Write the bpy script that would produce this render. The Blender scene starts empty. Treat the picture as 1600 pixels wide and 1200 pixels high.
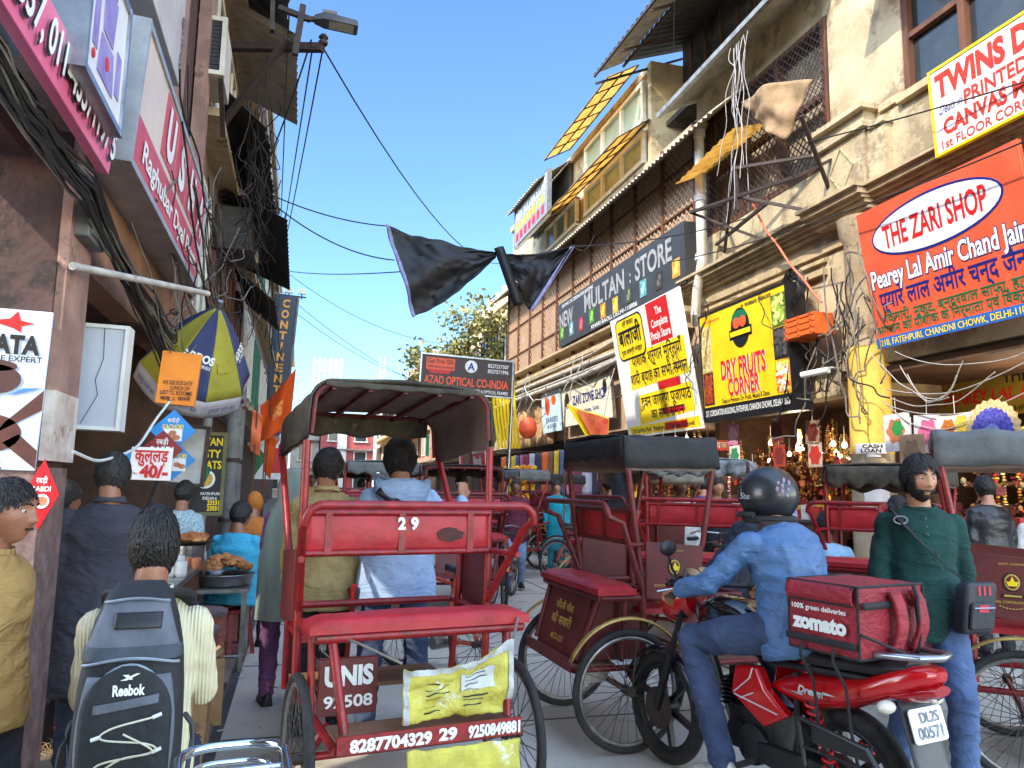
import bpy, bmesh, math, random
from mathutils import Vector, Matrix, noise
R = math.radians
V = Vector
PI = math.pi
sc = bpy.context.scene
COL = sc.collection
random.seed(7)
# ---------------------------------------------------------------- camera, sky, sun, exposure
cd = bpy.data.cameras.new('camera'); cam = bpy.data.objects.new('camera', cd); COL.objects.link(cam)
cd.sensor_width = 36; cd.lens = 36*1202/1600; cd.clip_start = .05; cd.clip_end = 2000
YAW, PITCH, ROLL = R(15.3), R(7.6), R(1.0)
fw = V((math.sin(YAW)*math.cos(PITCH), math.cos(YAW)*math.cos(PITCH), math.sin(PITCH)))
rt = V((math.cos(YAW), -math.sin(YAW), 0)); upv = rt.cross(fw)
rt2 = rt*math.cos(ROLL)+upv*math.sin(ROLL); up2 = upv*math.cos(ROLL)-rt*math.sin(ROLL)
cam.matrix_world = Matrix(((rt2.x, up2.x, -fw.x, 0), (rt2.y, up2.y, -fw.y, 0), (rt2.z, up2.z, -fw.z, 1.5), (0, 0, 0, 1)))
sc.camera = cam
wd = bpy.data.worlds.new('World'); sc.world = wd; wd.use_nodes = True
nt = wd.node_tree; bg = nt.nodes['Background']; sky = nt.nodes.new('ShaderNodeTexSky')
sky.sky_type = 'NISHITA'; sky.sun_disc = False
SUN_EL, SUN_AZ = 40, 238          # azimuth clockwise from +Y (the street runs along +Y)
sky.sun_elevation = R(SUN_EL); sky.sun_rotation = R(SUN_AZ); sky.altitude = 0
sky.air_density = 1.0; sky.dust_density = .3; sky.ozone_density = 3.0
# added tint lifts the street shade: sky boosted sunward and overhead, bluer ahead
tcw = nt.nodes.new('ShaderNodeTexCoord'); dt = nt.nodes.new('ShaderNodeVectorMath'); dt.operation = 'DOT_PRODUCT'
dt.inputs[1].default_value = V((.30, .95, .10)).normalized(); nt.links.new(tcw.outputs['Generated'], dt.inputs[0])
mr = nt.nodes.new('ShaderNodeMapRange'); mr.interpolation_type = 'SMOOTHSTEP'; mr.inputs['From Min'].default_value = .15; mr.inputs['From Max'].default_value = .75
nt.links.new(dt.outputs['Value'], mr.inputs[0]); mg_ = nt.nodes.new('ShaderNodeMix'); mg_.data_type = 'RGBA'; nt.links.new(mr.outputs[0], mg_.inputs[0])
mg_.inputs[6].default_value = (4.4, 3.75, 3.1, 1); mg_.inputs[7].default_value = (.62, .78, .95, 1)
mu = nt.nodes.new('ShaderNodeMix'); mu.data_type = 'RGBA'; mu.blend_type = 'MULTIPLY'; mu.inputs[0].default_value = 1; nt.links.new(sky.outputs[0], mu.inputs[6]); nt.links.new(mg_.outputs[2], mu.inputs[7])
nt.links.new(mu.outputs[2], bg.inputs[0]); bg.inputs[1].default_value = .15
sd = bpy.data.lights.new('sun', 'SUN'); sd.energy = 2.3; sd.angle = R(.5); sd.color = (1, .9, .74)
sun = bpy.data.objects.new('sun', sd); COL.objects.link(sun); sun.location = (-20, -20, 40)
sv = V((math.sin(R(SUN_AZ))*math.cos(R(SUN_EL)), math.cos(R(SUN_AZ))*math.cos(R(SUN_EL)), math.sin(R(SUN_EL))))
sun.rotation_euler = sv.to_track_quat('Z', 'Y').to_euler()
sc.view_settings.view_transform = 'Standard'; sc.view_settings.look = 'None'
sc.view_settings.exposure = 1.45; sc.view_settings.gamma = 1; sc.view_settings.use_curve_mapping = False
# ---------------------------------------------------------------- materials
def lin(c): return tuple(((x/255)/12.92 if x/255 <= .04045 else ((x/255+.055)/1.055)**2.4) for x in c)
MATS = {}
def mat(name, c, c2=None, rough=.65, metal=0, ns=6, bump=0, bs=40, stain=None, st=.55, emit=0, coat=0, stretch=None, detail=6, alpha=None, trans=0, fold=0, fsc=9, quilt=0):
    """Principled surface: base colour mixed with c2 by noise, optional stain patches and bump. Colours are sRGB 0-255."""
    if name in MATS: return MATS[name]
    m = bpy.data.materials.new(name); m.use_nodes = True; t = m.node_tree; b = t.nodes['Principled BSDF']
    N, L = t.nodes.new, t.links.new
    b.inputs['Roughness'].default_value = rough; b.inputs['Metallic'].default_value = metal
    if coat: b.inputs['Coat Weight'].default_value = coat
    if trans: b.inputs['Transmission Weight'].default_value = trans
    c = lin(c); tc = N('ShaderNodeTexCoord'); vec = tc.outputs['Object']
    if stretch:
        mp = N('ShaderNodeMapping'); mp.inputs['Scale'].default_value = stretch; L(vec, mp.inputs[0]); vec = mp.outputs[0]
    c2 = lin(c2) if c2 else tuple(x*.72 for x in c)
    nz = N('ShaderNodeTexNoise'); nz.inputs['Scale'].default_value = ns; nz.inputs['Detail'].default_value = detail
    nz.inputs['Roughness'].default_value = .62; L(vec, nz.inputs['Vector'])
    rp = N('ShaderNodeValToRGB'); rp.color_ramp.elements[0].position = .36; rp.color_ramp.elements[1].position = .64
    rp.color_ramp.elements[0].color = (*c, 1); rp.color_ramp.elements[1].color = (*c2, 1); L(nz.outputs[0], rp.inputs[0])
    out = rp.outputs[0]
    if stain:
        n2 = N('ShaderNodeTexNoise'); n2.inputs['Scale'].default_value = ns*.6; n2.inputs['Detail'].default_value = 9; n2.inputs['Roughness'].default_value = .75
        L(vec, n2.inputs['Vector'])
        r2 = N('ShaderNodeValToRGB'); r2.color_ramp.elements[0].position = st; r2.color_ramp.elements[1].position = st+.06; L(n2.outputs[0], r2.inputs[0])
        mx = N('ShaderNodeMix'); mx.data_type = 'RGBA'; L(r2.outputs[0], mx.inputs[0]); L(out, mx.inputs[6]); mx.inputs[7].default_value = (*lin(stain), 1); out = mx.outputs[2]
    L(out, b.inputs['Base Color'])
    if bump:
        n3 = N('ShaderNodeTexNoise'); n3.inputs['Scale'].default_value = bs; n3.inputs['Detail'].default_value = 5; L(vec, n3.inputs['Vector'])
        bp = N('ShaderNodeBump'); bp.inputs['Strength'].default_value = bump; bp.inputs['Distance'].default_value = .02; L(n3.outputs[0], bp.inputs['Height']); L(bp.outputs[0], b.inputs['Normal'])
    if fold or quilt:
        if fold:
            n4 = N('ShaderNodeTexNoise'); n4.inputs['Scale'].default_value = fsc; n4.inputs['Detail'].default_value = 3; n4.inputs['Distortion'].default_value = 1.2; mp2 = N('ShaderNodeMapping'); mp2.inputs['Scale'].default_value = (1, 1, 1.7); mp2.inputs['Rotation'].default_value = (.35, .3, 0); L(tc.outputs['Object'], mp2.inputs[0]); L(mp2.outputs[0], n4.inputs['Vector'])
            ab = N('ShaderNodeMath'); ab.operation = 'SUBTRACT'; L(n4.outputs[0], ab.inputs[0]); ab.inputs[1].default_value = .5; a2 = N('ShaderNodeMath'); a2.operation = 'ABSOLUTE'; L(ab.outputs[0], a2.inputs[0]); hsrc = a2.outputs[0]
        else:
            w4 = N('ShaderNodeTexWave'); w4.bands_direction = 'Z'; w4.inputs['Scale'].default_value = quilt; w4.inputs['Distortion'].default_value = 2.2; w4.inputs['Detail'].default_value = 1; L(tc.outputs['Object'], w4.inputs['Vector']); hsrc = w4.outputs[1]
        b4 = N('ShaderNodeBump'); b4.inputs['Strength'].default_value = fold or .9; b4.inputs['Distance'].default_value = .05 if fold else .022; L(hsrc, b4.inputs['Height'])
        prev = b.inputs['Normal'].links[0].from_socket if b.inputs['Normal'].links else None
        if prev: L(prev, b4.inputs['Normal'])
        L(b4.outputs[0], b.inputs['Normal'])
    if emit:
        b.inputs['Emission Color'].default_value = (*c, 1); b.inputs['Emission Strength'].default_value = emit
    MATS[name] = m; return m
def translucent(m, f=.5):
    """thin cloth or fibre sheet that lets part of the sunlight through"""
    t = m.node_tree; b = t.nodes['Principled BSDF']; tr = t.nodes.new('ShaderNodeBsdfTranslucent'); mx = t.nodes.new('ShaderNodeMixShader'); mx.inputs[0].default_value = f
    t.links.new(b.inputs['Base Color'].links[0].from_socket, tr.inputs[0]); t.links.new(b.outputs[0], mx.inputs[1]); t.links.new(tr.outputs[0], mx.inputs[2]); t.links.new(mx.outputs[0], t.nodes['Material Output'].inputs[0]); return m
# ---------------------------------------------------------------- mesh builder
class MB:
    def __init__(s): s.v = []; s.f = []; s.mi = []
    def add(s, vs, fs, M=None, mi=0):
        n = len(s.v); s.v += [tuple(M @ V(p)) if M else tuple(p) for p in vs]
        s.f += [tuple(i+n for i in f) for f in fs]; s.mi += [mi]*len(fs); return s
    def box(s, c, d, M=None, mi=0, rz=0, rx=0, ry=0):
        x, y, z = d[0]/2, d[1]/2, d[2]/2
        T = Matrix.Translation(c)
        if rx or ry or rz: T = T @ Matrix.Rotation(rz, 4, 'Z') @ Matrix.Rotation(ry, 4, 'Y') @ Matrix.Rotation(rx, 4, 'X')
        if M: T = M @ T
        return s.add([(-x,-y,-z),(x,-y,-z),(x,y,-z),(-x,y,-z),(-x,-y,z),(x,-y,z),(x,y,z),(-x,y,z)],
                     [(3,2,1,0),(4,5,6,7),(0,1,5,4),(1,2,6,5),(2,3,7,6),(3,0,4,7)], T, mi)
    def bx(s, a, b, mi=0):
        return s.box([(a[i]+b[i])/2 for i in range(3)], [abs(b[i]-a[i]) for i in range(3)], mi=mi)
    def bar(s, a, b, w, h, mi=0, up=(0,0,1)):
        a, b = V(a), V(b); d = b-a; L = d.length
        if L < 1e-6: return s
        y = d/L; x = y.cross(V(up))
        if x.length < 1e-4: x = y.cross(V((1,0,0)))
        x.normalize(); z = x.cross(y); c = (a+b)/2
        M = Matrix(((x.x,y.x,z.x,c.x),(x.y,y.y,z.y,c.y),(x.z,y.z,z.z,c.z),(0,0,0,1)))
        return s.box((0,0,0), (w,L,h), M, mi)
    def loft(s, rings, cap=True, closed=True, mi=0):
        n = len(rings[0]); vs = [p for r in rings for p in r]; fs = []
        for k in range(len(rings)-1):
            for i in range(n if closed else n-1):
                j = (i+1) % n; fs.append((k*n+i, k*n+j, (k+1)*n+j, (k+1)*n+i))
        if cap and closed: fs += [tuple(range(n))[::-1], tuple(range((len(rings)-1)*n, len(rings)*n))]
        return s.add(vs, fs, None, mi)
    def tube(s, pts, r, n=8, cap=True, mi=0, closed=False):
        pts = [V(p) for p in pts]; m = len(pts); rs = r if isinstance(r, (list, tuple)) else [r]*m
        rings = []; u = None
        for k in range(m):
            t = (pts[(k+1) % m]-pts[k-1]) if closed else (pts[min(k+1, m-1)]-pts[max(k-1, 0)])
            if t.length < 1e-9: t = V((0,0,1))
            t.normalize()
            if u is None:
                u = t.cross(V((0,0,1)))
                if u.length < .05: u = t.cross(V((0,1,0)))
            u = u-t*u.dot(t)
            if u.length < 1e-6: u = t.orthogonal()
            u.normalize(); w = t.cross(u)
            rings.append([tuple(pts[k]+(u*math.cos(a)+w*math.sin(a))*rs[k]) for a in [2*PI*i/n for i in range(n)]])
        if closed: rings.append(rings[0])
        return s.loft(rings, cap and not closed, True, mi)
    def cyl(s, a, b, r, n=16, mi=0, r2=None): return s.tube([a, b], [r, r if r2 is None else r2], n, mi=mi)
    def lathe(s, prof, n=24, M=None, mi=0, cap=True):
        rings = [[(r*math.cos(2*PI*i/n), r*math.sin(2*PI*i/n), z) for i in range(n)] for r, z in prof]
        k = MB().loft(rings, cap); return s.add(k.v, k.f, M, mi)
    def prism(s, poly, d0, d1, M=None, mi=0):
        n = len(poly); vs = [(x, y, d0) for x, y in poly]+[(x, y, d1) for x, y in poly]
        fs = [tuple(range(n))[::-1], tuple(range(n, 2*n))]+[(i, (i+1) % n, n+(i+1) % n, n+i) for i in range(n)]
        return s.add(vs, fs, M, mi)
    def grid(s, fn, nu, nv, mi=0, M=None):
        vs = [fn(i/nu, j/nv) for j in range(nv+1) for i in range(nu+1)]
        return s.add(vs, [(j*(nu+1)+i, j*(nu+1)+i+1, (j+1)*(nu+1)+i+1, (j+1)*(nu+1)+i) for j in range(nv) for i in range(nu)], M, mi)
    def ball(s, c, r, n=12, M=None, mi=0):
        r = r if isinstance(r, (list, tuple)) else (r, r, r); rings = []
        for k in range(n//2+1):
            a = -PI/2+PI*k/(n//2); q = max(math.cos(a), .02)
            rings.append([(c[0]+r[0]*q*math.cos(2*PI*i/n), c[1]+r[1]*q*math.sin(2*PI*i/n), c[2]+r[2]*math.sin(a)) for i in range(n)])
        k = MB().loft(rings); return s.add(k.v, k.f, M, mi)
    def mesh(s, name, mats, smooth=True):
        me = bpy.data.meshes.new(name); me.from_pydata(s.v, [], s.f)
        for m in (mats if isinstance(mats, (list, tuple)) else [mats]): me.materials.append(m)
        me.polygons.foreach_set('material_index', s.mi); me.update()
        if smooth:
            me.polygons.foreach_set('use_smooth', [True]*len(me.polygons)); me.set_sharp_from_angle(angle=R(38))
        return me
    def build(s, name, m, parent=None, smooth=True, bevel=0, thick=0, kind=None):
        me = s.mesh(name, m, smooth); o = bpy.data.objects.new(name, me); COL.objects.link(o)
        if parent: o.parent = parent
        if thick:
            md = o.modifiers.new('solid', 'SOLIDIFY'); md.thickness = thick; md.offset = 0
        if bevel:
            md = o.modifiers.new('bevel', 'BEVEL'); md.width = bevel; md.segments = 2; md.limit_method = 'ANGLE'; md.angle_limit = R(40); md.harden_normals = False
        if kind: o['kind'] = kind
        return o
def frame(o, x, y, z):
    x, y, z = V(x).normalized(), V(y).normalized(), V(z).normalized()
    return Matrix(((x.x,y.x,z.x,o[0]),(x.y,y.y,z.y,o[1]),(x.z,y.z,z.z,o[2]),(0,0,0,1)))
def tag(o, label, cat, group=None):
    o['label'] = label; o['category'] = cat
    if group: o['group'] = group
    return o
def thing(name, label, cat, loc=(0,0,0), rz=0, group=None, M=None):
    o = bpy.data.objects.new(name, None); COL.objects.link(o); o.empty_display_size = .1
    if M is not None: o.matrix_world = M
    else: o.location = loc; o.rotation_euler = (0, 0, rz)
    return tag(o, label, cat, group)
KIDS = {}
def copy_tree(o, parent=None):
    c = o.copy(); COL.objects.link(c); c.parent = parent
    for ch in [k for k in bpy.data.objects if k.parent == o]: copy_tree(ch, c)
    return c
def dup(o, label, loc=None, rz=None, scale=None, group=None, M=None):
    c = copy_tree(o); c['label'] = label
    if M is not None: c.matrix_world = M
    if loc is not None: c.location = loc
    if rz is not None: c.rotation_euler = (0, 0, rz)
    if scale is not None: c.scale = (scale,)*3 if not isinstance(scale, (tuple, list)) else scale
    if group: c['group'] = group
    return c
def bake(o, drop=True):
    """apply the modifiers of o into a plain mesh"""
    dg = bpy.context.evaluated_depsgraph_get(); me = bpy.data.meshes.new_from_object(o.evaluated_get(dg))
    o.modifiers.clear(); old = o.data; o.data = me; return o
# ---------------------------------------------------------------- lettering
def dev(t):
    out = []
    for ch in t:
        if ch == '\u093f':
            k = len(out)-1
            while k >= 2 and out[k-1] == '\u094d': k -= 2
            out.insert(max(k, 0), ch)
        else: out.append(ch)
    return ''.join(out)
_tc = {}
def textmesh(t, bold):
    key = (t, bold)
    if key in _tc: return _tc[key]
    isd = any(ord(c) > 0x900 for c in t)
    cu = bpy.data.curves.new('lettering', 'FONT'); cu.body = dev(t) if isd else t; cu.size = 1; cu.resolution_u = 3
    if bold and not isd: cu.offset = .012*bold
    o = bpy.data.objects.new('lettering', cu); COL.objects.link(o); bpy.context.view_layer.update()
    me = bpy.data.meshes.new_from_object(o.evaluated_get(bpy.context.evaluated_depsgraph_get()))
    vs = [tuple(v.co) for v in me.vertices]; fs = [tuple(p.vertices) for p in me.polygons]
    bpy.data.objects.remove(o); bpy.data.curves.remove(cu); bpy.data.meshes.remove(me)
    if bold and isd:
        V0, F0 = vs, fs; vs, fs = [], []; d = .014*bold
        for k, (dx, dy) in enumerate(((-d, -d), (d, -d), (-d, d), (d, d))):
            n = len(vs); vs += [(x+dx, y+dy, z+k*.0006) for x, y, z in V0]; fs += [tuple(i+n for i in f) for f in F0]
    _tc[key] = (vs, fs); return vs, fs
def put_text(mb, t, cx, cy, h, w=None, z=.004, bold=1, M=None, mi=0, shear=0, rot=0, align='C'):
    """text of cap height about h, centred at (cx,cy) in sign space, squeezed to width w if given"""
    vs, fs = textmesh(t, bold)
    if not vs: return mb
    x0 = min(p[0] for p in vs); x1 = max(p[0] for p in vs)
    isd = any(ord(c) > 0x900 for c in t); base = .95 if isd else .70
    s = h/base; sx = s if w is None else w/(x1-x0)
    mid = (x0+x1)/2 if align == 'C' else (x0 if align == 'L' else x1); my = .30 if isd else .35
    ca, sa = math.cos(rot), math.sin(rot); pts = []
    for x, y, zz in vs:
        X = (x-mid)*sx+shear*(y-my)*s; Y = (y-my)*s
        pts.append((cx+X*ca-Y*sa, cy+X*sa+Y*ca, z+zz))
    return mb.add(pts, fs, M, mi)
def rrect(w, h, r, n=4, cx=0, cy=0):
    p = []
    for (sx, sy, a0) in ((1, 1, 0), (-1, 1, 90), (-1, -1, 180), (1, -1, 270)):
        for k in range(n+1):
            a = R(a0+90*k/n); p.append((cx+sx*(w/2-r)+r*math.cos(a), cy+sy*(h/2-r)+r*math.sin(a)))
    return p
def ell(rx, ry, n=32, cx=0, cy=0): return [(cx+rx*math.cos(2*PI*i/n), cy+ry*math.sin(2*PI*i/n)) for i in range(n)]
def nz(x, y=0, z=0): return noise.noise(V((x, y, z)))
def rnd(a, b): return random.uniform(a, b)
# colours used everywhere
M_red = mat('red_paint', (148, 24, 27), (116, 18, 21), rough=.42, ns=20, stain=(70, 42, 36), st=.575, bump=.12)
M_dred = mat('dull_red_paint', (112, 26, 24), (84, 22, 20), rough=.5, ns=18, stain=(58, 40, 36), st=.56, bump=.12)
M_white = mat('white_enamel', (214, 214, 208), (196, 196, 190), rough=.45, ns=5)
M_ink = mat('black_ink', (20, 20, 24), rough=.5)
M_wt = mat('white_ink', (232, 232, 228), (220, 220, 216), rough=.5)
M_yel = mat('yellow_ink', (246, 214, 20), (238, 200, 12), rough=.5, ns=3)
M_rink = mat('red_ink', (206, 28, 30), (190, 22, 26), rough=.5)
M_blue = mat('blue_ink', (24, 34, 120), rough=.5)
M_grn = mat('green_ink', (16, 110, 70), rough=.5)
M_org = mat('orange_ink', (238, 90, 44), (226, 80, 40), rough=.5, ns=4)
M_wire = mat('black_cable', (22, 22, 24), (34, 33, 32), rough=.6)
M_gwire = mat('grey_cable', (120, 112, 100), (80, 76, 70), rough=.6)
M_steel = mat('steel', (170, 172, 174), (140, 142, 146), rough=.32, metal=.9, ns=8)
M_chrome = mat('chrome', (205, 215, 220), rough=.14, metal=1)
M_tyre = mat('tyre_rubber', (26, 26, 27), (44, 42, 40), rough=.8, ns=20, bump=.2, bs=120)
M_black = mat('black_plastic', (18, 18, 20), (28, 28, 30), rough=.45, ns=10)
M_iron = mat('rusty_iron', (70, 52, 44), (44, 36, 34), rough=.7, ns=14, bump=.2)
M_glass = mat('dark_glass', (34, 40, 44), (52, 58, 58), rough=.15, ns=2)
M_wood = mat('brown_wood', (110, 70, 48), (84, 54, 38), rough=.65, ns=6, stretch=(1, 1, .2), bump=.15)
M_conc = mat('grey_concrete', (128, 124, 116), (98, 94, 88), rough=.85, ns=3, bump=.3, bs=30, stain=(70, 66, 62), st=.6)
# ================================================================ GROUND
M_road = mat('worn_concrete_road', (192, 183, 168), (168, 160, 146), rough=.82, ns=.7, stain=(132, 124, 114), st=.535, bump=.3, bs=22, detail=12)
g = MB(); g.grid(lambda u, v: (-150+300*u, -30+430*v, -.004), 30, 40); g.build('ground', mat('dusty_ground', (122, 116, 108), (100, 96, 90), rough=.9, ns=.5), kind='structure')
g = MB(); g.grid(lambda u, v: (-.42+8.5*u, -12+132*v, 0), 10, 60); g.build('road', M_road, kind='structure')
g = MB()
for k in range(1, 17):
    y = 1.2+k*1.9
    g.box((3.8, y, .0015), (8.3, .018, .003))
g.bx((-.42, -2, .001), (-.36, 60, .004)); g.bx((3.6, -2, .0005), (3.62, 40, .0035))
g.build('road_joints', mat('dirt_joint', (78, 74, 70), (64, 60, 58), rough=.95), kind='structure')
g = MB(); g.bx((-5, -4, -.02), (-.43, 60, .02)); g.build('pavement', mat('dirty_paving', (134, 122, 112), (106, 96, 88), rough=.9, ns=2.5, bump=.3, bs=30, stain=(56, 50, 48), st=.55), kind='structure')
g = MB(); g.bx((7.55, -4, -.02), (14, 60, .12)); g.build('pavement_kerb', mat('shop_step', (140, 130, 116), (110, 100, 92), rough=.85, ns=3, bump=.2), kind='structure')
M_litter = mat('paper_litter', (205, 200, 190), (180, 172, 160))
g = MB()
for k in range(260):
    x, y = rnd(-.3, 7.2), rnd(3.6, 22); s = rnd(.008, .03)
    if k < 40: x, y = rnd(-.4, .0), rnd(4.5, 16)
    g.box((x, y, .006), (s*2, s, .002), rz=rnd(0, 3))
o = g.build('litter', M_litter); o['kind'] = 'stuff'
# ================================================================ RIGHT BUILDINGS
M_plas = mat('ochre_plaster', (192, 176, 142), (164, 148, 116), rough=.9, ns=1.6, stain=(140, 124, 98), st=.52, bump=.5, bs=14, detail=10)
M_corn = mat('cornice_stone', (190, 170, 132), (160, 140, 108), rough=.85, ns=4, stain=(110, 92, 72), st=.58, bump=.3)
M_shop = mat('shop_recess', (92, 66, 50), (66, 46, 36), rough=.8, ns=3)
M_corr = mat('corrugated_sheet', (182, 174, 154), (150, 140, 120), rough=.5, metal=.15, ns=3, stain=(112, 84, 62), st=.6)
M_dcorr = mat('sooty_sheet', (66, 60, 54), (44, 42, 40), rough=.7, ns=3, stain=(92, 70, 54), st=.6)
M_latt = mat('lattice_wood', (196, 164, 132), (168, 138, 110), rough=.8, ns=4)
M_lback = mat('lattice_backing', (190, 162, 134), (158, 134, 110), rough=.9, ns=1.2)
M_yaw = mat('amber_fibre_sheet', (198, 150, 66), (168, 118, 50), rough=.5, ns=4)
translucent(M_yaw, .6)
M_wfr = mat('cream_frame', (226, 220, 200), (204, 196, 176), rough=.6)
M_gpane = mat('pale_green_glass', (150, 168, 150), (128, 146, 132), rough=.2, ns=1.5)
M_ycol = mat('yellow_limewash', (226, 186, 84), (204, 160, 66), rough=.8, ns=2.5, bump=.3, bs=18, stain=(170, 140, 100), st=.6)
M_bcol = mat('bare_column', (176, 158, 128), (150, 132, 106), rough=.85, ns=5, bump=.3, stain=(120, 104, 84), st=.56)
M_paper = mat('torn_paper', (206, 204, 206), (186, 184, 190), rough=.8, ns=9, stain=(150, 110, 120), st=.6)
def corrugated(mb, p0, p1, q0, q1, n, amp=.03):
    """sheet from edge p0-p1 to edge q0-q1 with n ridges running from p to q"""
    p0, p1, q0, q1 = map(V, (p0, p1, q0, q1)); nv = 3
    nrm = (p1-p0).cross(q0-p0).normalized(); N = n*4
    mb.grid(lambda u, v: (p0.lerp(p1, u)).lerp(q0.lerp(q1, u), v)+nrm*amp*math.sin(u*n*2*PI), N, nv)
def lattice(mb, y0, y1, z0, z1, X, step=.21, w=.022):
    """crossing diagonal laths on the plane x=X, clipped to the rectangle"""
    L, H = y1-y0, z1-z0
    for sgn in (1, -1):
        k = -H if sgn > 0 else 0
        while k < (L if sgn > 0 else L+H):
            # y = k + sgn*z
            za, zb = 0, H; ya, yb = k, k+sgn*H
            def clip(y): return y
            pts = []
            for z, y in ((0, ya), (H, yb)): pts.append((y, z))
            (a, za), (b, zb) = pts
            # clip in y to [0,L]
            t0, t1 = 0, 1; dy = b-a
            for lim, s in ((0, 1), (L, -1)):
                fa, fb = s*(a-lim), s*(b-lim)
                if fa < 0 and fb < 0: t0, t1 = 1, 0; break
                if fa < 0: t0 = max(t0, fa/(fa-fb))
                elif fb < 0: t1 = min(t1, fa/(fa-fb))
            if t1 > t0: 
                xx = X-(.012 if sgn > 0 else 0)
                mb.bar((xx, y0+a+dy*t0, z0+H*t0), (xx, y0+a+dy*t1, z0+H*t1), w, .01, up=(1, 0, 0))
            k += step
b = thing('plaster_building', 'old ochre plaster building with a banded stone cornice, pilaster and brown framed window', 'building', (8, 9, 0))
def part(name, mb, m, parent, **k):
    o = mb.build(name, m, None, **k); o.parent = parent; o.matrix_parent_inverse = parent.matrix_world.inverted(); return o
bpy.context.view_layer.update()
w = MB()
w.bx((8, 2, 3.35), (8.4, 10, 7.1)); w.bx((8, 8.45, 7.1), (8.4, 10, 12.4)); w.bx((8, 2, 9.4), (8.4, 8.45, 12.4)); w.bx((8, 2, 7.1), (8.4, 4.6, 9.4))
w.bx((8, 10, 3.0), (8.4, 14.3, 6.75)); w.bx((8, 10, 9.3), (8.4, 14.3, 10.6)); w.bx((8, 13.9, 6.75), (8.4, 14.3, 9.3))
w.bx((8.3, 8.45, 7.1), (14, 8.7, 12.4)); w.bx((8.4, 9.8, 3.0), (14, 10, 10.6))
part('wall', w, M_plas, b)
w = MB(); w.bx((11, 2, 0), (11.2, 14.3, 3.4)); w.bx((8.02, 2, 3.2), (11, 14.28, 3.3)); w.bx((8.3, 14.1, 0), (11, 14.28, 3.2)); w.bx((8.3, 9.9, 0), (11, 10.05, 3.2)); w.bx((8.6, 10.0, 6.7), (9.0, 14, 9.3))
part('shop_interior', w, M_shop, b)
w = MB()
for k, (z, d, h) in enumerate(((5.6, .10, .07), (5.67, .17, .06), (5.73, .24, .05), (5.78, .32, .09), (5.87, .40, .06))):
    w.bx((8-d, 2, z), (8, 8.95, z+h-.006)); w.bx((8-d-.16, 8.95-.02*k, z), (8, 10.15+.02*k, z+h-.004)); w.bx((8-d, 10.16, z), (8, 14.6, z+h-.006))
part('cornice', w, M_corn, b)
w = MB(); w.bx((7.94, 2, 5.3), (8, 14.3, 5.42)); w.bx((7.9, 10.2, 4.95), (8, 14.3, 5.05)); w.bx((7.93, 10.2, 5.16), (8, 14.3, 5.22))
part('string_course', w, M_corn, b)
w = MB(); w.bx((7.8, 9.05, 5.94), (8, 10.05, 6.86)); w.bx((7.72, 8.97, 6.86), (8, 10.13, 6.93)); w.bx((7.77, 9.01, 6.93), (8, 10.09, 7.12)); w.bx((7.66, 8.92, 7.12), (8, 10.18, 7.2)); w.bx((7.85, 8.7, 5.94), (8, 9.04, 6.8)); w.bx((7.8, 8.66, 6.8), (8, 8.96, 6.88))
part('pilaster', w, M_plas, b)
w = MB()
for a, c in (((9.55, 6.05), (9.82, 6.4)), ((9.82, 6.4), (9.55, 6.75)), ((9.55, 6.75), (9.28, 6.4)), ((9.28, 6.4), (9.55, 6.05))): w.bar((7.79, a[0], a[1]), (7.79, c[0], c[1]), .022, .022)
part('diamond_relief', w, M_corn, b)
w = MB(); w.bx((7.9, 4.5, 6.98), (8.1, 8.5, 7.09)); w.bx((7.95, 8.47, 7.05), (8.05, 8.9, 7.16))
part('sill', w, M_corn, b)
wf = MB()
for y in (4.62, 5.55, 6.5, 7.45, 8.4): wf.bx((8.02, y-.05, 7.1), (8.14, y+.05, 9.4))
for z in (7.13, 7.95, 9.36): wf.bx((8.03, 4.6, z-.04), (8.13, 8.44, z+.04))
fr = part('window', wf, M_wood, b)
pn = MB(); pn.bx((8.12, 4.62, 7.1), (8.15, 8.43, 9.38)); o = part('pane', pn, M_glass, fr)
w = MB(); corrugated(w, (7.2, 4.4, 9.1), (7.2, 8.7, 8.85), (8.0, 4.4, 9.5), (8.0, 8.7, 9.45), 16, .02); part('window_awning', w, M_yaw, b)
# column carrying the corner
c = MB(); c.lathe([(.30, 0), (.30, 1.0), (.29, 1.95)], 28, Matrix.Translation((7.95, 9.33, .1))); part('column_foot', c, M_bcol, b)
c = MB(); c.lathe([(.292, 1.9), (.285, 3.45)], 28, Matrix.Translation((7.95, 9.33, .15))); part('column_shaft', c, M_ycol, b)
c = MB(); c.lathe([(.27, 3.4), (.27, 5.0), (.33, 5.1), (.36, 5.35)], 28, Matrix.Translation((7.95, 9.33, .2))); part('column_top', c, M_bcol, b)
c = MB()
for (z, h, a0, a1) in ((1.75, .12, 200, 290), (1.35, .3, 205, 270), (1.05, .26, 190, 280), (1.5, .2, 215, 260), (2.0, .05, 215, 250)):
    c.grid(lambda u, v: (7.95+.306*math.cos(R(a0+(a1-a0)*u)), 9.33+.306*math.sin(R(a0+(a1-a0)*u)), z+h*v+.01*nz(u*9, z)), 10, 2)
po = part('torn_poster', c, M_paper, b)
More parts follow.
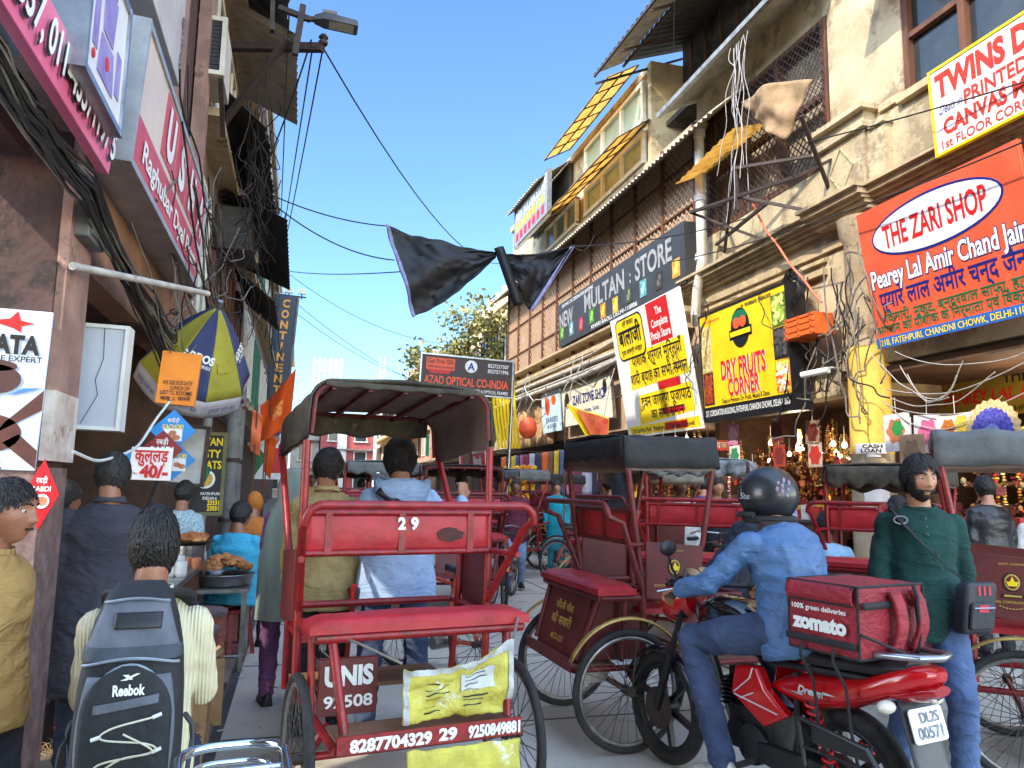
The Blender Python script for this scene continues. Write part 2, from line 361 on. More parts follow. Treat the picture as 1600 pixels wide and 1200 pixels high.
# mesh window of the middle bay
w = MB()
for y in (10.1, 11.4, 12.6, 13.85): w.bx((7.98, y-.06, 6.75), (8.12, y+.06, 9.3))
for z in (6.8, 8.0, 9.25): w.bx((7.985, 10.05, z-.05), (8.11, 13.9, z+.05))
mw = part('mesh_window', w, M_wood, b)
w = MB(); lattice(w, 10.05, 13.9, 6.8, 9.25, 7.95, .15, .016); part('wire_grille', w, M_iron, mw)
w = MB(); w.bx((8.25, 10.05, 6.8), (8.3, 13.9, 9.3)); part('backing', w, mat('dim_backing', (176, 160, 132), (110, 96, 80), rough=.9, ns=1.5), mw)
w = MB(); corrugated(w, (7.2, 11.6, 7.95), (7.2, 13.8, 7.75), (7.97, 11.6, 8.2), (7.97, 13.8, 8.1), 9, .015); part('bay_awning', w, M_yaw, b)
# corrugated eaves above the bay
w = MB(); corrugated(w, (7.2, 9.6, 9.7), (7.2, 14.5, 9.6), (8.35, 9.6, 10.25), (8.35, 14.5, 10.15), 28); part('upper_eaves', w, M_corr, b)
w = MB(); w.bar((7.18, 9.6, 9.68), (7.18, 14.5, 9.58), .09, .1); w.bar((7.3, 14.4, 9.65), (8.2, 14.4, 10.1), .06, .06); part('eaves_edge', w, mat('weathered_zinc', (150, 150, 144), (112, 108, 104), rough=.5, metal=.3), b)
# ---- lattice building
lb = thing('lattice_building', 'brown lattice fronted building with corrugated eaves, amber awnings and cream upper windows', 'building', (8, 22, 0))
bpy.context.view_layer.update()
w = MB(); w.bx((8.06, 14.32, 5.4), (8.4, 30, 9.6)); w.bx((8.06, 14.32, 3.0), (8.4, 30, 5.4)); part('wall', w, M_lback, lb)
w = MB(); lattice(w, 14.4, 29.9, 5.9, 9.4, 8.02, .2, .03); part('lattice', w, M_latt, lb)
w = MB()
for y in [14.4+1.55*k for k in range(11)]: w.bx((7.95, y-.04, 5.6), (8.05, y+.04, 9.5))
for z in (6.6, 7.7, 8.7): w.bx((7.97, 14.35, z-.02), (8.04, 29.95, z+.02))
part('lattice_posts', w, M_wood, lb)
w = MB(); corrugated(w, (7.2, 12.3, 8.62), (7.2, 23.5, 8.7), (8.05, 12.3, 9.35), (8.05, 23.5, 9.4), 60); part('lower_eaves', w, M_corr, lb)
w = MB(); corrugated(w, (7.2, 23.5, 8.75), (7.2, 30, 8.85), (8.05, 23.5, 9.35), (8.05, 30, 9.4), 36); part('far_eaves', w, M_corr, lb)
w = MB(); w.bx((8.0, 16.6, 9.4), (12, 30, 9.6)); w.bx((8.02, 16.6, 9.6), (12, 16.8, 12.2)); w.bx((8.02, 16.8, 12.0), (8.2, 30, 12.2)); w.bx((8.15, 16.8, 9.6), (8.3, 30, 12))
part('upper_storey', w, M_plas, lb)
def win(y0, y1, z0, z1, n):
    w = MB()
    for k in range(n+1):
        y = y0+(y1-y0)*k/n; w.bx((7.99, y-.06, z0), (8.1, y+.06, z1))
    for z in (z0, z1): w.bx((7.985, y0-.06, z-.06), (8.11, y1+.06, z+.06))
    o = part('upper_window', w, M_wfr, lb); p = MB(); p.bx((8.08, y0, z0), (8.1, y1, z1)); part('pane', p, M_gpane, o)
win(17.1, 21.2, 9.75, 10.5, 3); win(17.1, 21.2, 10.85, 11.85, 3); win(22.0, 25.2, 9.75, 10.6, 3)
def amber(x, ya, yb, za, zb, n):
    w = MB(); w.grid(lambda u, v: (x+(8-x)*v, ya+(yb-ya)*u, za+(zb-za)*v+.015*math.sin(u*40)), 40, 4); o = part('awning', w, M_yaw, lb)
    f = MB()
    for k in range(n+1):
        y = ya+(yb-ya)*k/n; f.bar((x, y, za-.035), (7.97, y, zb-.035), .03, .03)
    for v in (0, .5, 1): f.bar((x+(7.97-x)*v, ya, za+(zb-za)*v-.04), (x+(7.97-x)*v, yb, za+(zb-za)*v-.04), .03, .03)
    part('awning_frame', f, M_iron, o)
amber(7.1, 16.6, 25.5, 10.05, 10.66, 9); amber(7.1, 17.2, 22.5, 11.95, 12.45, 6)
w = MB(); corrugated(w, (6.9, 22.6, 11.3), (6.9, 26.6, 11.4), (8, 22.6, 12.1), (8, 26.6, 12.2), 18); part('grey_awning', w, M_corr, lb)
w = MB(); w.bx((8.0, 22.6, 10.7), (8.1, 26.6, 12)); part('dark_net_window', w, mat('dark_net', (66, 68, 70), (48, 50, 52), rough=.8), lb)
w = MB(); corrugated(w, (6.6, 10.4, 11.5), (6.6, 16.9, 11.75), (7.4, 10.4, 11.95), (7.4, 16.9, 12.2), 26, .02); part('roof_sheet', w, M_corr, lb)
w = MB(); corrugated(w, (7.42, 10.4, 11.98), (7.42, 16.9, 12.22), (9.6, 10.4, 12.9), (9.6, 16.9, 13.0), 26, .02); part('sooty_roof', w, M_dcorr, lb)
w = MB()
for y in (10.5, 12.1, 13.7, 15.3, 16.8): w.bar((6.62, y, 11.46), (9.5, y, 12.75), .05, .05)
for x, z in ((6.62, 11.45), (7.4, 11.85)): w.bar((x, 10.4, z), (x, 16.9, z+.25), .05, .05)
part('roof_frame', w, M_iron, lb)
w = MB(); w.bx((8.9, 10.2, 9.9), (9.1, 16.58, 12.95)); w.bx((8.42, 10.2, 10.5), (8.9, 16.58, 10.62)); part('attic_wall', w, mat('sooty_wall', (92, 82, 72), (58, 54, 50), rough=.9, ns=1.2, stain=(40, 38, 36), st=.52), lb)
w = MB()
for k in range(9): w.bx((8.86, 10.5+.7*k, 10.7), (8.9, 10.56+.7*k, 12.6))
part('attic_studs', w, M_wood, lb)
w = MB(); w.bx((7.6, 14.6, 4.95), (8.06, 30, 5.05)); w.bx((7.75, 14.6, 5.3), (8.06, 30, 5.42)); w.bx((7.68, 14.6, 5.7), (8.06, 30, 5.78)); part('ledge', w, M_corn, lb)
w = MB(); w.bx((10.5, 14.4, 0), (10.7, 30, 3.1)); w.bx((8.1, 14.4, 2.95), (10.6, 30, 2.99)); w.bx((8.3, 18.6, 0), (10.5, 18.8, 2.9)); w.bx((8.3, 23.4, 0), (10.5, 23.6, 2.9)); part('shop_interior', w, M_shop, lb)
# ---- far right row
def facade(name, label, X, y0, y1, H, c, c2, side, storeys, seed, awn=True):
    """a terrace house: wall, window openings with frames, ledges, parapet; side=+1 faces -x, -1 faces +x"""
    rr = random.Random(seed); t = thing(name, label, 'building', (X, (y0+y1)/2, 0)); bpy.context.view_layer.update()
    m = mat('wall_'+str(seed), c, c2, rough=.9, ns=1.4, stain=tuple(int(q*.6) for q in c), st=.58, bump=.3)
    w = MB(); w.bx((X, y0+.02, 2.9), (X+side*4, y1-.02, H)); part('wall', w, m, t)
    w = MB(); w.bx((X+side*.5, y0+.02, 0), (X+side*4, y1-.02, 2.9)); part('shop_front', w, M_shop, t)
    sh = (H-3.2)/storeys; n = max(1, int((y1-y0)/1.7))
    for s in range(storeys):
        lw = MB(); lw.bx((X-side*.28, y0+.05, 3.0+s*sh), (X, y1-.05, 3.1+s*sh)); part('ledge', lw, M_corn, t)
        for k in range(n):
            ya = y0+(y1-y0)*(k+.22)/n; yb = y0+(y1-y0)*(k+.78)/n; z0 = 3.5+s*sh; z1 = z0+sh*.6
            f = MB()
            for y in (ya, (ya+yb)/2, yb): f.bx((X-side*.06, y-.04, z0), (X+side*.02, y+.04, z1))
            for z in (z0, z1): f.bx((X-side*.065, ya-.05, z-.04), (X+side*.02, yb+.05, z+.04))
            o = part('window', f, rr.choice([M_wfr, M_wood, M_grn if rr.random() < .3 else M_wood]), t)
            p = MB(); p.bx((X-side*.03, ya, z0), (X+side*.01, yb, z1)); part('pane', p, M_glass, o)
        if rr.random() < .8 and awn:
            a = MB(); ya = rr.uniform(y0, y0+(y1-y0)*.4); yb = rr.uniform(y0+(y1-y0)*.6, y1)
            corrugated(a, (X-side*1.0, ya, 3.1+(s+.82)*sh), (X-side*1.0, yb, 3.1+(s+.82)*sh), (X-side*.02, ya, 3.1+(s+.97)*sh), (X-side*.02, yb, 3.1+(s+.97)*sh), int((yb-ya)*4)+2, .02)
            part('awning', a, rr.choice([M_corr, M_dcorr, M_yaw, mat('green_sheet', (40, 110, 70), (30, 84, 56))]), t)
    w = MB(); w.bx((X-side*.12, y0+.03, H), (X+side*.2, y1-.03, H+.5))
    for k in range(int((y1-y0)/1.3)): w.bx((X-side*.02, y0+.3+k*1.3, H+.5), (X+side*.16, y0+.5+k*1.3, H+1.0))
    part('parapet', w, m, t); return t
facade('terrace_house', 'narrow cream terrace house just past the lattice front, behind the leafy tree', 8.2, 30, 38, 9.2, (214, 196, 158), (186, 166, 130), 1, 2, 11)
facade('terrace_house', 'ochre terrace house with a coloured sheet awning beyond the leafy tree', 8.4, 38, 50, 8.2, (206, 172, 126), (176, 146, 104), 1, 2, 12)
facade('terrace_house', 'pinkish terrace house far down the right side, over the red bank board', 8.2, 50, 64, 9.5, (204, 160, 140), (178, 138, 120), 1, 3, 13)
facade('terrace_house', 'pale far terrace house closing the right side of the street', 8, 64, 84, 9.0, (206, 198, 180), (180, 172, 156), 1, 2, 14)
# ================================================================ END OF THE STREET
def endhouse(name, label, x0, x1, y, H, c, c2, storeys, seed):
    t = thing(name, label, 'building', ((x0+x1)/2, y, 0)); bpy.context.view_layer.update(); rr = random.Random(seed)
    m = mat('wall_'+str(seed), c, c2, rough=.9, ns=1.2, stain=tuple(int(q*.7) for q in c), st=.6)
    w = MB(); w.bx((x0, y, 0), (x1, y+8, H)); part('wall', w, m, t); sh = H/storeys; n = max(1, int((x1-x0)/2))
    for s in range(storeys):
        for k in range(n):
            xa = x0+(x1-x0)*(k+.25)/n; xb = x0+(x1-x0)*(k+.75)/n; z0 = s*sh+.9
            f = MB(); f.bx((xa, y-.08, z0), (xa+.12, y+.02, z0+sh*.55)); f.bx((xb-.12, y-.08, z0), (xb, y+.02, z0+sh*.55)); f.bx((xa, y-.1, z0+sh*.55), (xb, y+.02, z0+sh*.55+.12)); f.bx((xa-.1, y-.2, z0-.12), (xb+.1, y+.02, z0))
            o = part('window', f, M_wfr, t); p = MB(); p.bx((xa+.1, y-.03, z0), (xb-.1, y+.01, z0+sh*.55)); part('pane', p, M_glass, o)
        l = MB(); l.bx((x0, y-.5, s*sh+sh-.15), (x1, y, s*sh+sh)); part('ledge', l, M_conc, t)
    return t
t = endhouse('corner_house', 'red painted house with a white stripe closing the far end of the street', 2.2, 8, 88, 8.0, (178, 88, 82), (160, 76, 72), 3, 31)
w = MB(); w.bx((4.0, 87.7, 0), (5.0, 87.88, 8.2)); part('white_stripe', w, M_wfr, t)
endhouse('corner_house', 'weathered grey four storey house closing the far end, left of the red one', -9, -1.2, 82, 11.5, (176, 166, 150), (150, 140, 126), 4, 32)
endhouse('corner_house', 'low pale house between the grey and red houses at the street end', -1.0, 2.1, 90, 9.5, (200, 190, 172), (176, 166, 150), 3, 33)
tw = thing('phone_mast', 'white rooftop phone mast cluster rising far behind the rickshaw hood', 'mast', (3.0, 120, 0))
w = MB(); bpy.context.view_layer.update()
for k in range(6):
    for j in range(2): w.cyl((1.5+k*.8, 120+j*2, 0), (1.5+k*.8, 120+j*2, 20.5), .07, 6)
for z in (17, 18.6, 20): w.bar((1.3, 120, z), (5.7, 120, z), .12, .12)
part('poles', w, M_white, tw)
w = MB()
for k in range(6): w.box((1.5+k*.8, 119.7, 18.8+(k % 2)*.6), (.4, .25, 2.2))
part('antennas', w, M_white, tw)
t2 = thing('lattice_mast', 'thin distant lattice mast right of the antenna cluster', 'mast', (9.8, 118, 0)); bpy.context.view_layer.update()
w = MB()
for dx in (-.5, .5):
    for dy in (-.5, .5): w.cyl((11.6+dx, 118+dy, 0), (11.6+dx*.7, 118+dy*.7, 21), .09, 6)
for k in range(20): w.bar((11.1, 117.5, k), (12.1, 117.5, k+1), .06, .06); w.bar((12.1, 117.5, k), (11.1, 117.5, k+1), .06, .06)
part('lattice', w, M_steel, t2)
# ================================================================ LEFT BUILDINGS
M_mar = mat('maroon_wall', (88, 60, 56), (62, 46, 44), rough=.8, ns=2.2, stain=(38, 28, 28), st=.52, bump=.35, bs=24)
M_pink = mat('faded_pink_plaster', (164, 128, 114), (128, 98, 88), rough=.85, ns=3, stain=(110, 80, 72), st=.58, bump=.35, bs=30)
M_pat = mat('chipped_paint', (128, 104, 98), (92, 70, 66), rough=.8, ns=11, stain=(226, 222, 214), st=.64, bump=.4, bs=30)
cb = thing('corner_shop_building', 'dark maroon shop building with a chipped square pillar at the left edge', 'building', (-1.2, 5, 0)); bpy.context.view_layer.update()
w = MB(); w.bx((-2.4, 3.95, 2.45), (-1.12, 4.3, 11)); w.bx((-1.3, 1.0, 3.0), (-1.6, 3.9, 11)); w.bx((-1.3, 4.3, 3.0), (-1.7, 8.9, 11)); part('wall', w, M_mar, cb)
w = MB(); w.bx((-2.2, 3.9, 1.55), (-1.13, 4.28, 2.5)); part('pillar', w, M_mar, cb)
w = MB(); w.bx((-2.1, 3.88, 0), (-1.1, 4.26, 1.55)); part('pillar_base', w, M_pat, cb)
w = MB(); w.bx((-1.135, 3.92, 1.9), (-1.09, 4.3, 3.05)); part('pillar_plaster', w, M_pink, cb)
w = MB(); w.bx((-1.13, 3.91, 1.58), (-1.085, 4.29, 1.9)); part('pillar_whitewash', w, mat('dirty_whitewash', (206, 196, 186), (170, 150, 138), rough=.85, ns=6, stain=(130, 96, 84), st=.58), cb)
w = MB(); w.bx((-5, 8.7, 0), (-1.4, 8.9, 3)); w.bx((-4.6, 4.3, 0), (-4.5, 8.9, 3)); w.bx((-4.6, 4.3, 2.9), (-1.15, 8.9, 3.02)); part('shop_interior', w, M_shop, cb)
w = MB(); w.bx((-1.32, 4.3, 2.6), (-1.14, 8.9, 3.3)); part('beam', w, mat('brown_beam', (150, 108, 80), (108, 78, 62), rough=.85, ns=2, stain=(60, 48, 44), st=.55), cb)
w = MB(); w.bx((-1.25, 3.3, 8.2), (-1.0, 8.9, 8.5)); w.bx((-1.28, 6.7, 3.4), (-1.16, 7.0, 9)); w.bx((-1.28, 8.3, 3.4), (-1.16, 8.6, 9)); part('upper_pier', w, M_pink, cb)
facade('old_shop_house', 'plain shop house behind the near left corner, out of the picture', -1.3, -16, 1.0, 10.6, (140, 116, 98), (104, 86, 74), -1, 3, 40)
facade('old_shop_house', 'grimy shop house with dark sheet awnings behind the parasol', -1.35, 9, 17, 11.3, (156, 132, 112), (120, 100, 86), -1, 3, 41)
facade('old_shop_house', 'grey stained shop house hung with wires, just short of the tall vertical board', -1.3, 17, 29, 11.4, (166, 154, 138), (128, 118, 106), -1, 3, 42, awn=False)
facade('old_shop_house', 'cream shop house standing behind the tall vertical board', -1.5, 30.5, 44, 12.0, (190, 176, 152), (156, 144, 124), -1, 3, 43)
facade('old_shop_house', 'sunlit distant shop house on the left beyond the orange flag', -1.7, 44, 62, 11.0, (196, 178, 150), (160, 146, 126), -1, 3, 44)
facade('old_shop_house', 'farthest pale shop house on the left side of the street', -1.9, 62, 80, 10.5, (186, 176, 160), (160, 150, 136), -1, 3, 45)
# ================================================================ SIGNS
def signM(c, face, tilt=0, roll=0):
    """frame of a sign whose face looks to 'W' (-x), 'E' (+x) or 'S' (-y, towards us); tilt leans the top outwards"""
    z, x = {'W': ((-1, 0, 0), (0, -1, 0)), 'E': ((1, 0, 0), (0, 1, 0)), 'S': ((0, -1, 0), (1, 0, 0))}[face]
    M = frame(c, x, (0, 0, 1), z)
    return M @ Matrix.Rotation(R(tilt), 4, 'X') @ Matrix.Rotation(R(roll), 4, 'Z')
def plate(mb, poly, z, th=.004): return mb.prism(poly, z-th, z)
def rect(x0, y0, x1, y1): return [(x0, y0), (x1, y0), (x1, y1), (x0, y1)]
def board(name, label, M, w, h, d, m, cat='sign', fr=None, fw=.03, fm=None, group=None):
    t = thing(name, label, cat, M=M, group=group); mb = MB(); mb.box((0, 0, -d/2), (w, h, d)); mb.build('board', m, t, bevel=.004)
    if fm:
        f = MB()
        for s in (-1, 1): f.box((s*(w/2), 0, -d/2+.004), (fw, h+fw, d+.02)); f.box((0, s*(h/2), -d/2+.003), (w-fw, fw, d+.018))
        f.build('frame', fm, t)
    return t
def letters(t, m, rows, name='lettering', z=.006):
    o = None
    for r in rows:
        k = dict(r[5]) if len(r) > 5 else {}; mb = MB()
        put_text(mb, r[0], r[1], r[2], r[3], r[4], z=k.pop('z', z), **k); o = mb.build(name, m, t, smooth=False)
    return o
def shape(t, name, m, polys, z=.004, th=.003):
    for p in polys: mb = MB(); plate(mb, p, z, th); o = mb.build(name, m, t, smooth=False)
    return o
# --- the orange board over the corner shop
M_zo = mat('orange_board', (222, 92, 58), (206, 80, 48), rough=.5, ns=2, stain=(186, 106, 78), st=.6)
t = board('shop_sign', 'big orange THE ZARI SHOP board with a white oval, leaning out over the corner shop', signM((7.62, 7.62, 4.46), 'W', 8), 2.96, 1.94, .06, M_zo)
shape(t, 'oval', M_blue, [ell(1.2, .36, 40, -.02, .50)], .005); shape(t, 'oval', M_wt, [ell(1.165, .325, 40, -.02, .50)], .009)
letters(t, M_rink, [('THE ZARI SHOP', -.02, .5, .3, 1.9, dict(bold=2, z=.013))])
letters(t, M_blue, [('Pearey Lal Amir Chand Jain', 0.02, -.02, .25, 2.78, dict(bold=5, z=.005))], 'outline'); letters(t, M_wt, [('Pearey Lal Amir Chand Jain', 0.02, -.02, .25, 2.76, dict(bold=2, z=.009))])
letters(t, M_blue, [('प्यारे लाल अमीर चन्द जैन', .04, -.345, .31, 2.6, dict(bold=1))])
letters(t, M_grn, [('किनारी, मुकुट, बन्दरवाल साफा, हार', .05, -.585, .165, 2.5), ('भगवान की पौशाक के निर्माता एवं विक्रेता', 0, -.735, .165, 2.8)])
shape(t, 'address_strip', mat('blue_strip', (20, 104, 190)), [rect(-1.47, -.97, 1.47, -.83)]); letters(t, M_yel, [('218, FATEHPURI, CHANDNI CHOWK, DELHI-110006', 0, -.9, .085, 2.75, dict(z=.009))])
t.scale = (.87, 1, 1)
# --- white board on the first floor
t = board('painted_sign', 'white hand painted TWINS board with red letters and yellow rim below the window', signM((7.5, 6.05, 6.25), 'W', 3), 3.0, 1.16, .05, mat('white_board', (232, 228, 222), (214, 208, 200), rough=.6, ns=4, stain=(196, 176, 160), st=.66), fm=M_yel, fw=.035)
letters(t, mat('painted_red', (206, 50, 30), (190, 44, 28)), [('TWINS DUPATTA', -.09, .33, .3, 2.66, dict(bold=4)), ('PRINTED PICTURES', -.02, .0, .18, 1.95, dict(bold=2)), ('CANVAS MOUNTING', -.18, -.25, .2, 2.34, dict(bold=3)), ('1st FLOOR CORONATION BUILDING', -.02, -.47, .12, 2.76, dict(bold=1))])
letters(t, M_blue, [('Deals in', -1.2, .0, .12, .36, dict(shear=.3, bold=0))], 'small_lettering')
t.scale = (.944, .944, 1)
# --- yellow dry fruit board
M_yb = mat('yellow_board', (240, 202, 26), (226, 182, 18), rough=.4, ns=2, stain=(206, 170, 60), st=.62)
t = board('shop_sign', 'yellow DRY FRUITS CORNER board with pictures of nuts and a black address strip', signM((7.5, 11.95, 3.83), 'W', 3), 2.8, 2.06, .34, M_yb, fm=M_ink, fw=.035)
shape(t, 'address_strip', M_ink, [rect(-1.38, -1.01, 1.38, -.76)], .012); letters(t, M_wt, [('217, CORONATION BUILDING, FATEHPURI, CHANDNI CHOWK, DELHI-110006', 0, -.88, .11, 2.65, dict(z=.018))])
M_rsh = mat('dark_red_shade', (120, 20, 16)); 
for m, dx, z in ((M_wt, .012, .010), (M_rink, 0, .016)): letters(t, m, [('DRY FRUITS', .02+dx, -.12-dx, .34, 1.42, dict(bold=2)), ('CORNER', .02+dx, -.46-dx, .30, 1.0, dict(bold=2))], z=z)
letters(t, M_ink, [('Deals in Premium Dry Fruits, Masala & Dates', .02, -.69, .085, 1.5), ('M : 9818886600, 9868663600', .55, .93, .07, .9)])
letters(t, M_rink, [('Shri Ganeshaya', -.95, .88, .06, .6, dict(bold=0))], 'small_lettering')
shape(t, 'emblem', M_ink, [ell(.3, .36, 28, .02, .56), rect(-.34, .38, .38, .56)], .007); shape(t, 'emblem_leaf', M_grn, [ell(.24, .12, 20, .02, .76)], .012); shape(t, 'emblem_fruit', M_org, [ell(.11, .1, 14, -.08, .66), ell(.11, .1, 14, .12, .66)], .015); shape(t, 'emblem_band', M_yel, [rect(-.3, .43, .34, .52)], .013)
def nuts(t, name, x0, y0, x1, y1, n, s, cols, seed, bgc, z=.012):
    rr = random.Random(seed); b = shape(t, name, mat('photo_ground_'+name+str(seed), bgc), [rect(x0, y0, x1, y1)], z-.004)
    for ci, c in enumerate(cols):
        mb = MB()
        for k in range(n):
            cx, cy = rr.uniform(x0+s, x1-s), rr.uniform(y0+s, y1-s); a = rr.uniform(0, 3); p = ell(s, s*.55, 8)
            mb.prism([(cx+x*math.cos(a)-y*math.sin(a), cy+x*math.sin(a)+y*math.cos(a)) for x, y in p], z, z+.0015+.0008*k/n+.0004*ci)
        mb.build('printed_nuts', mat('nut_'+'_'.join(map(str, c)), c), b, smooth=False)
nuts(t, 'nut_picture', -1.36, -.08, -1.0, .78, 45, .05, [(240, 220, 160), (206, 170, 96)], 1, (226, 206, 150)); nuts(t, 'almond_picture', -1.36, -.72, -1.0, -.1, 26, .065, [(176, 74, 30), (150, 56, 22)], 2, (70, 26, 14))
nuts(t, 'pistachio_picture', .98, .36, 1.37, .9, 40, .05, [(150, 180, 50), (206, 214, 120)], 3, (90, 110, 40)); nuts(t, 'raisin_picture', .98, -.18, 1.37, .34, 40, .045, [(58, 56, 54), (84, 80, 78)], 4, (30, 30, 32)); nuts(t, 'candied_fruit_picture', .98, -.73, 1.37, -.2, 26, .05, [(220, 60, 40), (240, 220, 90), (240, 240, 220)], 5, (226, 160, 40))
# --- white, yellow and red pooja goods board
t = board('shop_sign', 'white board with yellow blocks of black Hindi, left of the dry fruit board', signM((7.33, 15.25, 4.1), 'W', 10), 3.5, 2.85, .05, mat('white_print', (232, 230, 224), (222, 220, 214), rough=.5, ns=2))
shape(t, 'red_block', M_rink, [rect(.2, .5, 1.2, 1.4), rect(.2, -.48, 1.2, -.30), rect(.2, -1.02, 1.2, -.88), rect(.2, -1.36, 1.2, -1.2)])
shape(t, 'yellow_block', M_yel, [[(-1.15, -.34), (1.62, -.28), (1.62, .48), (-1.0, .48)], [(-1.0, -1.16), (1.6, -1.04), (1.6, -.46), (-.85, -.5)], rect(-1.6, -1.38, 1.7, -1.17)], .0025); shape(t, 'badge', M_ink, [rrect(1.46, .98, .2, cx=-.78, cy=.86)], .007); shape(t, 'badge', M_yel, [rrect(1.38, .9, .18, cx=-.78, cy=.86)], .011)
letters(t, M_ink, [('बालाजी', -.78, .88, .5, 1.2, dict(bold=2, z=.015)), ('श्री सरकार', -.78, 1.2, .16, .6, dict(z=.015)), ('पूजा सामग्री भण्डार', -.78, .55, .15, 1.1, dict(z=.015)), ('पोशाक श्रृंगार मूर्तियाँ', .3, .28, .34, 2.4), ('शादी ब्याह का सभी समान', .25, -.12, .32, 2.7), ('हवन जागरण पूजापाठ', .4, -.68, .32, 2.3), ('का सभी समान', .4, -.98, .28, 1.5), ('218 Sadhu Puri, Fatehpuri Chandni Chowk', .0, -1.28, .1, 3.0, dict(z=.008))])
letters(t, M_wt, [('The', .75, 1.18, .16, .3, dict(bold=2)), ('Complete', .72, .93, .17, .75, dict(bold=2)), ('Pooja Store', .7, .68, .17, .9, dict(bold=2))])
# --- grey store board
M_gb = mat('grey_board', (62, 64, 65), (52, 53, 54), rough=.5, ns=2, stain=(92, 92, 90), st=.64)
t = board('shop_sign', 'long dark grey NEW MULTAN STORE board of cut letters above the Hindi board', signM((7.6, 18.3, 6.48), 'W', 2), 8.2, 1.34, .3, M_gb)
letters(t, mat('cut_metal_letter', (172, 172, 168), (136, 136, 134), rough=.4, ns=8), [('NEW', -3.35, .12, .46, 1.2, dict(bold=2)), ('MULTAN', -.4, .22, .5, 2.8, dict(bold=2)), (':', 1.35, .2, .34, .08, dict(bold=2)), ('STORE', 2.6, .24, .5, 1.9, dict(bold=2))])
letters(t, M_wt, [('SHOP NO. 219, CORONATION BUILDING', -2.4, .55, .1, 2.6), ('KHARI BAOLI, DELHI-110006', .2, -.56, .11, 3.0)], 'small_lettering')
for k, c in enumerate(((96, 140, 60), (120, 160, 160), (170, 60, 70), (90, 150, 50), (220, 150, 40), (214, 180, 60), (70, 80, 60), (110, 180, 190), (60, 56, 50), (226, 170, 60))):
    x = -3.75+k*.83; y = -.26-.03*(k % 3); o = shape(t, 'product_picture', mat('print_%d' % k, c, tuple(int(q*.7) for q in c), ns=9), [rect(x-.17, y-.2, x+.17, y+.2)], .012, .01)
    shape(o, 'printed_pack', mat('pack_%d' % k, tuple(min(255, int(q*1.35+30)) for q in c)), [rect(x-.09, y-.12, x+.06, y+.02), ell(.06, .08, 12, x+.05, y+.06)], .016)
t = board('rooftop_sign', 'small grey NEW MULTAN STORE board high on the far upper storey, seen side on', signM((7.15, 24.2, 10.8), 'W', 0), 3.9, 1.5, .12, mat('pale_grey_board', (134, 140, 146), (112, 118, 124), rough=.5), fm=M_steel)
letters(t, M_wt, [('NEW MULTAN STORE', 0, .38, .36, 3.5, dict(bold=3))])
for r in range(2): shape(t, 'product_picture', [M_yel, M_rink][r], [rect(-1.7+k*.5, -.2-.36*r, -1.4+k*.5, .08-.36*r) for k in range(7)], .01)
# --- smaller boards along the right side
t = board('shop_sign', 'cream ZARI ZONE SHOP board below the pipes, right of the narrow pale blue one', signM((7.75, 20.4, 3.9), 'W', 5), 3.9, 1.15, .06, mat('cream_board', (226, 220, 196), (210, 204, 180), rough=.6), fm=M_steel)
letters(t, M_blue, [('ZARI ZONE SHOP', .3, .15, .26, 2.6, dict(bold=2)), ('Saree, Lehnga, Suits', 0, -.2, .12, 2.0)]); shape(t, 'emblem', M_ink, [ell(.2, .24, 16, -1.5, .2), ell(.14, .2, 12, 1.5, .3)])
t = board('shop_sign', 'narrow pale blue advertising board with an orange flower, beside the cream one', signM((7.7, 23.4, 3.9), 'W', 3), 1.8, 1.3, .06, mat('pale_blue_board', (190, 216, 220), (172, 200, 206), rough=.6))
shape(t, 'flower_print', M_org, [ell(.25, .3, 16, -.3, .2), ell(.22, .16, 14, .35, .35)]); shape(t, 'flower_print', M_rink, [ell(.12, .14, 12, -.3, .2)], .008); letters(t, M_blue, [('SAREES', .1, -.25, .16, 1.2), ('& SUITS', .1, -.45, .12, .9)])
t = board('bank_sign', 'red ICICI Bank board far down the right side, seen under the rickshaw hood', signM((7.7, 35, 2.5), 'W', 2), 5.6, .95, .1, M_wt); shape(t, 'red_panel', M_rink, [rect(-2.5, -.2, 2.7, .46)]); letters(t, M_wt, [('ICICI Bank', .3, .13, .4, 3.8, dict(bold=3, z=.012))]); letters(t, M_ink, [('ATM CHANDNI CHOWK', 0, -.34, .12, 3.4)])
t = board('shop_sign', 'dark inner THE ZARI SHOP board with yellow letters, deep under the orange board', signM((9.7, 8.2, 3.0), 'W', 0), 3.6, .72, .05, mat('dark_gold_board', (150, 126, 40), (112, 92, 34), rough=.5, ns=.8))
letters(t, M_ink, [('THE ZARI SHOP', .3, .2, .2, 1.6, dict(bold=2)), ('218, FATEHPURI, CHANDNI CHOWK', .2, -.28, .08, 2.2)]); letters(t, M_rink, [('PEAREY LAL AMIR CHAND JAIN', .1, -.05, .18, 3.3, dict(bold=2))])
t = board('shop_sign', 'small red sign with white Hindi word hanging under the bulbs', signM((7.9, 13.55, 2.38), 'S'), .62, .2, .04, M_rink); letters(t, M_wt, [('पोशाक', 0, .0, .16, .46, dict(bold=1))])
t = board('shop_sign', 'yellow upright card reading havan jagran in red Hindi, among the shop goods', signM((7.2, 16.2, 1.55), 'S'), .75, 1.05, .03, M_yel); letters(t, M_rink, [('हवन', 0, .28, .3, .56, dict(bold=2)), ('जागरण', 0, -.05, .26, .6, dict(bold=2))]); letters(t, M_ink, [('पूजा सामग्री', 0, -.35, .15, .6)])
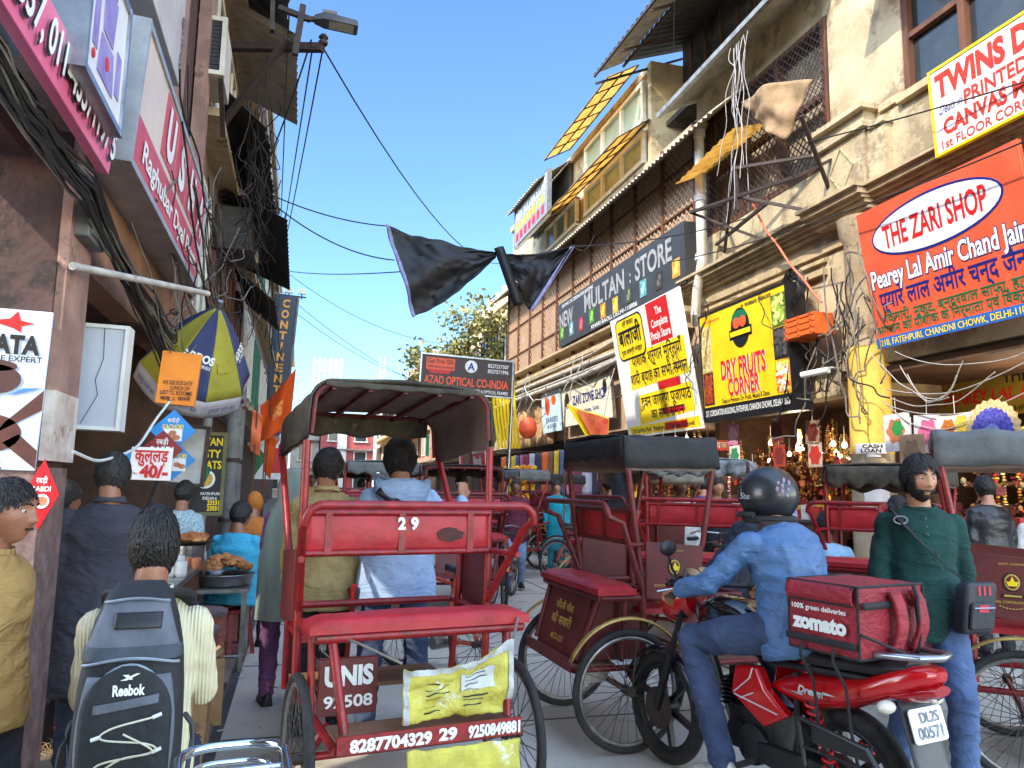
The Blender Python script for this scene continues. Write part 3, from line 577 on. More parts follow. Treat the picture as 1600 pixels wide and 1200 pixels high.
# --- optical board on its post
t = thing('optical_sign', 'dark brown AZAD OPTICAL board on a steel post over the rickshaw hood', 'sign', M=signM((4.22, 20, 4.42), 'S', 0, -2))
MB().box((0, 0, -.04), (2.5, .98, .08)).build('board', mat('brown_board', (66, 42, 38), (50, 34, 32), rough=.5), t)
f = MB()
for s in (-1, 1): f.box((s*1.26, 0, -.03), (.04, 1.04, .12)); f.box((0, s*.5, -.03), (2.48, .04, .118))
f.build('frame', M_steel, t); MB().cyl((1.3, .5, -.09), (1.3, -4.42, -.09), .05).build('post', M_steel, t)
letters(t, M_org, [('AZAD OPTICAL CO-INDIA', 0, -.17, .22, 2.3, dict(bold=2))]); letters(t, M_wt, [('WHOLESALE DEALERS OF SUNGLASSES & OPTICAL FRAMES', 0, -.39, .085, 2.3, dict(bold=1)), ('8527237307', .85, .33, .1, .58), ('8527571996', .85, .18, .1, .58)])
shape(t, 'gift_flash', M_org, [rect(-1.12, .1, -.35, .42)]); shape(t, 'gift_flash', M_rink, [[(-1.0, -.0), (-.5, .0), (-.45, .1), (-1.1, .1)]]); letters(t, M_ink, [('Get Free Gift', -.73, .33, .12, .7), ('with every purchase', -.73, .18, .07, .68)]); shape(t, 'round_logo', M_wt, [ell(.17, .17, 24, .1, .26)]); letters(t, M_blue, [('A', .1, .26, .2, .2, dict(bold=2, z=.01))])
# ---------------------------------------------------------------- LEFT SIDE SIGNS
M_lp = mat('faded_pink_board', (226, 112, 150), (214, 98, 136), rough=.45, ns=2); M_lb = mat('pale_blue_panel', (150, 166, 190), (132, 148, 172), rough=.5, ns=1.5)
t = board('phone_number_sign', 'long pink strip board of raised white phone numbers along the upper left', signM((-.95, 2.5, 3.08), 'E', 4), 2.9, .24, .05, M_lp)
letters(t, M_ink, [('23943557, 011-43571197 5', .555, -.008, .13, 1.72, dict(bold=2, z=.012))], 'letter_shadow'); letters(t, M_wt, [('23943557, 011-43571197 5', .55, .0, .13, 1.72, dict(bold=2, z=.022))])
board('fascia_panel', 'pale blue fascia panel above the pink number strip', signM((-1.1, 2.6, 3.95), 'E'), 3.0, 1.5, .1, M_lb)
t = board('light_box_sign', 'small rounded white light box with a printed mixer, over the pink strip', signM((-.88, 3.42, 3.38), 'E'), .62, .6, .24, mat('light_box_white', (222, 218, 216), (206, 200, 196), rough=.35, ns=3), fm=M_steel, fw=.03)
M_mx = mat('printed_violet', (120, 104, 170), (150, 140, 190)); shape(t, 'mixer_print', M_mx, [[(-.08, -.02), (.08, -.02), (.11, .2), (-.11, .2)], [(-.13, -.22), (.13, -.22), (.1, -.04), (-.1, -.04)], rect(-.09, .21, .09, .24), rect(-.22, -.15, -.15, .08), rect(.16, -.18, .24, .02)]); shape(t, 'mixer_dial', M_rink, [ell(.03, .03, 12, 0, -.13), ell(.02, .02, 10, -.2, -.19)], .007)
M_ush = mat('faded_cream_face', (214, 196, 176), (200, 180, 162), rough=.4, ns=2); M_ur = mat('faded_red_print', (196, 66, 80), (182, 58, 72), rough=.45)
t = board('light_box_sign', 'long cream light box with faded red USHA lettering along the left fronts', signM((-.9, 5.48, 3.51), 'E', 3), 2.66, .76, .36, M_ush, fm=mat('box_edge', (170, 172, 174), (150, 150, 152), rough=.4, metal=.4), fw=.035)
shape(t, 'red_band', M_ur, [rect(-1.31, -.36, 1.31, -.1), rect(-.66, -.05, -.2, .34), rect(-.17, -.05, .29, .34), rect(.32, -.05, .78, .34), rect(.81, -.05, 1.28, .34)]); letters(t, M_wt, [('U', -.43, .145, .28, .26, dict(bold=4, z=.01)), ('S', .06, .145, .28, .24, dict(bold=4, z=.01)), ('H', .55, .145, .28, .26, dict(bold=4, z=.01)), ('A', 1.05, .145, .28, .3, dict(bold=4, z=.01)), ('Raghubar Dyal Prem', 0, -.23, .12, 2.2, dict(bold=2, z=.01))])
t = board('light_box_sign', 'plain white sign box with a brown underside, higher than the red lettered one', signM((-.95, 4.7, 4.75), 'E'), 1.7, 1.0, .4, mat('dusty_box', (196, 190, 184), (170, 160, 152), rough=.5, ns=2)); letters(t, M_ink, [('Sharda', .78, -.2, .09, .4, dict(rot=PI/2))])
t = board('blank_light_box', 'large blank grey white light box with an open frame between pillar and parasol', signM((-1.09, 4.6, 2.055), 'S', 0, -1), .27, .56, .12, mat('grey_white_sheet', (182, 186, 194), (170, 174, 184), rough=.35, ns=1.5), fm=M_white, fw=.02)
MB().tube([(0.02, .27, .004), (.03, .1, .004), (.0, -.02, .004), (.02, -.1, .004), (-.05, -.26, .004)], .002, 5).build('stray_wire', M_wire, t)
# fan poster on the pillar
t = board('fan_poster', 'ceiling fan poster with a red star logo on the left pillar', signM((-1.62, 3.868, 1.9), 'S', 0, -1), 1.0, .72, .012, mat('poster_blue_white', (196, 206, 222), (180, 194, 214), rough=.4, ns=1))
M_fan = mat('printed_brown', (96, 56, 50), (78, 46, 42), rough=.4); letters(t, M_ink, [('AJATA', .33, .2, .08, .27, dict(bold=4)), ('THE EXPERT', .37, .135, .025, .22, dict(bold=1))]); shape(t, 'star_logo', M_rink, [[(.25, .3), (.33, .315), (.36, .35), (.375, .31), (.43, .3), (.38, .285), (.38, .255), (.345, .275)]])
shape(t, 'fan_print', M_fan, [[(.33, -.2), (.36, -.15), (.5, -.0), (.5, -.09)], [(.36, -.24), (.42, -.2), (.5, -.27), (.5, -.35)], rect(.285, -.14, .325, .06), ell(.13, .085, 24, .30, -.2)], .004); shape(t, 'fan_print', mat('printed_dark_brown', (70, 38, 36)), [ell(.1, .065, 24, .305, .04), ell(.08, .025, 20, .305, .1)], .007); shape(t, 'blue_swoosh', mat('printed_blue', (60, 120, 190)), [[(.36, -.03), (.42, .005), (.49, .01), (.43, -.01)]], .006); letters(t, M_blue, [('COOL', .3, -.33, .05, .14, dict(z=.006))])
# diamonds and price cards of the snack stall
def diamond(name, label, c, s, m, face='S', d=.012, roll=0, asp=1): 
    t = thing(name, label, 'sign', M=signM(c, face, 0, roll)); MB().prism([(0, -s*asp), (s, 0), (0, s*asp), (-s, 0)], -d, 0).build('board', m, t); return t
M_sky = mat('bright_blue_board', (36, 136, 206), (28, 120, 190), rough=.45)
M_food = mat('printed_pastry', (206, 140, 100), (176, 104, 70), ns=30)
t = diamond('menu_diamond', 'blue KACHORI diamond sign, the upper of the two blue ones over the stall', (-.77, 5.2, 1.81), .135, M_sky, asp=.98); letters(t, M_yel, [('KACHORI', 0, .025, .028, .12, dict(bold=2))]); letters(t, M_wt, [('कचौड़ी', 0, .062, .034, .07)]); o = shape(t, 'food_picture', M_wt, [rect(-.055, -.065, .055, .012)], .004); shape(o, 'printed_pastry', M_food, [ell(.024, .018, 12, -.026, -.035), ell(.024, .018, 12, .02, -.042), ell(.022, .016, 12, .0, -.012)], .007)
t = diamond('menu_diamond', 'lower blue diamond sign half hidden by the white price card', (-.765, 5.22, 1.63), .135, M_sky, asp=.98); letters(t, M_yel, [('KACHORI', .02, .025, .026, .13, dict(bold=2))]); o = shape(t, 'food_picture', M_wt, [rect(.0, -.07, .08, .01)], .004); shape(o, 'printed_pastry', M_food, [ell(.02, .016, 12, .03, -.03), ell(.02, .016, 12, .06, -.04)], .007)
t = diamond('menu_diamond', 'dark red RABDI diamond sign behind the white price card', (-.82, 5.17, 1.69), .12, mat('crimson_board', (140, 22, 36), (120, 18, 30), rough=.4)); letters(t, M_wt, [('RABDI', 0, .0, .035, .13, dict(bold=2)), ('रबड़ी', 0, .045, .045, .07)])
t = board('price_card', 'white card reading kulhad 40/- in red over the snack stall', signM((-.87, 5.14, 1.6), 'S', 0, -1), .235, .2, .01, mat('white_card', (236, 232, 230), (228, 224, 222), rough=.5)); letters(t, M_rink, [('कुल्लड़', .0, .045, .1, .19, dict(bold=1.5)), ('40/-', .02, -.045, .07, .16, dict(bold=4)), ('Rs', -.085, -.06, .014, .02)])
t = diamond('menu_diamond', 'red RABDI diamond sign fixed to the chipped pillar', (-1.09, 3.86, 1.43), .07, mat('red_board', (206, 30, 40), (190, 26, 36), rough=.4), asp=2.2); letters(t, M_wt, [('RABDI', 0, .025, .022, .075, dict(bold=2)), ('रबड़ी', 0, .06, .034, .045)]); shape(t, 'bowl_print', M_wt, [ell(.03, .032, 16, .005, -.03)]); shape(t, 'bowl_print', M_food, [ell(.022, .02, 16, .005, -.028)], .007)
diamond('menu_diamond', 'small blue diamond sign far inside the shop', (-1.15, 5.9, 1.64), .07, M_sky)
M_oc = mat('orange_card', (226, 136, 40), (206, 116, 30), rough=.7, ns=4)
t = board('handwritten_board', 'orange board of scrawled black handwriting under the parasol', signM((-.82, 5.6, 2.19), 'S', 0, -4), .25, .36, .06, M_oc); letters(t, M_ink, [('WE SEE SCR LATE', 0, -.03, .028, .19, dict(rot=.06)), ('LUNCH OF', .02, -.065, .026, .12, dict(rot=.05)), ('LIST TL ROOMS', 0, -.1, .028, .2, dict(rot=.05)), ('बाबू ८ कमरे', 0, -.14, .036, .19, dict(rot=.06))])
t = board('restaurant_sign', 'black restaurant board with yellow lettering and a noodle bowl, beside the drainpipes', signM((-.81, 7.5, 1.57), 'S'), .3, .72, .03, M_ink, fm=mat('olive_rim', (110, 104, 60))); letters(t, M_yel, [('DIWAN', .0, .29, .07, .26, dict(bold=2)), ('TASTY', .0, .18, .07, .24, dict(bold=2)), ('TREATS', .0, .08, .07, .26, dict(bold=2)), ('23331', .08, -.26, .04, .1, dict(bold=2)), ('23031', .08, -.31, .04, .1, dict(bold=2))]); letters(t, M_wt, [('FATEHPURI', .05, -.18, .025, .16), ('DELHI-6', .05, -.22, .025, .12)], 'small_lettering'); shape(t, 'bowl_print', M_wt, [ell(.085, .085, 24, 0, -.05)]); shape(t, 'bowl_print', mat('printed_noodle', (226, 186, 80), (200, 150, 60), ns=30), [ell(.065, .065, 24, 0, -.05)], .008); shape(t, 'leaf_print', M_grn, [[(-.02, .14), (.04, .02), (.0, -.08), (-.05, .02)]], .01)
board('grey_panel', 'plain grey white panel leaning behind the blue diamonds', signM((-.93, 7.2, 1.72), 'S', 0, -3), .28, .5, .04, mat('grey_panel', (176, 176, 174), (150, 150, 150), rough=.5), fm=M_iron)
# the tall vertical board
t = thing('hotel_sign', 'tall dark vertical CONTINENTAL board jutting from the left fronts', 'sign', M=signM((-.9, 29.6, 6.0), 'S', 0, -3)); MB().box((0, 0, -.15), (.74, 5.0, .3)).build('board', mat('slate_board', (44, 56, 74), (36, 46, 60), rough=.5), t)
letters(t, mat('amber_letter', (242, 170, 70), (230, 150, 50)), [(c, .02, 2.2-k*.41, .29, .27 if c != 'I' else .07, dict(bold=3, z=.01)) for k, c in enumerate('CONTINENTAL')]); MB().cyl((.42, -3, -.1), (.42, 2.5, -.1), .05).build('mast', M_conc, t); MB().bar((-.3, 2.55, -.15), (.7, 2.55, -.15), .05, .05).build('bracket', M_iron, t)
for k, x in enumerate((.25, .72)):
    o = thing('flood_light', ['small floodlight over the middle of the tall vertical board', 'small floodlight on the outer end of the bracket over the tall board'][k], 'lamp', (-.95+x, 29.8, 8.75), group='floodlights over the tall board'); MB().box((0, 0, 0), (.3, .12, .2)).build('housing', M_steel, o); MB().box((0, -.07, 0), (.26, .02, .16)).build('lens', mat('lamp_glass', (236, 230, 200), rough=.2), o); MB().bar((0, .05, -.1), (0, .15, -.28), .04, .04).build('arm', M_iron, o)
t = board('political_poster', 'colourful poster with a red, white and green design far down the left side', signM((-.9, 26, 2.6), 'S'), .9, 2.0, .05, M_wt); shape(t, 'print', M_rink, [rect(-.1, -.8, .44, -.0)]); shape(t, 'print', M_grn, [[(-.45, -.9), (-.1, -.3), (-.45, .1)]]); shape(t, 'portrait_print', mat('printed_skin', (170, 120, 90)), [ell(.16, .2, 16, .1, .3)]); shape(t, 'portrait_print', M_blue, [ell(.2, .14, 16, .1, .52)], .008)
board('blue_poster', 'tall faded blue banner hanging beneath the tall vertical board', signM((-.75, 28, 3.3), 'S'), .8, 1.5, .04, mat('faded_blue', (96, 140, 180), (70, 110, 156)))
# ================================================================ CYCLE RICKSHAWS
M_seat = mat('red_rexine', (178, 34, 42), (150, 26, 34), rough=.5, ns=7, bump=.25, bs=14, stain=(112, 52, 48), st=.6)
M_cloth = mat('grimy_black_canvas', (46, 45, 44), (34, 33, 33), rough=.85, ns=4, bump=.3, bs=24, stain=(78, 74, 68), st=.64)
M_gcan = mat('grey_canvas', (108, 110, 110), (84, 86, 86), rough=.85, ns=4, bump=.3, bs=24, stain=(60, 60, 60), st=.64)
M_camo = mat('patched_canvas', (84, 76, 58), (46, 44, 40), rough=.85, ns=7, bump=.3, bs=20, stain=(140, 124, 92), st=.62)
M_lining = mat('canvas_lining', (128, 110, 98), (104, 90, 82), rough=.9, ns=3, bump=.2)
M_rim = mat('dull_rim', (150, 146, 140), (110, 104, 98), rough=.4, metal=.7, ns=14)
M_gold = mat('gold_print', (206, 170, 80), (186, 148, 66), rough=.5)
M_box = mat('maroon_box', (110, 38, 34), (86, 30, 28), rough=.55, ns=5, stain=(66, 44, 38), st=.6, bump=.1)
def wheel(par, c, r=.345, ax=(1, 0, 0), n=32, tw=.021, name='wheel'):
    ax = V(ax).normalized(); u = ax.orthogonal().normalized(); u = V((0, 1, 0)) if abs(ax.x) > .9 else u; w = ax.cross(u); c = V(c)
    ring = lambda rr, k, N, o=0: c+(u*math.cos(2*PI*k/N)+w*math.sin(2*PI*k/N))*rr+ax*o
    t = MB().tube([ring(r-tw, k, 40) for k in range(40)], tw, 10, closed=True).build(name, M_tyre, par)
    MB().tube([ring(r-tw*2.3, k, 40) for k in range(40)], tw*.62, 8, closed=True).build('rim', M_rim, t)
    s = MB()
    for k in range(n):
        s.bar(ring(.022, k+(.35*n/4 if k % 4 < 2 else -.35*n/4), n, .03 if k % 2 else -.03), ring(r-tw*2.6, k, n), .0034, .0034)
    s.build('spokes', mat('dull_spoke', (96, 94, 90), (64, 62, 60), rough=.45, metal=.6), t, smooth=False)
    MB().cyl(c-ax*.05, c+ax*.05, .026, 12).build('hub', M_iron, t); return t
def arc(c, r, a0, a1, n, pl='yz'):
    return [(c[0], c[1]+r*math.cos(R(a0+(a1-a0)*k/n)), c[2]+r*math.sin(R(a0+(a1-a0)*k/n))) for k in range(n+1)]
def cushion(par, name, x0, x1, y0, y1, z0, z1, m):
    mb = MB(); mb.grid(lambda u, v: (x0+(x1-x0)*u, y0+(y1-y0)*v, z1-(z1-z0)*.55*(abs(2*u-1)**14)-(z1-z0)*.5*(abs(2*v-1)**6)+.006*nz(u*9, v*4, x0)), 40, 14)
    n = len(mb.v); mb.bx((x0+.002, y0+.002, z0), (x1-.002, y1-.002, z0+(z1-z0)*.55)); return mb.build(name, m, par)
def canopy(t, zc, y0, y1, h, r, w, m, sl=0, seed=0, hf=.14, lining=True, hb=0):
    prof = [(-w-.012, zc-h)]
    for k in range(9):
        a = R(180-90*k/8); prof.append((-w+r+r*math.cos(a), zc-r+r*math.sin(a)))
    for k in range(1, 6): prof.append((-w+r+(2*w-2*r)*k/6, zc+.02*math.sin(PI*k/6)))
    for k in range(9):
        a = R(90-90*k/8); prof.append((w-r+r*math.cos(a), zc-r+r*math.sin(a)))
    prof.append((w+.012, zc-h)); n = len(prof)-1
    def fn(u, v):
        f = u*n; k = min(int(f), n-1); f -= k; x = prof[k][0]*(1-f)+prof[k+1][0]*f; z = prof[k][1]*(1-f)+prof[k+1][1]*f
        y = y0+(y1-y0)*v; z += sl*(v-.5); z -= .022*math.sin(PI*v*3)**2*(1 if zc-z < h*.8 else 0)
        return (x+.008*nz(x*3+seed, y*6, z*6), y, z+.010*nz(x*4+seed, y*5, 2))
    mb = MB(); mb.grid(fn, n*2, 18)
    if hf:   # front valance
        mb.grid(lambda u, v: (-w+r*.5+(2*w-r)*u, y1+.004+.02*v, zc+sl*.5-.02-(hf)*v*(1-.1*math.sin(u*19+seed))+.01*nz(u*8+seed, v)), 30, 4)
    if hb: mb.grid(lambda u, v: (-w+r*.6+(2*w-r*1.2)*u, y0-.004, zc-sl*.5-.006-hb*v*(1-.25*math.sin(u*16+seed)**2)), 30, 3)
    c = mb.build('canopy', m, t, thick=.014)
    if lining:
        l = MB(); l.grid(lambda u, v: (lambda p: (p[0]*.975, p[1]*1.0+.004, p[2]-.016))(fn(u, .02+.96*v)), n, 8); l.build('lining', M_lining, c)
    rb = MB()
    for k in range(5):
        x = (-w+r)+(2*w-2*r)*k/4; rb.bar((x, y0+.01, zc-sl*.5-.034), (x, y1-.01, zc+sl*.5-.034), .022, .02)
    for y, z in ((y0+.012, zc-sl*.5), (y1-.012, zc+sl*.5)):
        rb.tube([(-w+.01, y, z-h+.02)]+[(-w+r+(r-.02)*math.cos(R(180-90*k/5)), y, z-r+(r-.02)*math.sin(R(180-90*k/5))) for k in range(6)]+[(w-r+(r-.02)*math.cos(R(90-90*k/5)), y, z-r+(r-.02)*math.sin(R(90-90*k/5))) for k in range(6)]+[(w-.01, y, z-h+.02)], .012, 8)
    rb.build('hood_frame', M_dred, c); return c
def rickshaw(label, loc, rz, group='cycle rickshaws in the street', paint=None, cz=1.78, ch=.17, cr=.06, cy=(.2, .95), cm=None, sl=0, hf=.1, hb=0, emblem=True, box_text=None, bike=True, seat=None, pan=None, hoop=True, lean=.14, guard=True, rs=.2, wy=0, saddle=True, cw=.49, q=0):
    P = paint or M_red; S = seat or M_seat
    t = thing('cycle_rickshaw', label, 'rickshaw', loc, rz, group)
    for s in (-1, 1): wheel(t, (s*.5, wy, .345))
    fr = MB()
    fr.cyl((-.5, wy, .345), (.5, wy, .345), .017, 10)
    for s in (-1, 1):
        fr.tube([(s*.4, -.3, .45), (s*.4, .95, .45)], .018, 8); fr.tube([(s*.47, -.16, .86), (s*.47, .78, .86)], .019, 8)
        fr.tube([(s*.47, .28+q, .5), (s*.475, .28+q, .9), (s*.475, cy[0]+.03, cz-ch+.02)], .02, 10)                   # rear hood post
        fr.tube([(s*.45, .72+q, .46), (s*.46, .66+q, .9), (s*.465, .66+q, 1.1), (s*.47, .69+q, 1.17), (s*.475, cy[1]-.02, cz-ch+.03)], .018, 10)   # front hood post
        fr.tube([(s*.4, -.14, .86), (s*.36, -.26, .5)], .02, 10)                                            # rear leg
        fr.tube([(s*.36, .05, .45), (s*.42, .1, .345)], .02, 8)
        fr.tube([(s*.46, .0, .86), (s*.45, -.02, .5)], .016, 8)
        if hoop: fr.tube([(s*.52, .0, 1.17), (s*.475, .28+q, 1.17)], .015, 8)
    fr.tube([(-.47, -.16, .86), (.47, -.16, .86)], .021, 10); fr.tube([(-.47, .26, .86), (.47, .26, .86)], .019, 8); fr.tube([(-.46, .78, .86), (.46, .78, .86)], .019, 8)
    fr.tube([(-.4, -.3, .45), (.4, -.3, .45)], .018, 8); fr.tube([(-.4, .95, .45), (.4, .95, .45)], .018, 8)
    fr.build('frame', P, t)
    if hoop:
        h = MB(); pts = [(-.475, .27+q, .92), (-.53, lean*-.35, 1.3)]
        for k in range(6): a = R(180-90*k/5); pts.append((-.46+.075*math.cos(a), -lean-.01*k/5, 1.335+.075*math.sin(a)))
        for k in range(6): a = R(90-90*k/5); pts.append((.46+.075*math.cos(a), -lean-.01*(5-k)/5, 1.335+.075*math.sin(a)))
        pts += [(.53, lean*-.35, 1.3), (.475, .27+q, .92)]; h.tube(pts, .019, 12); h.build('rear_rail', P, t)
    bp = MB(); bp.grid(lambda u, v: (-.455+.91*u, .262+q+.012*math.sin(PI*v)*-1+.004*nz(u*14, v*6), 1.18+.175*v), 40, 10); b = bp.build('back_panel', S if pan is None else pan, t, thick=.02)
    st = MB()
    for x in (-.36, .0, .36): st.box((x, .243+q, 1.267), (.032, .012, .2))
    for z in (1.172, 1.362): st.tube([(-.47, .255+q, z), (.47, .255+q, z)], .016, 10)
    st.build('panel_straps', P, b)
    cushion(t, 'rear_seat', -.5, .5, -.19, rs, .88, .945, S); cushion(t, 'main_seat', -.46, .46, .3+q, .72+q, .76, .82, S)
    for s in (-1, 1):
        p = MB(); p.prism([(.29+q, .86), (.66+q, .82), (.675+q, 1.16), (.29+q, 1.19)], -.008, .008, frame((s*.492, 0, 0), (0, 1, 0), (0, 0, 1), (1, 0, 0)))
        o = p.build('side_panel', M_box, t, bevel=.003); M = frame((s*.502, .475+q, 1.02), (0, s, 0), (0, 0, 1), (s, 0, 0))
        if emblem:
            e = MB(); plate(e, ell(.042, .05, 24, 0, .02), .003); plate(e, rect(-.05, -.062, .05, -.042), .003); e.build('emblem', M_ink, o).matrix_local = M
            e = MB(); plate(e, ell(.036, .043, 24, 0, .02), .006); plate(e, rect(-.04, -.057, .04, -.047), .006); e.build('emblem_ring', M_gold, o, smooth=False).matrix_local = M
            e = MB(); plate(e, ell(.028, .034, 20, 0, .02), .009); e.build('emblem_ground', M_box, o, smooth=False).matrix_local = M
            e = MB(); plate(e, [(-.02, .0), (.02, .0), (.028, .025), (.012, .022), (0, .05), (-.012, .022), (-.028, .025)], .012); e.build('emblem_flame', M_yel, o, smooth=False).matrix_local = M
            e = MB(); put_text(e, 'MUNICIPAL CORPORATION OF DELHI', 0, -.085, .013, .27, z=.004); put_text(e, 'GOVT. LICENCE', 0, .115, .009, .12, z=.004)
            for k in range(9): plate(e, ell(.006, .003, 8, -.06+.015*k, -.108-.012*math.sin(PI*k/8)), .004)
            e.build('panel_lettering', M_gold, o, smooth=False).matrix_local = M
    bx = MB(); bx.prism([(-.27, .48), (.2, .48), (.2, .84), (-.16, .84)], -.33, .33, frame((0, 0, 0), (0, 1, 0), (0, 0, 1), (1, 0, 0)))
    if box_text != 'none':
        o = bx.build('luggage_box', M_box, t, bevel=.004)
        if box_text:
            n = V((0, -.36, .11)).normalized(); M = frame((0, -.22, .66), (1, 0, 0), (0, .11, .36), n); e = MB()
            for tx, y, hh, ww in box_text: put_text(e, tx, 0, y, hh, ww, z=.005)
            e.build('lettering', M_gold, o, smooth=False).matrix_local = M
    mp = mat('worn_plank', (128, 92, 66), (94, 68, 52), rough=.85, ns=6, stretch=(.3, 1, 1)); MB().box((0, -.17, .465), (.78, .28, .02)).build('rear_footboard', mp, t); MB().box((0, .8, .46), (.8, .34, .02)).build('front_footboard', mp, t); f = MB(); f.box((0, -.318, .475), (.8, .012, .07)); o = f.build('foot_rail', P, t)
    if cm is not None or cm is None: canopy(t, cz, cy[0], cy[1], ch, cr, cw, cm or M_cloth, sl, seed=loc[0]*3, hf=hf, hb=hb)
    for s in (-1, 1) if guard else ():
        m = MB(); m.grid(lambda u, v: (s*.5+(v-.5)*.05, wy+.4*math.cos(R(25+130*u)), .345+.4*math.sin(R(25+130*u))+.015*math.cos((v-.5)*3)), 18, 4); m.build('mudguard', mat('brass_strip', (190, 160, 84), (150, 120, 66), rough=.4, metal=.5), t, thick=.004)
    if bike:
        f = MB(); f.tube([(0, .95, .45), (0, 1.15, .38), (0, 1.35, .36)], .02, 8); f.tube([(0, 1.35, .36), (0, 1.2, .9)], .017, 8); f.tube([(0, 1.22, .84), (0, 1.75, .92)], .017, 8); f.tube([(0, 1.35, .36), (0, 1.74, .84)], .018, 8); f.tube([(0, .78, .86), (0, 1.2, .8)], .016, 8); f.build('bicycle_frame', P, t)
        for s in (-1, 1): pass
        k = MB()
        for s in (-1, 1): k.tube([(s*.055, 1.99, .345), (s*.05, 1.8, .78), (0, 1.76, .86)], .012, 8)
        k.tube([(0, 1.76, .84), (0, 1.72, 1.02)], .014, 8); k.build('fork', M_iron, t); wheel(t, (0, 1.99, .345), name='front_wheel')
        k = MB(); k.tube([(-.27, 1.5, 1.03), (-.22, 1.62, 1.05), (0, 1.72, 1.03), (.22, 1.62, 1.05), (.27, 1.5, 1.03)], .011, 8); k.build('handlebar', M_steel, t)
        k = MB() if saddle else None
        if saddle: k.loft([[(w*math.cos(2*PI*i/12), y, .94+.03*math.sin(2*PI*i/12)) for i in range(12)] for y, w in ((1.05, .03), (1.08, .1), (1.16, .11), (1.24, .05), (1.34, .025))]); k.build('saddle', M_black, t)
    return t
# --- 1: the one we follow
main = rickshaw('red cycle rickshaw seen from behind, number 29 on its back panel, with a brown hood', (.545, 3.62, 0), R(9), guard=False, saddle=False, rs=.02, cz=1.965, ch=.28, cr=.11, cw=.47, cy=(.25, 1.16), cm=M_camo, hf=.12, hb=.03, sl=-.07, emblem=False, box_text='none')
def on(t, M, name, m, fn, par=None):
    mb = MB(); fn(mb); o = mb.build(name, m, par or t, smooth=False); o.matrix_local = M; return o
mk = [o for o in main.children if o.name.startswith('back_panel')][0]
on(main, frame((0, .232, 1.267), (1, 0, 0), (0, 0, 1), (0, -1, 0)), 'lettering', M_wt, lambda m: (put_text(m, '2', -.005, .045, .055, .04, bold=4), put_text(m, '9', .06, .045, .055, .04, bold=4)), mk)
on(main, frame((.25, .238, 1.255), (1, 0, 0), (0, 0, 1), (0, -1, 0)), 'worn_patch', mat('worn_brown', (86, 40, 34), (64, 34, 30), rough=.8, ns=20), lambda m: plate(m, [(.07*math.cos(a)*(1+.3*nz(a*2)), .035*math.sin(a)*(1+.4*nz(a*2, 3))) for a in [2*PI*k/24 for k in range(24)]], .004), mk)
rk = [o for o in main.children if o.name.startswith('foot_rail')][0]
on(main, frame((0, -.325, .475), (1, 0, 0), (0, 0, 1), (0, -1, 0)), 'lettering', M_wt, lambda m: (put_text(m, '8287704329', -.18, -.002, .045, .34, bold=4), put_text(m, '29', .06, .003, .045, .08, bold=4), put_text(m, '9250849881', .27, .0, .045, .24, bold=4)), rk)
b = MB().box((-.27, .1, .6), (.26, .04, .24)).build('luggage_box', M_box, main); on(main, frame((-.27, .078, .6), (1, 0, 0), (0, 0, 1), (0, -1, 0)), 'lettering', M_wt, lambda m: (put_text(m, 'UNIS', 0, .05, .08, .22, bold=4), put_text(m, '92508', .0, -.06, .05, .22, bold=2)), b)
M_sack = mat('yellow_woven_sack', (206, 196, 84), (180, 168, 72), rough=.7, ns=9, bump=.3, bs=60, stain=(224, 222, 206), st=.58)
def sackfn(w, h, y, z, s):
    return lambda u, v: (-.12+w*u, y+.03*nz(u*5+s, v*4)+.035*math.sin(PI*u)*(1-v), z+h*v-.05*math.sin(PI*u)*v*v+.012*nz(u*11, v*9, s)+(.09*(u-.35))*v)
sk = thing('sack', 'yellow woven plastic sack tied across the back of the rickshaw above the phone numbers', 'sack', (.545, 3.62, 0), R(9)); MB().grid(sackfn(.5, .25, -.26, .515, 1), 40, 24).build('cloth', M_sack, sk, thick=.012)
SF = sackfn(.5, .25, -.26, .515, 1)
for uv in ((lambda u, v: SF(u, .9+.12*v)), (lambda u, v: SF(.05*v, u)), (lambda u, v: SF(.95+.05*v, u))): MB().grid(lambda u, v: (lambda p: (p[0], p[1]-.012, p[2]))(uv(u, v)), 40, 2).build('hem', mat('grey_hem', (196, 196, 190), (150, 152, 148), rough=.8, ns=14), sk)
e = MB(); e.grid(lambda u, v: (lambda p: (p[0], p[1]-.013, p[2]))(sackfn(.5, .25, -.26, .515, 1)(.52+.3*u, .42+.34*v)), 20, 12); e.build('printed_panel', mat('pale_print', (206, 208, 206), (190, 190, 184)), sk)
e = MB(); rr = random.Random(4)
for k in range(13):
    u0 = rr.choice((.2, .55)); v0 = .12+.05*k; L = rr.uniform(.1, .24)
    e.grid(lambda u, v: (lambda p: (p[0], p[1]-.016, p[2]))(sackfn(.5, .25, -.26, .515, 1)(u0+L*u, v0+.018*v)), 12, 1)
e.build('print', M_ink, sk)
s2 = thing('sack', 'second yellow sack hanging below the footboard of the rickshaw', 'sack', (.545, 3.62, 0), R(9)); MB().grid(lambda u, v: (-.12+.5*u, -.345+.02*nz(u*5, v*4), .43-.34*v+.01*nz(u*9, 1)), 30, 16).build('cloth', M_sack, s2, thick=.012); on(s2, frame((.14, -.372, .26), (1, 0, 0), (0, 0, 1), (0, -1, 0)), 'print', M_ink, lambda m: (put_text(m, '3/NO', .05, .0, .06, .1, bold=2), put_text(m, 'BSAF', -.12, -.02, .06, .12, bold=1)))
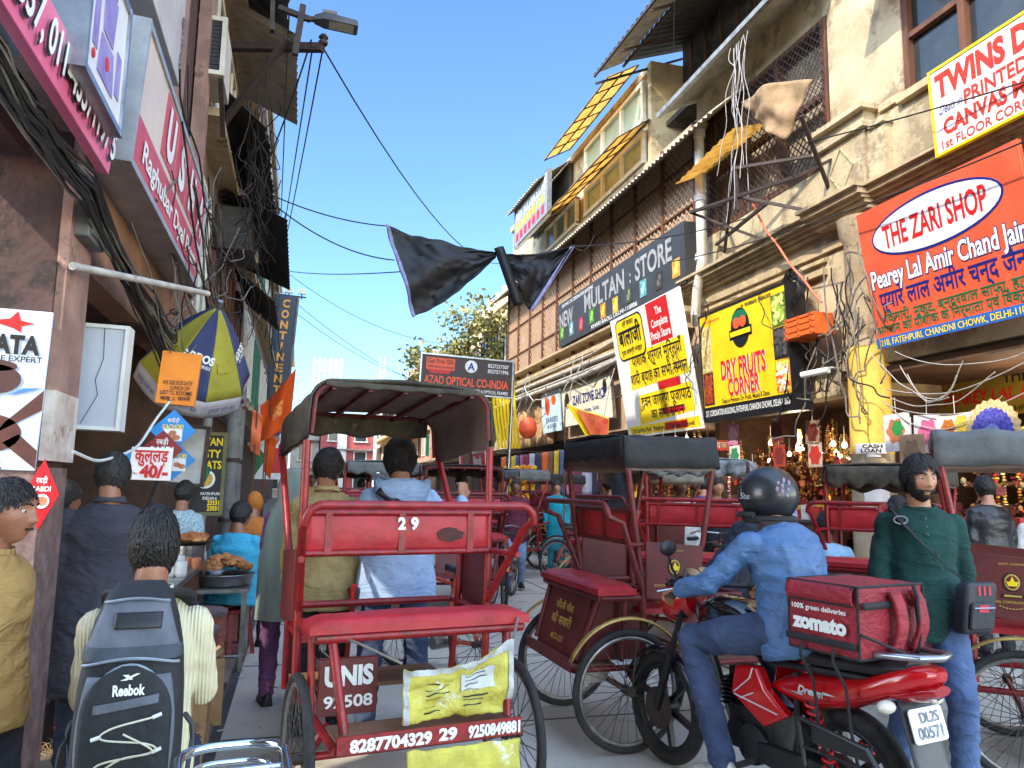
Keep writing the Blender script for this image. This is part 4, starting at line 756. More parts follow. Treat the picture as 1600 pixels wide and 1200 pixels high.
rp = MB(); rp.tube([(-.13, -.27, .76), (-.3, -.2, .84), (-.42, -.12, .88)], .006, 6); rp.tube([(.38, -.26, .82), (.43, -.2, .9), (.48, -.12, .93)], .006, 6); rp.tube([(-.42, -.1, .88), (-.43, -.1, .8), (-.36, -.14, .74)], .005, 6)
o = rp.build('sack_rope', M_gwire, sk)
# --- 2: the empty one in the middle
mid_rickshaw = rickshaw('empty red cycle rickshaw with a flat black hood, left of the motorcycle', (1.88, 4.78, 0), R(-88), paint=M_dred, cz=1.82, ch=.19, cr=.03, cy=(-.02, .62), q=-.17, rs=.06, cm=M_cloth, hf=.16, hb=.14, box_text=[('चाँदनी चौक', .09, .06, .3), ('की सवारी', .0, .075, .34), ('MCD-2031', -.1, .035, .2)])
bs = thing('bag', 'crumpled clear plastic bag hanging under the empty black hooded rickshaw', 'bag', (1.8, 4.55, .34)); mb = MB(); mb.loft([[((.09+.03*nz(i, k))*math.cos(2*PI*i/12)*s, (.06+.02*nz(k, i))*math.sin(2*PI*i/12)*s, .05*k) for i in range(12)] for k, s in enumerate((.7, 1, 1.05, 1, .9, .7, .35, .1))]); mb.build('bag', mat('cloudy_plastic', (190, 186, 178), (150, 146, 140), rough=.3, ns=9, bump=.4), bs)
# ================================================================ PEOPLE
def smooth_mesh(mb, name, m, voxel, par, it=3, fold=0, seed=0, fs=(7, 7, 13)):
    o = mb.build(name, m, None, smooth=False)
    r = o.modifiers.new('r', 'REMESH'); r.mode = 'VOXEL'; r.voxel_size = voxel
    k = o.modifiers.new('s', 'SMOOTH'); k.iterations = it; k.factor = .5
    bpy.context.view_layer.update(); bake(o); me = o.data
    if not me.materials: me.materials.append(m)
    if fold:
        nm = [v.normal.copy() for v in me.vertices]
        for v, n in zip(me.vertices, nm):
            c = v.co; w = noise.noise(V((c.x*fs[0]+seed, c.y*fs[1], c.z*fs[2]+c.x*4))); w2 = noise.noise(V((c.x*19+seed, c.y*19, c.z*30)))
            v.co = c+n*fold*((1-2*abs(w))*.9+.35*w2)
    me.polygons.foreach_set('use_smooth', [True]*len(me.polygons)); me.update()
    o.parent = par; return o
def gs(x, w): return math.exp(-(x/w)**2)
def headpt(d, off=0, nose=1):
    x, y, z = .075*d.x, (.094 if d.y > 0 else .102)*d.y, (.12 if d.z > 0 else .116)*d.z
    if z < 0:
        t = -z/.116; x *= 1-.30*t**1.6
        if y < 0: y *= 1-.62*t**1.2
        else: y *= 1+.06*t
    if d.y > 0:
        ax = abs(x)
        y += (.012*gs(z+.098, .02)*gs(x, .026)-.010*gs(ax-.031, .015)*gs(z-.014, .012)+.006*gs(ax-.028, .026)*gs(z-.036, .010)
              +.007*gs(x, .021)*gs(z+.060, .011)-.005*gs(x, .024)*gs(z+.060, .0032)+nose*(.020*gs(x, .012)*gs(z+.024, .013)+.011*gs(x, .010)*gs(z-.002, .022)+.009*gs(ax-.013, .008)*gs(z+.028, .009))
              -.004*gs(ax-.035, .016)*gs(z+.045, .02))
        x += (1 if x > 0 else -1)*.004*gs(z+.012, .02)*gs(ax-.055, .02)
    p = V((x, y, z)); n = V((d.x/.075, d.y/.098, d.z/.118)).normalized(); return p+n*off
def dirs(nu, nv, pole=.03):
    return [[V((math.cos(a)*math.sin(t), math.sin(a)*math.sin(t), math.cos(t))) for a in [2*PI*i/nu for i in range(nu)]] for t in [pole+(PI-2*pole)*k/nv for k in range(nv+1)]]
def limb(mb, pts, rs, n=12):
    """tapered limb through joints, subdivided, with round ends"""
    P, Q = [], []
    for k in range(len(pts)-1):
        a, b = V(pts[k]), V(pts[k+1])
        for j in range(4):
            t = j/4; P.append(a.lerp(b, t)); Q.append(rs[k]*(1-t)+rs[k+1]*t)
    P.append(V(pts[-1])); Q.append(rs[-1])
    mb.tube(P, Q, n); mb.ball(pts[0], rs[0], 10); mb.ball(pts[-1], rs[-1], 10)
    for k in range(1, len(pts)-1): mb.ball(pts[k], rs[k], 10)
def torso(mb, P, C, N, lat, grow=0, fat=1, z0=-.5, neck=True):
    """elliptic sections along pelvis -> chest -> neck; t runs from -0.4 (hem) to 1"""
    P, C, N = V(P), V(C), V(N); lat = V(lat).normalized(); rings = []
    for t, w, d in ((z0, .170, .128), (-.15, .166, .128), (.0, .160, .122), (.18, .150, .114), (.35, .148, .112), (.52, .156, .120), (.68, .166, .122), (.76, .168, .116), (.84, .152, .106), (.91, .116, .09), (.96, .082, .074), (1.0, .066, .064)):
        if grow > 0 and t > .97: continue
        if t < 0: c = P+(P-C).normalized()*(-t*.42)
        else: c = P*(1-t)**2+C*2*t*(1-t)*1.0+N*t*t if False else (P.lerp(C, t/.55) if t < .55 else C.lerp(N, (t-.55)/.45))
        ax = (C-P if t < .55 else N-C).normalized(); f = lat.cross(ax).normalized()*-1; l = ax.cross(f)
        k = fat if t < .75 else 1+(fat-1)*.3
        gr = grow+(.014 if grow > 0 and t < .3 else 0); rings.append([tuple(c+lat*math.cos(a)*(w*k+gr)+f*math.sin(a)*(d*k+gr)) for a in [2*PI*i/20 for i in range(20)]])
    mb.loft(rings)
def hand(mb, w, d, n, side, curl=.5, s=1):
    """palm and five fingers; d = forearm direction, n = palm normal, thumb on the 'side' edge"""
    w, d, n = V(w), V(d).normalized(), V(n); n = (n-d*n.dot(d)).normalized(); e = d.cross(n)*side
    mb.loft([[tuple(w+d*y*s+e*(ww*math.cos(a))*s+n*(.014*math.sin(a))*s) for a in [2*PI*i/12 for i in range(12)]] for y, ww in ((-.01, .024), (.02, .034), (.06, .042), (.09, .041), (.1, .036))])
    for k, (o, L) in enumerate(((.031, .068), (.0105, .077), (-.0105, .072), (-.031, .056))):
        p = w+d*.092*s+e*o*s; dd = d.copy(); pts = [w+d*.06*s+e*o*s, p]
        for j in range(3):
            c = curl*(1, 1.15, .8)[j]*(1+.06*k); dd = (Matrix.Rotation(c, 3, e*side*-1) @ dd) if False else (dd*math.cos(c)+n*math.sin(c)).normalized(); n2 = n
            p = p+dd*L*s*(.42, .33, .25)[j]; pts.append(p.copy())
            n = (n2-dd*n2.dot(dd)); n = n.normalized() if n.length > .05 else n2
        n = V(n); mb.tube(pts, [.0088*s, .0092*s, .0085*s, .0078*s, .0062*s], 8); mb.ball(pts[-1], .0064*s, 6)
        n = V((0, 0, 0))+(V(w)-V(w))+n
        n = (d.cross(e)*-side if False else e.cross(d)*side).normalized() if True else n
        n = n if n.dot(V(n)) > 0 else n
    tb = w+d*.025*s+e*.03*s; nn = e.cross(d)*side
    mb.tube([w+d*.01*s, tb, tb+(d*.6+e*.75+nn*.35*curl).normalized()*.035*s, tb+(d*.6+e*.75+nn*.35*curl).normalized()*.035*s+(d*.9+e*.15+nn*.8*curl).normalized()*.03*s], [.015*s, .0135*s, .0105*s, .008*s], 8)
SK = {'light': mat('skin_wheat', (188, 136, 104), (170, 118, 90), rough=.5, ns=14, bump=.06, bs=120), 'mid': mat('skin_brown', (158, 106, 78), (140, 92, 68), rough=.5, ns=14, bump=.06, bs=120), 'dark': mat('skin_deep', (128, 84, 62), (110, 72, 54), rough=.5, ns=14, bump=.06, bs=120)}
M_hair = mat('black_hair', (20, 17, 16), (34, 29, 27), rough=.55, ns=60, stretch=(1, 1, .25), bump=.5, bs=140)
M_ghair = mat('greying_hair', (52, 48, 46), (24, 22, 22), rough=.6, ns=70, stretch=(1, 1, .25), bump=.5, bs=140)
M_eye = mat('eye_white', (206, 200, 194), rough=.3); M_iris = mat('dark_iris', (30, 20, 16), rough=.2)
def cl(name, c, c2=None, **k): return mat('cloth_'+name, c, c2 or tuple(int(q*.84) for q in c), rough=k.pop('rough', .85), ns=k.pop('ns', 4), bump=k.pop('bump', .14), bs=k.pop('bs', 160), fold=k.pop('fold', .55), fsc=k.pop('fsc', 6), **k)
def haircap(par, M, m, line, off=.012, rag=.006, seed=0, name='hair', pick=None, thick=.004):
    """shell grown from the skull where line(d) < d.z, ragged with noise"""
    D = dirs(56, 44); vs, idx, fs = [], {}, []
    keep = pick or (lambda d: d.z > line(d))
    for j, row in enumerate(D):
        for i, d in enumerate(row):
            o = off+rag*nz(d.x*7+seed, d.y*7, d.z*7)+rag*.7*nz(d.x*26+seed, d.y*26, d.z*8)
            vs.append(M @ headpt(d, max(o, .0015), nose=0))
    n = len(D[0]); mb = MB()
    for j in range(len(D)-1):
        for i in range(n):
            q = D[j][i]+D[j][(i+1) % n]+D[j+1][i]
            if keep(q.normalized()): fs.append((j*n+i, (j+1)*n+i, (j+1)*n+(i+1) % n, j*n+(i+1) % n))
    if keep(V((0, 0, 1))): fs.append(tuple(range(n)))
    mb.add(vs, fs); o = mb.build(name, m, par, thick=thick); o.modifiers['solid'].offset = -1; return o
def tufts(par, M, m, line, off, n, seed):
    """many short tapering locks combed down and away from the crown"""
    r_ = random.Random(seed); mb = MB(); c = V((.12, -.35, .93)).normalized()
    while n:
        d = V((r_.gauss(0, 1), r_.gauss(0, 1), r_.gauss(0, 1))).normalized()
        if d.z < line(d)+.03: continue
        n -= 1; g = (d-c); g = (g-d*g.dot(d)); g = g.normalized() if g.length > .02 else d.orthogonal().normalized(); g = (g+V((r_.uniform(-.16, .16), r_.uniform(-.16, .16), r_.uniform(-.2, .05)))).normalized()
        L = r_.uniform(.028, .055); p = headpt(d, off*.9, 0); q = headpt((d+g*L*5).normalized(), off+r_.uniform(.0, .007), 0); e = headpt((d+g*L*10).normalized(), off*.85+r_.uniform(-.002, .008), 0); s = d.cross(g)*r_.uniform(.002, .0045)
        ed = (d+g*L*10).normalized()
        if ed.z < line(ed)-.10: e = headpt((d+g*L*5.5).normalized(), off*.9, 0)
        i = len(mb.v); mb.v += [tuple(M @ x) for x in (p-s, p+s, q+s*.8, q-s*.8, e)]; mb.f += [(i, i+1, i+2, i+3), (i+3, i+2, i+4)]; mb.mi += [0, 0]
    return mb.build('locks', m, par, smooth=False)
def hairline(front=.42, side=.12, back=-.74):
    def f(d):
        a = math.atan2(abs(d.x), d.y)/PI     # 0 front .. 1 back
        return front+(side-front)*min(a/.42, 1) if a < .42 else (side+.0)+(back-side)*min((a-.42)/.2, 1)
    return f
def person(label, loc, rz, H=1.72, J=None, skin='mid', shirt=None, pants=None, shoes=None, hair=M_hair, hl=None, sleeve='long', head=(0, 0), fat=1, vox=.012, hem=-.5, fold=.007, hands=None, voxb=None, beard=None, face=False, hoff=.014, collar=None, seed=0, group=None, hood=None, tuck=False, hairrag=.006, legs=True, tuft=0):
    k = H/1.72; t = thing('person', label, 'person', loc, rz, group); t.scale = (k, k, k)
    j = dict(P=(0, 0, .95), C=(0, .0, 1.24), N=(0, -.014, 1.46), HD=(0, .03, 1.598), SR=(.160, -.012, 1.36), SL=(-.160, -.012, 1.36), ER=(.212, -.03, 1.12), EL=(-.212, -.03, 1.12), WR=(.22, .05, .88), WL=(-.22, .05, .88), HR=(.092, 0, .92), HL=(-.092, 0, .92), KR=(.105, .03, .5), KL=(-.105, .03, .5), AR=(.11, -.02, .085), AL=(-.11, -.02, .085), FR=(.12, 1, 0), FL=(-.12, 1, 0))
    j.update(J or {}); lat = (V(j['HR'])-V(j['HL'])+V(j['SR'])-V(j['SL'])).normalized()
    HM = Matrix.Translation(j['HD']) @ Matrix.Rotation(R(head[0]), 4, 'Z') @ Matrix.Rotation(R(head[1]), 4, 'X'); b = MB()
    D = dirs(64, 56); b.loft([[tuple(HM @ headpt(d)) for d in row] for row in D])
    for s in (-1, 1): b.ball((s*.077, -.012, -.004), (.011, .02, .032), 12, HM)
    b.tube([V(j['N'])-V((0, .0, .06)), V(j['N']), HM @ V((0, -.025, -.06))], [.07, .058, .055], 14); torso(b, j['P'], j['C'], j['N'], lat, -.012, fat, z0=-.2)
    hd = hands or {}
    for s in 'RL':
        limb(b, [j['S'+s], j['E'+s], j['W'+s]], [.05, .041, .028]); limb(b, [j['H'+s], j['K'+s], j['A'+s]], [.08, .055, .036])
        d = hd.get(s, {}); fd = V(d.get('d', V(j['W'+s])-V(j['E'+s]))); hand(b, j['W'+s], fd, d.get('n', (-1, 0, 0) if s == 'R' else (1, 0, 0)), d.get('side', 1 if s == 'R' else -1), d.get('curl', .45))
    body = smooth_mesh(b, 'body', SK[skin], voxb or vox, t, 2)
    if shirt:
        b = MB(); torso(b, j['P'], j['C'], j['N'], lat, .012, fat, z0=hem)
        for s in 'RL':
            S, E, W = V(j['S'+s]), V(j['E'+s]), V(j['W'+s])
            if sleeve == 'long': limb(b, [S, E, E.lerp(W, .94)], [.057, .050, .039])
            elif sleeve == 'rolled': limb(b, [S, E, E.lerp(W, .25)], [.060, .056, .052])
            else: limb(b, [S, S.lerp(E, .78)], [.062, .062])
        smooth_mesh(b, 'shirt', shirt, vox, t, 3, fold, seed)
    if pants and legs:
        b = MB(); Pv, Cv = V(j['P']), V(j['C']); ax = (Cv-Pv).normalized(); f = lat.cross(ax)*-1; mid = (V(j['HR'])+V(j['HL']))/2
        b.loft([[tuple(c+lat*math.cos(a)*w*fat+f*math.sin(a)*dd*fat) for a in [2*PI*i/18 for i in range(18)]] for c, w, dd in ((Pv+ax*.09, .162, .118), (Pv, .172, .124), (mid-ax*.04, .172, .126), (mid-ax*.1, .12, .1))])
        for s in 'RL': limb(b, [j['H'+s], j['K'+s], V(j['A'+s])+(V(j['K'+s])-V(j['A'+s]))*.04], [.093, .07, .056])
        smooth_mesh(b, 'trousers', pants, vox, t, 3, fold*1.1, seed+5, (8, 8, 17))
    if shoes and legs:
        for s in 'RL':
            A = V(j['A'+s]); d = V(j['F'+s]).normalized(); d2 = V((d.x, d.y, 0)).normalized(); sd = V((d2.y, -d2.x, 0)); dz = d.z
            b = MB(); so = MB(); rings = []; sr = []
            for y, w, h in ((-.07, .028, .05), (-.05, .038, .085), (.0, .042, .095), (.05, .044, .075), (.11, .047, .055), (.165, .04, .042), (.19, .02, .03)):
                c = A+d2*y+V((0, 0, dz*y))-V((0, 0, .075)); rings.append([tuple(c+sd*w*math.cos(a)+V((0, 0, max(0, math.sin(a))*h+.008))) for a in [2*PI*i/14 for i in range(14)]])
                sr.append([tuple(c+sd*(w+.005)*math.cos(a)+V((0, 0, -.006+.018*(math.sin(a) > 0)))) for a in [2*PI*i/14 for i in range(14)]])
            b.loft(rings); o = b.build('shoe', shoes, t); so.loft(sr); so.build('sole', M_wt if shoes is not M_black else M_tyre, o)
    if hair: haircap(t, HM, hair, hl or hairline(), hoff, hairrag, seed)
    if hair and tuft: tufts(t, HM, hair, hl or hairline(), hoff, tuft, seed)
    if beard:
        haircap(t, HM, hair, None, .007, .004, seed+2, 'beard', lambda d: d.y > -.12 and ((d.z < -.40 and abs(d.x) > .27) or d.z < -.62 or (abs(d.x) > .70 and d.z < .05) or (abs(d.x) <= .3 and -.475 < d.z < -.375)))
    elif face == 'moustache': haircap(t, HM, hair, None, .007, .003, seed+2, 'moustache', lambda d: d.y > 0 and abs(d.x) < .33 and -.46 < d.z < -.385)
    if face:
        e = MB(); ir = MB(); br = MB()
        for s in (-1, 1):
            e.ball((s*.031, .0695, .012), .0125, 12, HM); ir.ball((s*.031, .0795, .0095), (.0055, .0035, .0055), 10, HM)
            br.tube([HM @ (V((s*x, 0, 0))+V((0, headpt(V((s*x/.075, math.sqrt(max(.01, 1-(x/.075)**2-(z/.12)**2)), z/.12))).y+.002, z))) for x, z in ((.012, .031), (.025, .037), (.04, .037), (.052, .03))], [.003, .0048, .0042, .002], 6)
        o = e.build('eyes', M_eye, t); ir.build('iris', M_iris, o); br.build('eyebrows', hair or M_hair, t)
        l = MB()
        for s in (-1, 1):
            for q in range(1): l.grid(lambda u, v: HM @ V((s*.031+.0155*(u-.5)*2, .0695+.0138*math.cos((u-.5)*2.2)*math.cos(R(28+40*v)), .012+.0138*math.sin(R(20+55*v)))), 8, 4)
        l.build('eyelids', SK[skin], t, thick=.001)
    if collar:
        N = V(j['N']); b = MB(); up = (HM @ V((0, -.02, -.06))-N).normalized(); f = lat.cross(up)*-1
        b.grid(lambda u, v: N-up*.02+up*(.044*v)*(1-.5*math.sin(u*PI)**8)+lat*math.cos(2*PI*u+PI/2)*(.080-.006*v)+f*math.sin(2*PI*u+PI/2)*(.080-.012*v), 32, 4); b.build('collar', collar, t, thick=.006)
    return t
# ================================================================ MOTORCYCLE AND DELIVERY BAG
M_gloss = mat('gloss_red', (186, 14, 20), (170, 10, 16), rough=.2, ns=3, coat=.6, stain=(150, 40, 36), st=.72)
M_gblk = mat('gloss_black', (14, 15, 20), (20, 22, 30), rough=.15, ns=3, coat=.7)
M_eng = mat('engine_alloy', (58, 58, 60), (34, 34, 36), rough=.5, metal=.5, ns=9, bump=.2)
bk = thing('motorcycle', 'red and black motorcycle with a white number plate, ridden by the helmeted courier', 'motorcycle', (2.32, 2.93, 0), R(13))
def alloy(y, r, tw, name):
    t = MB().tube([(0, y+(r-tw)*math.cos(a), .3+(r-tw)*math.sin(a)) for a in [2*PI*k/48 for k in range(48)]], tw, 12, closed=True).build(name, M_tyre, bk)
    a = MB(); a.tube([(0, y+(r-tw*2.1)*math.cos(a_), .3+(r-tw*2.1)*math.sin(a_)) for a_ in [2*PI*k/48 for k in range(48)]], .017, 8, closed=True)
    for k in range(6):
        q = 2*PI*k/6+.3; a.bar((0, y+.03*math.cos(q), .3+.03*math.sin(q)), (0, y+(r-tw*2.2)*math.cos(q), .3+(r-tw*2.2)*math.sin(q)), .028, .03, up=(1, 0, 0))
    a.cyl((-.05, y, .3), (.05, y, .3), .05, 20); a.build('rim', M_black, t)
    d = MB(); d.lathe([(.11, -.004), (.11, .004)], 28, Matrix.Translation((-.06, y, .3)) @ Matrix.Rotation(PI/2, 4, 'Y')); d.build('brake_disc', M_iron, t); return t
alloy(1.2, .3, .036, 'front_wheel'); alloy(0, .3, .046, 'rear_wheel')
m = MB(); m.grid(lambda u, v: (.06*math.sin((v-.5)*PI), 1.2+(.325-.02*abs(2*v-1)**2)*math.cos(R(18+140*u)), .3+(.33-.03*abs(2*v-1)**2)*math.sin(R(18+140*u))), 24, 8); m.build('front_mudguard', M_gblk, bk, thick=.006)
m = MB()
for s in (-1, 1): m.tube([(s*.075, 1.2, .3), (s*.075, 1.07, .62)], .024, 12); m.tube([(s*.075, 1.07, .62), (s*.075, .93, .96)], .017, 12)
m.box((0, .985, .84), (.2, .06, .04)); m.box((0, .94, .95), (.2, .08, .03)); m.build('fork', M_black, bk)
m = MB(); m.loft([[(w*math.cos(a), y, zc+h*math.sin(a)) for a in [2*PI*i/16 for i in range(16)]] for y, w, h, zc in ((1.14, .05, .05, .86), (1.12, .10, .09, .87), (1.06, .125, .12, .89), (.98, .125, .13, .91), (.93, .09, .09, .93))]); m.build('headlamp_cowl', M_gloss, bk)
m = MB(); m.ball((0, 1.11, .885), (.085, .045, .075), 16); m.build('headlight', mat('headlamp_glass', (200, 204, 206), rough=.1), bk)
m = MB(); m.loft([[(w*math.cos(a), y+.4*(z0-.97)*0, z0+h*math.sin(a)) for a in [2*PI*i/16 for i in range(16)]] for y, w, h, z0 in ((1.10, .09, .03, .98), (1.02, .13, .05, 1.0), (.94, .12, .055, 1.0), (.88, .06, .03, .98))]); c = m.build('visor', M_gblk, bk)
m = MB()
for s in (-1, 1): m.cyl((s*.05, .93, 1.03), (s*.05, .915, 1.065), .045, 18)
m.build('dials', M_chrome, bk)
m = MB(); m.tube([(-.33, .76, .975), (-.22, .8, .99), (-.12, .88, .99), (0, .9, .985), (.12, .88, .99), (.22, .8, .99), (.33, .76, .975)], .012, 10); m.build('handlebar', M_black, bk)
for s in (-1, 1):
    MB().tube([(s*.33, .76, .975), (s*.23, .795, .988)], .018, 10).build('grip', M_tyre, bk); MB().tube([(s*.2, .83, 1.0), (s*.33, .87, .98)], .006, 6).build('lever', M_steel, bk)
    o = MB().tube([(s*.2, .83, 1.0), (s*.24, .86, 1.1), (s*.27, .85, 1.16)], .006, 8).build('mirror', M_black, bk); MB().ball((s*.28, .84, 1.2), (.055, .018, .04), 14).build('mirror_shell', M_black, o)
m = MB(); m.loft([[(w*math.copysign(abs(math.cos(a))**.8, math.cos(a)), y, zc+h*math.copysign(abs(math.sin(a))**.8, math.sin(a))) for a in [2*PI*i/20 for i in range(20)]] for y, w, h, zc in ((.86, .05, .05, .84), (.82, .1, .1, .84), (.7, .135, .125, .85), (.55, .14, .12, .84), (.42, .11, .08, .81), (.36, .07, .04, .79))]); m.build('fuel_tank', M_gblk, bk)
m = MB(); m.loft([[(w*math.cos(a), y, zc+h*max(math.sin(a), -.6)) for a in [2*PI*i/16 for i in range(16)]] for y, w, h, zc in ((.46, .06, .03, .785), (.38, .1, .045, .785), (.1, .125, .055, .78), (-.2, .12, .055, .80), (-.33, .08, .04, .82))]); m.build('seat', M_black, bk)
for s in (-1, 1):
    F = frame((s*.14, 0, 0), (0, 1, 0), (0, 0, 1), (1, 0, 0))
    m = MB(); m.prism([(.53, .55), (.50, .68), (.36, .70), (.31, .61), (.19, .52), (.33, .44)], -.03, .03, F); o = m.build('side_shroud', M_gloss, bk, bevel=.014)
    m = MB()
    for a, b in (((.50, .56), (.40, .64)), ((.40, .64), (.38, .69)), ((.50, .55), (.24, .52)), ((.46, .54), (.38, .58))): m.bar((s*.172, *a), (s*.172, *b), .004, .008, up=(1, 0, 0))
    m.build('graphic', mat('silver_decal', (206, 206, 206)), o)
m = MB(); m.loft([[(w*math.copysign(abs(math.cos(a))**.6, math.cos(a)), y, zc+h*math.copysign(abs(math.sin(a))**.7, math.sin(a))) for a in [2*PI*i/24 for i in range(24)]] for y, w, h, zc in ((.33, .105, .018, .62), (.27, .128, .045, .628), (.16, .142, .066, .64), (.04, .148, .074, .652), (-.08, .148, .066, .676), (-.18, .142, .058, .712), (-.27, .128, .058, .752), (-.35, .104, .052, .785), (-.40, .07, .036, .80), (-.425, .035, .018, .806))]); tp = m.build('tail_body', M_gloss, bk)
for s in (-1, 1):
    e = MB(); put_text(e, 'Dream', 0, 0, .03, .13, bold=3, shear=.3, z=.004); plate(e, [(-.11, -.02), (-.05, -.026), (-.04, -.02)], .004); plate(e, [(.06, .0), (.13, .006), (.06, .012)], .004); e.build('lettering', mat('silver_decal', (206, 206, 206)), tp, smooth=False).matrix_local = frame((s*.148, .07, .655), (0, s, 0), (0, 0, 1), (s, 0, 0))
m = MB(); m.loft([[(w*math.cos(a), y, zc+h*math.sin(a)) for a in [2*PI*i/14 for i in range(14)]] for y, w, h, zc in ((-.28, .12, .02, .715), (-.34, .112, .034, .725), (-.39, .09, .034, .74), (-.425, .05, .02, .752))]); m.build('tail_light', mat('red_lens', (176, 10, 22), (140, 8, 16), rough=.1, coat=.8), bk)
m = MB(); m.tube([(-.12, -.05, .83), (-.13, -.25, .865), (-.09, -.4, .875), (0, -.43, .875), (.09, -.4, .875), (.13, -.25, .865), (.12, -.05, .83)], .014, 10); m.build('grab_rail', M_steel, bk)
m = MB(); m.grid(lambda u, v: (.1*(v-.5)*2, -.30-.12*u-.012*(1-abs(2*v-1)**3), .70-.42*u), 10, 8); m.build('rear_mudguard', mat('grey_plastic', (70, 72, 76), (54, 55, 58), rough=.5), bk, thick=.008)
NP = frame((0, -.358, .615), (1, 0, 0), (0, .26, .97), (0, -.97, .26))
m = MB(); m.prism(rrect(.2, .125, .015), -.003, .003, NP); p = m.build('number_plate', M_wt, bk)
e = MB(); put_text(e, 'DL2S', .012, .028, .038, .115, bold=2, M=NP, z=.006); put_text(e, '00571', .0, -.026, .042, .15, bold=2, M=NP, z=.006); e.build('lettering', mat('worn_plate_ink', (86, 90, 100), (150, 150, 156), ns=30), p, smooth=False)
for s in (-1, 1):
    MB().ball((s*.15, -.29, .68), (.045, .03, .026), 12).build('indicator', mat('indicator_lens', (214, 206, 190), (196, 186, 168), rough=.12), bk); MB().tube([(s*.08, -.28, .68), (s*.13, -.285, .68)], .01, 8).build('indicator_stalk', M_black, bk)
    a, b = V((s*.125, -.02, .32)), V((s*.125, .1, .62)); pts = []
    for k in range(91):
        t_ = k/90; q = 2*PI*t_*9; pts.append(a.lerp(b, .1+.85*t_)+V((math.cos(q)*.027, math.sin(q)*.025, math.sin(q)*.01)))
    sh = MB().tube(pts, .0065, 6).build('shock_spring', M_rink, bk); MB().tube([a, b], .014, 10).build('shock_body', M_black, sh)
m = MB(); m.box((0, .48, .38), (.2, .26, .2)); m.cyl((-.13, .44, .33), (.13, .44, .33), .09, 24); m.cyl((-.11, .56, .36), (.11, .56, .36), .06, 20)
for k in range(7): m.box((0, .62+.012*k*0, .46+.02*k), (.17, .14, .008))
m.box((0, .6, .55), (.12, .1, .18)); m.build('engine', M_eng, bk, bevel=.006)
m = MB(); m.tube([(0, .95, .9), (0, .8, .6), (0, .66, .3), (0, .35, .24), (0, .15, .32)], .02, 8)
for s in (-1, 1): m.tube([(s*.06, .85, .78), (s*.09, .3, .72), (s*.1, -.3, .76)], .016, 8); m.tube([(s*.09, .2, .7), (s*.1, .18, .34), (s*.1, 0, .3)], .018, 8)
m.build('chassis', M_black, bk)
m = MB(); m.tube([(.1, .68, .42), (.13, .72, .28), (.14, .5, .2), (.15, .1, .24)], .018, 10); m.tube([(.15, .12, .24), (.16, -.35, .32)], [.03, .045], 14); m.build('exhaust', M_black, bk)
m = MB(); m.prism([(.38, .27), (.4, .36), (.1, .37), (-.05, .36), (-.05, .25), (.1, .24)], -.02, .02, frame((-.12, 0, 0), (0, 1, 0), (0, 0, 1), (1, 0, 0))); m.build('chain_case', M_black, bk, bevel=.01)
m = MB(); m.tube([(-.2, .1, .55), (-.22, -.25, .52), (-.22, -.34, .4), (-.21, -.28, .3), (-.2, .05, .28), (-.2, .1, .55)], .011, 8)
for z in (.36, .44): m.tube([(-.205, .06, z), (-.215, -.3, z)], .007, 6)
m.box((-.205, -.12, .5), (.012, .28, .06)); m.build('saree_guard', M_black, bk)
for s in (-1, 1): m = MB(); m.tube([(s*.1, .42, .27), (s*.26, .4, .27)], .015, 8); m.build('foot_peg', M_tyre, bk)
m = MB(); m.tube([(-.11, .62, .3), (-.2, .64, .3), (-.24, .6, .5), (-.11, .7, .55)], .012, 8); m.build('leg_guard', M_steel, bk)
# --- the bag strapped on the pillion
M_bag = mat('red_bag_fabric', (150, 28, 42), (126, 22, 34), rough=.7, ns=5, bump=.3, bs=30, fold=.5, fsc=9, stain=(120, 40, 44), st=.64)
bg_ = thing('delivery_bag', 'square red insulated delivery bag with white lettering strapped behind the courier', 'bag', (2.32, 2.93, 0), R(13))
X0, X1, Y0, Y1, Z0, Z1 = -.215, .195, -.23, .115, .845, 1.125
m = MB(); n = 12
def face(o, u, v): m.grid(lambda a, b: (V(o)+V(u)*a+V(v)*b+V(u).cross(V(v)).normalized()*(.016*math.sin(PI*a)*math.sin(PI*b)+.006*nz(a*5+o[0]*9, b*5+o[1]*9, 1))), n, n)
dx, dy, dz = X1-X0, Y1-Y0, Z1-Z0
face((X0, Y0, Z0), (0, 0, dz), (0, dy, 0)); face((X0, Y0, Z0), (dx, 0, 0), (0, 0, dz)); face((X1, Y0, Z0), (0, dy, 0), (0, 0, dz)); face((X1, Y1, Z0), (-dx, 0, 0), (0, 0, dz)); face((X0, Y0, Z1), (dx, 0, 0), (0, dy, 0)); face((X0, Y0, Z0), (0, dy, 0), (dx, 0, 0))
m.build('box', M_bag, bg_)
M_trim = mat('black_webbing', (26, 26, 28), (38, 36, 38), rough=.8, ns=30)
m = MB()
for z in (Z0, Z1): m.tube([(X0, Y0, z), (X1, Y0, z), (X1, Y1, z), (X0, Y1, z), (X0, Y0, z)], .006, 6)
for x in (X0, X1):
    for y in (Y0, Y1): m.tube([(x, y, Z0), (x, y, Z1)], .006, 6)
m.build('piping', M_trim, bg_)
m = MB(); m.grid(lambda u, v: (X0-.022-.006*math.sin(PI*v)+.012*abs(2*v-1)**4, Y0+.01+(dy-.02)*u, Z1-.004-.07*v), 14, 6); f = m.build('flap', M_bag, bg_, thick=.01); m = MB(); m.tube([(X0-.02, Y0+.012, Z1-.0), (X0-.018, Y0+.02, Z1-.074), (X0-.018, Y1-.02, Z1-.074), (X0-.02, Y1-.012, Z1)], .006, 6); m.build('flap_edge', M_trim, f)
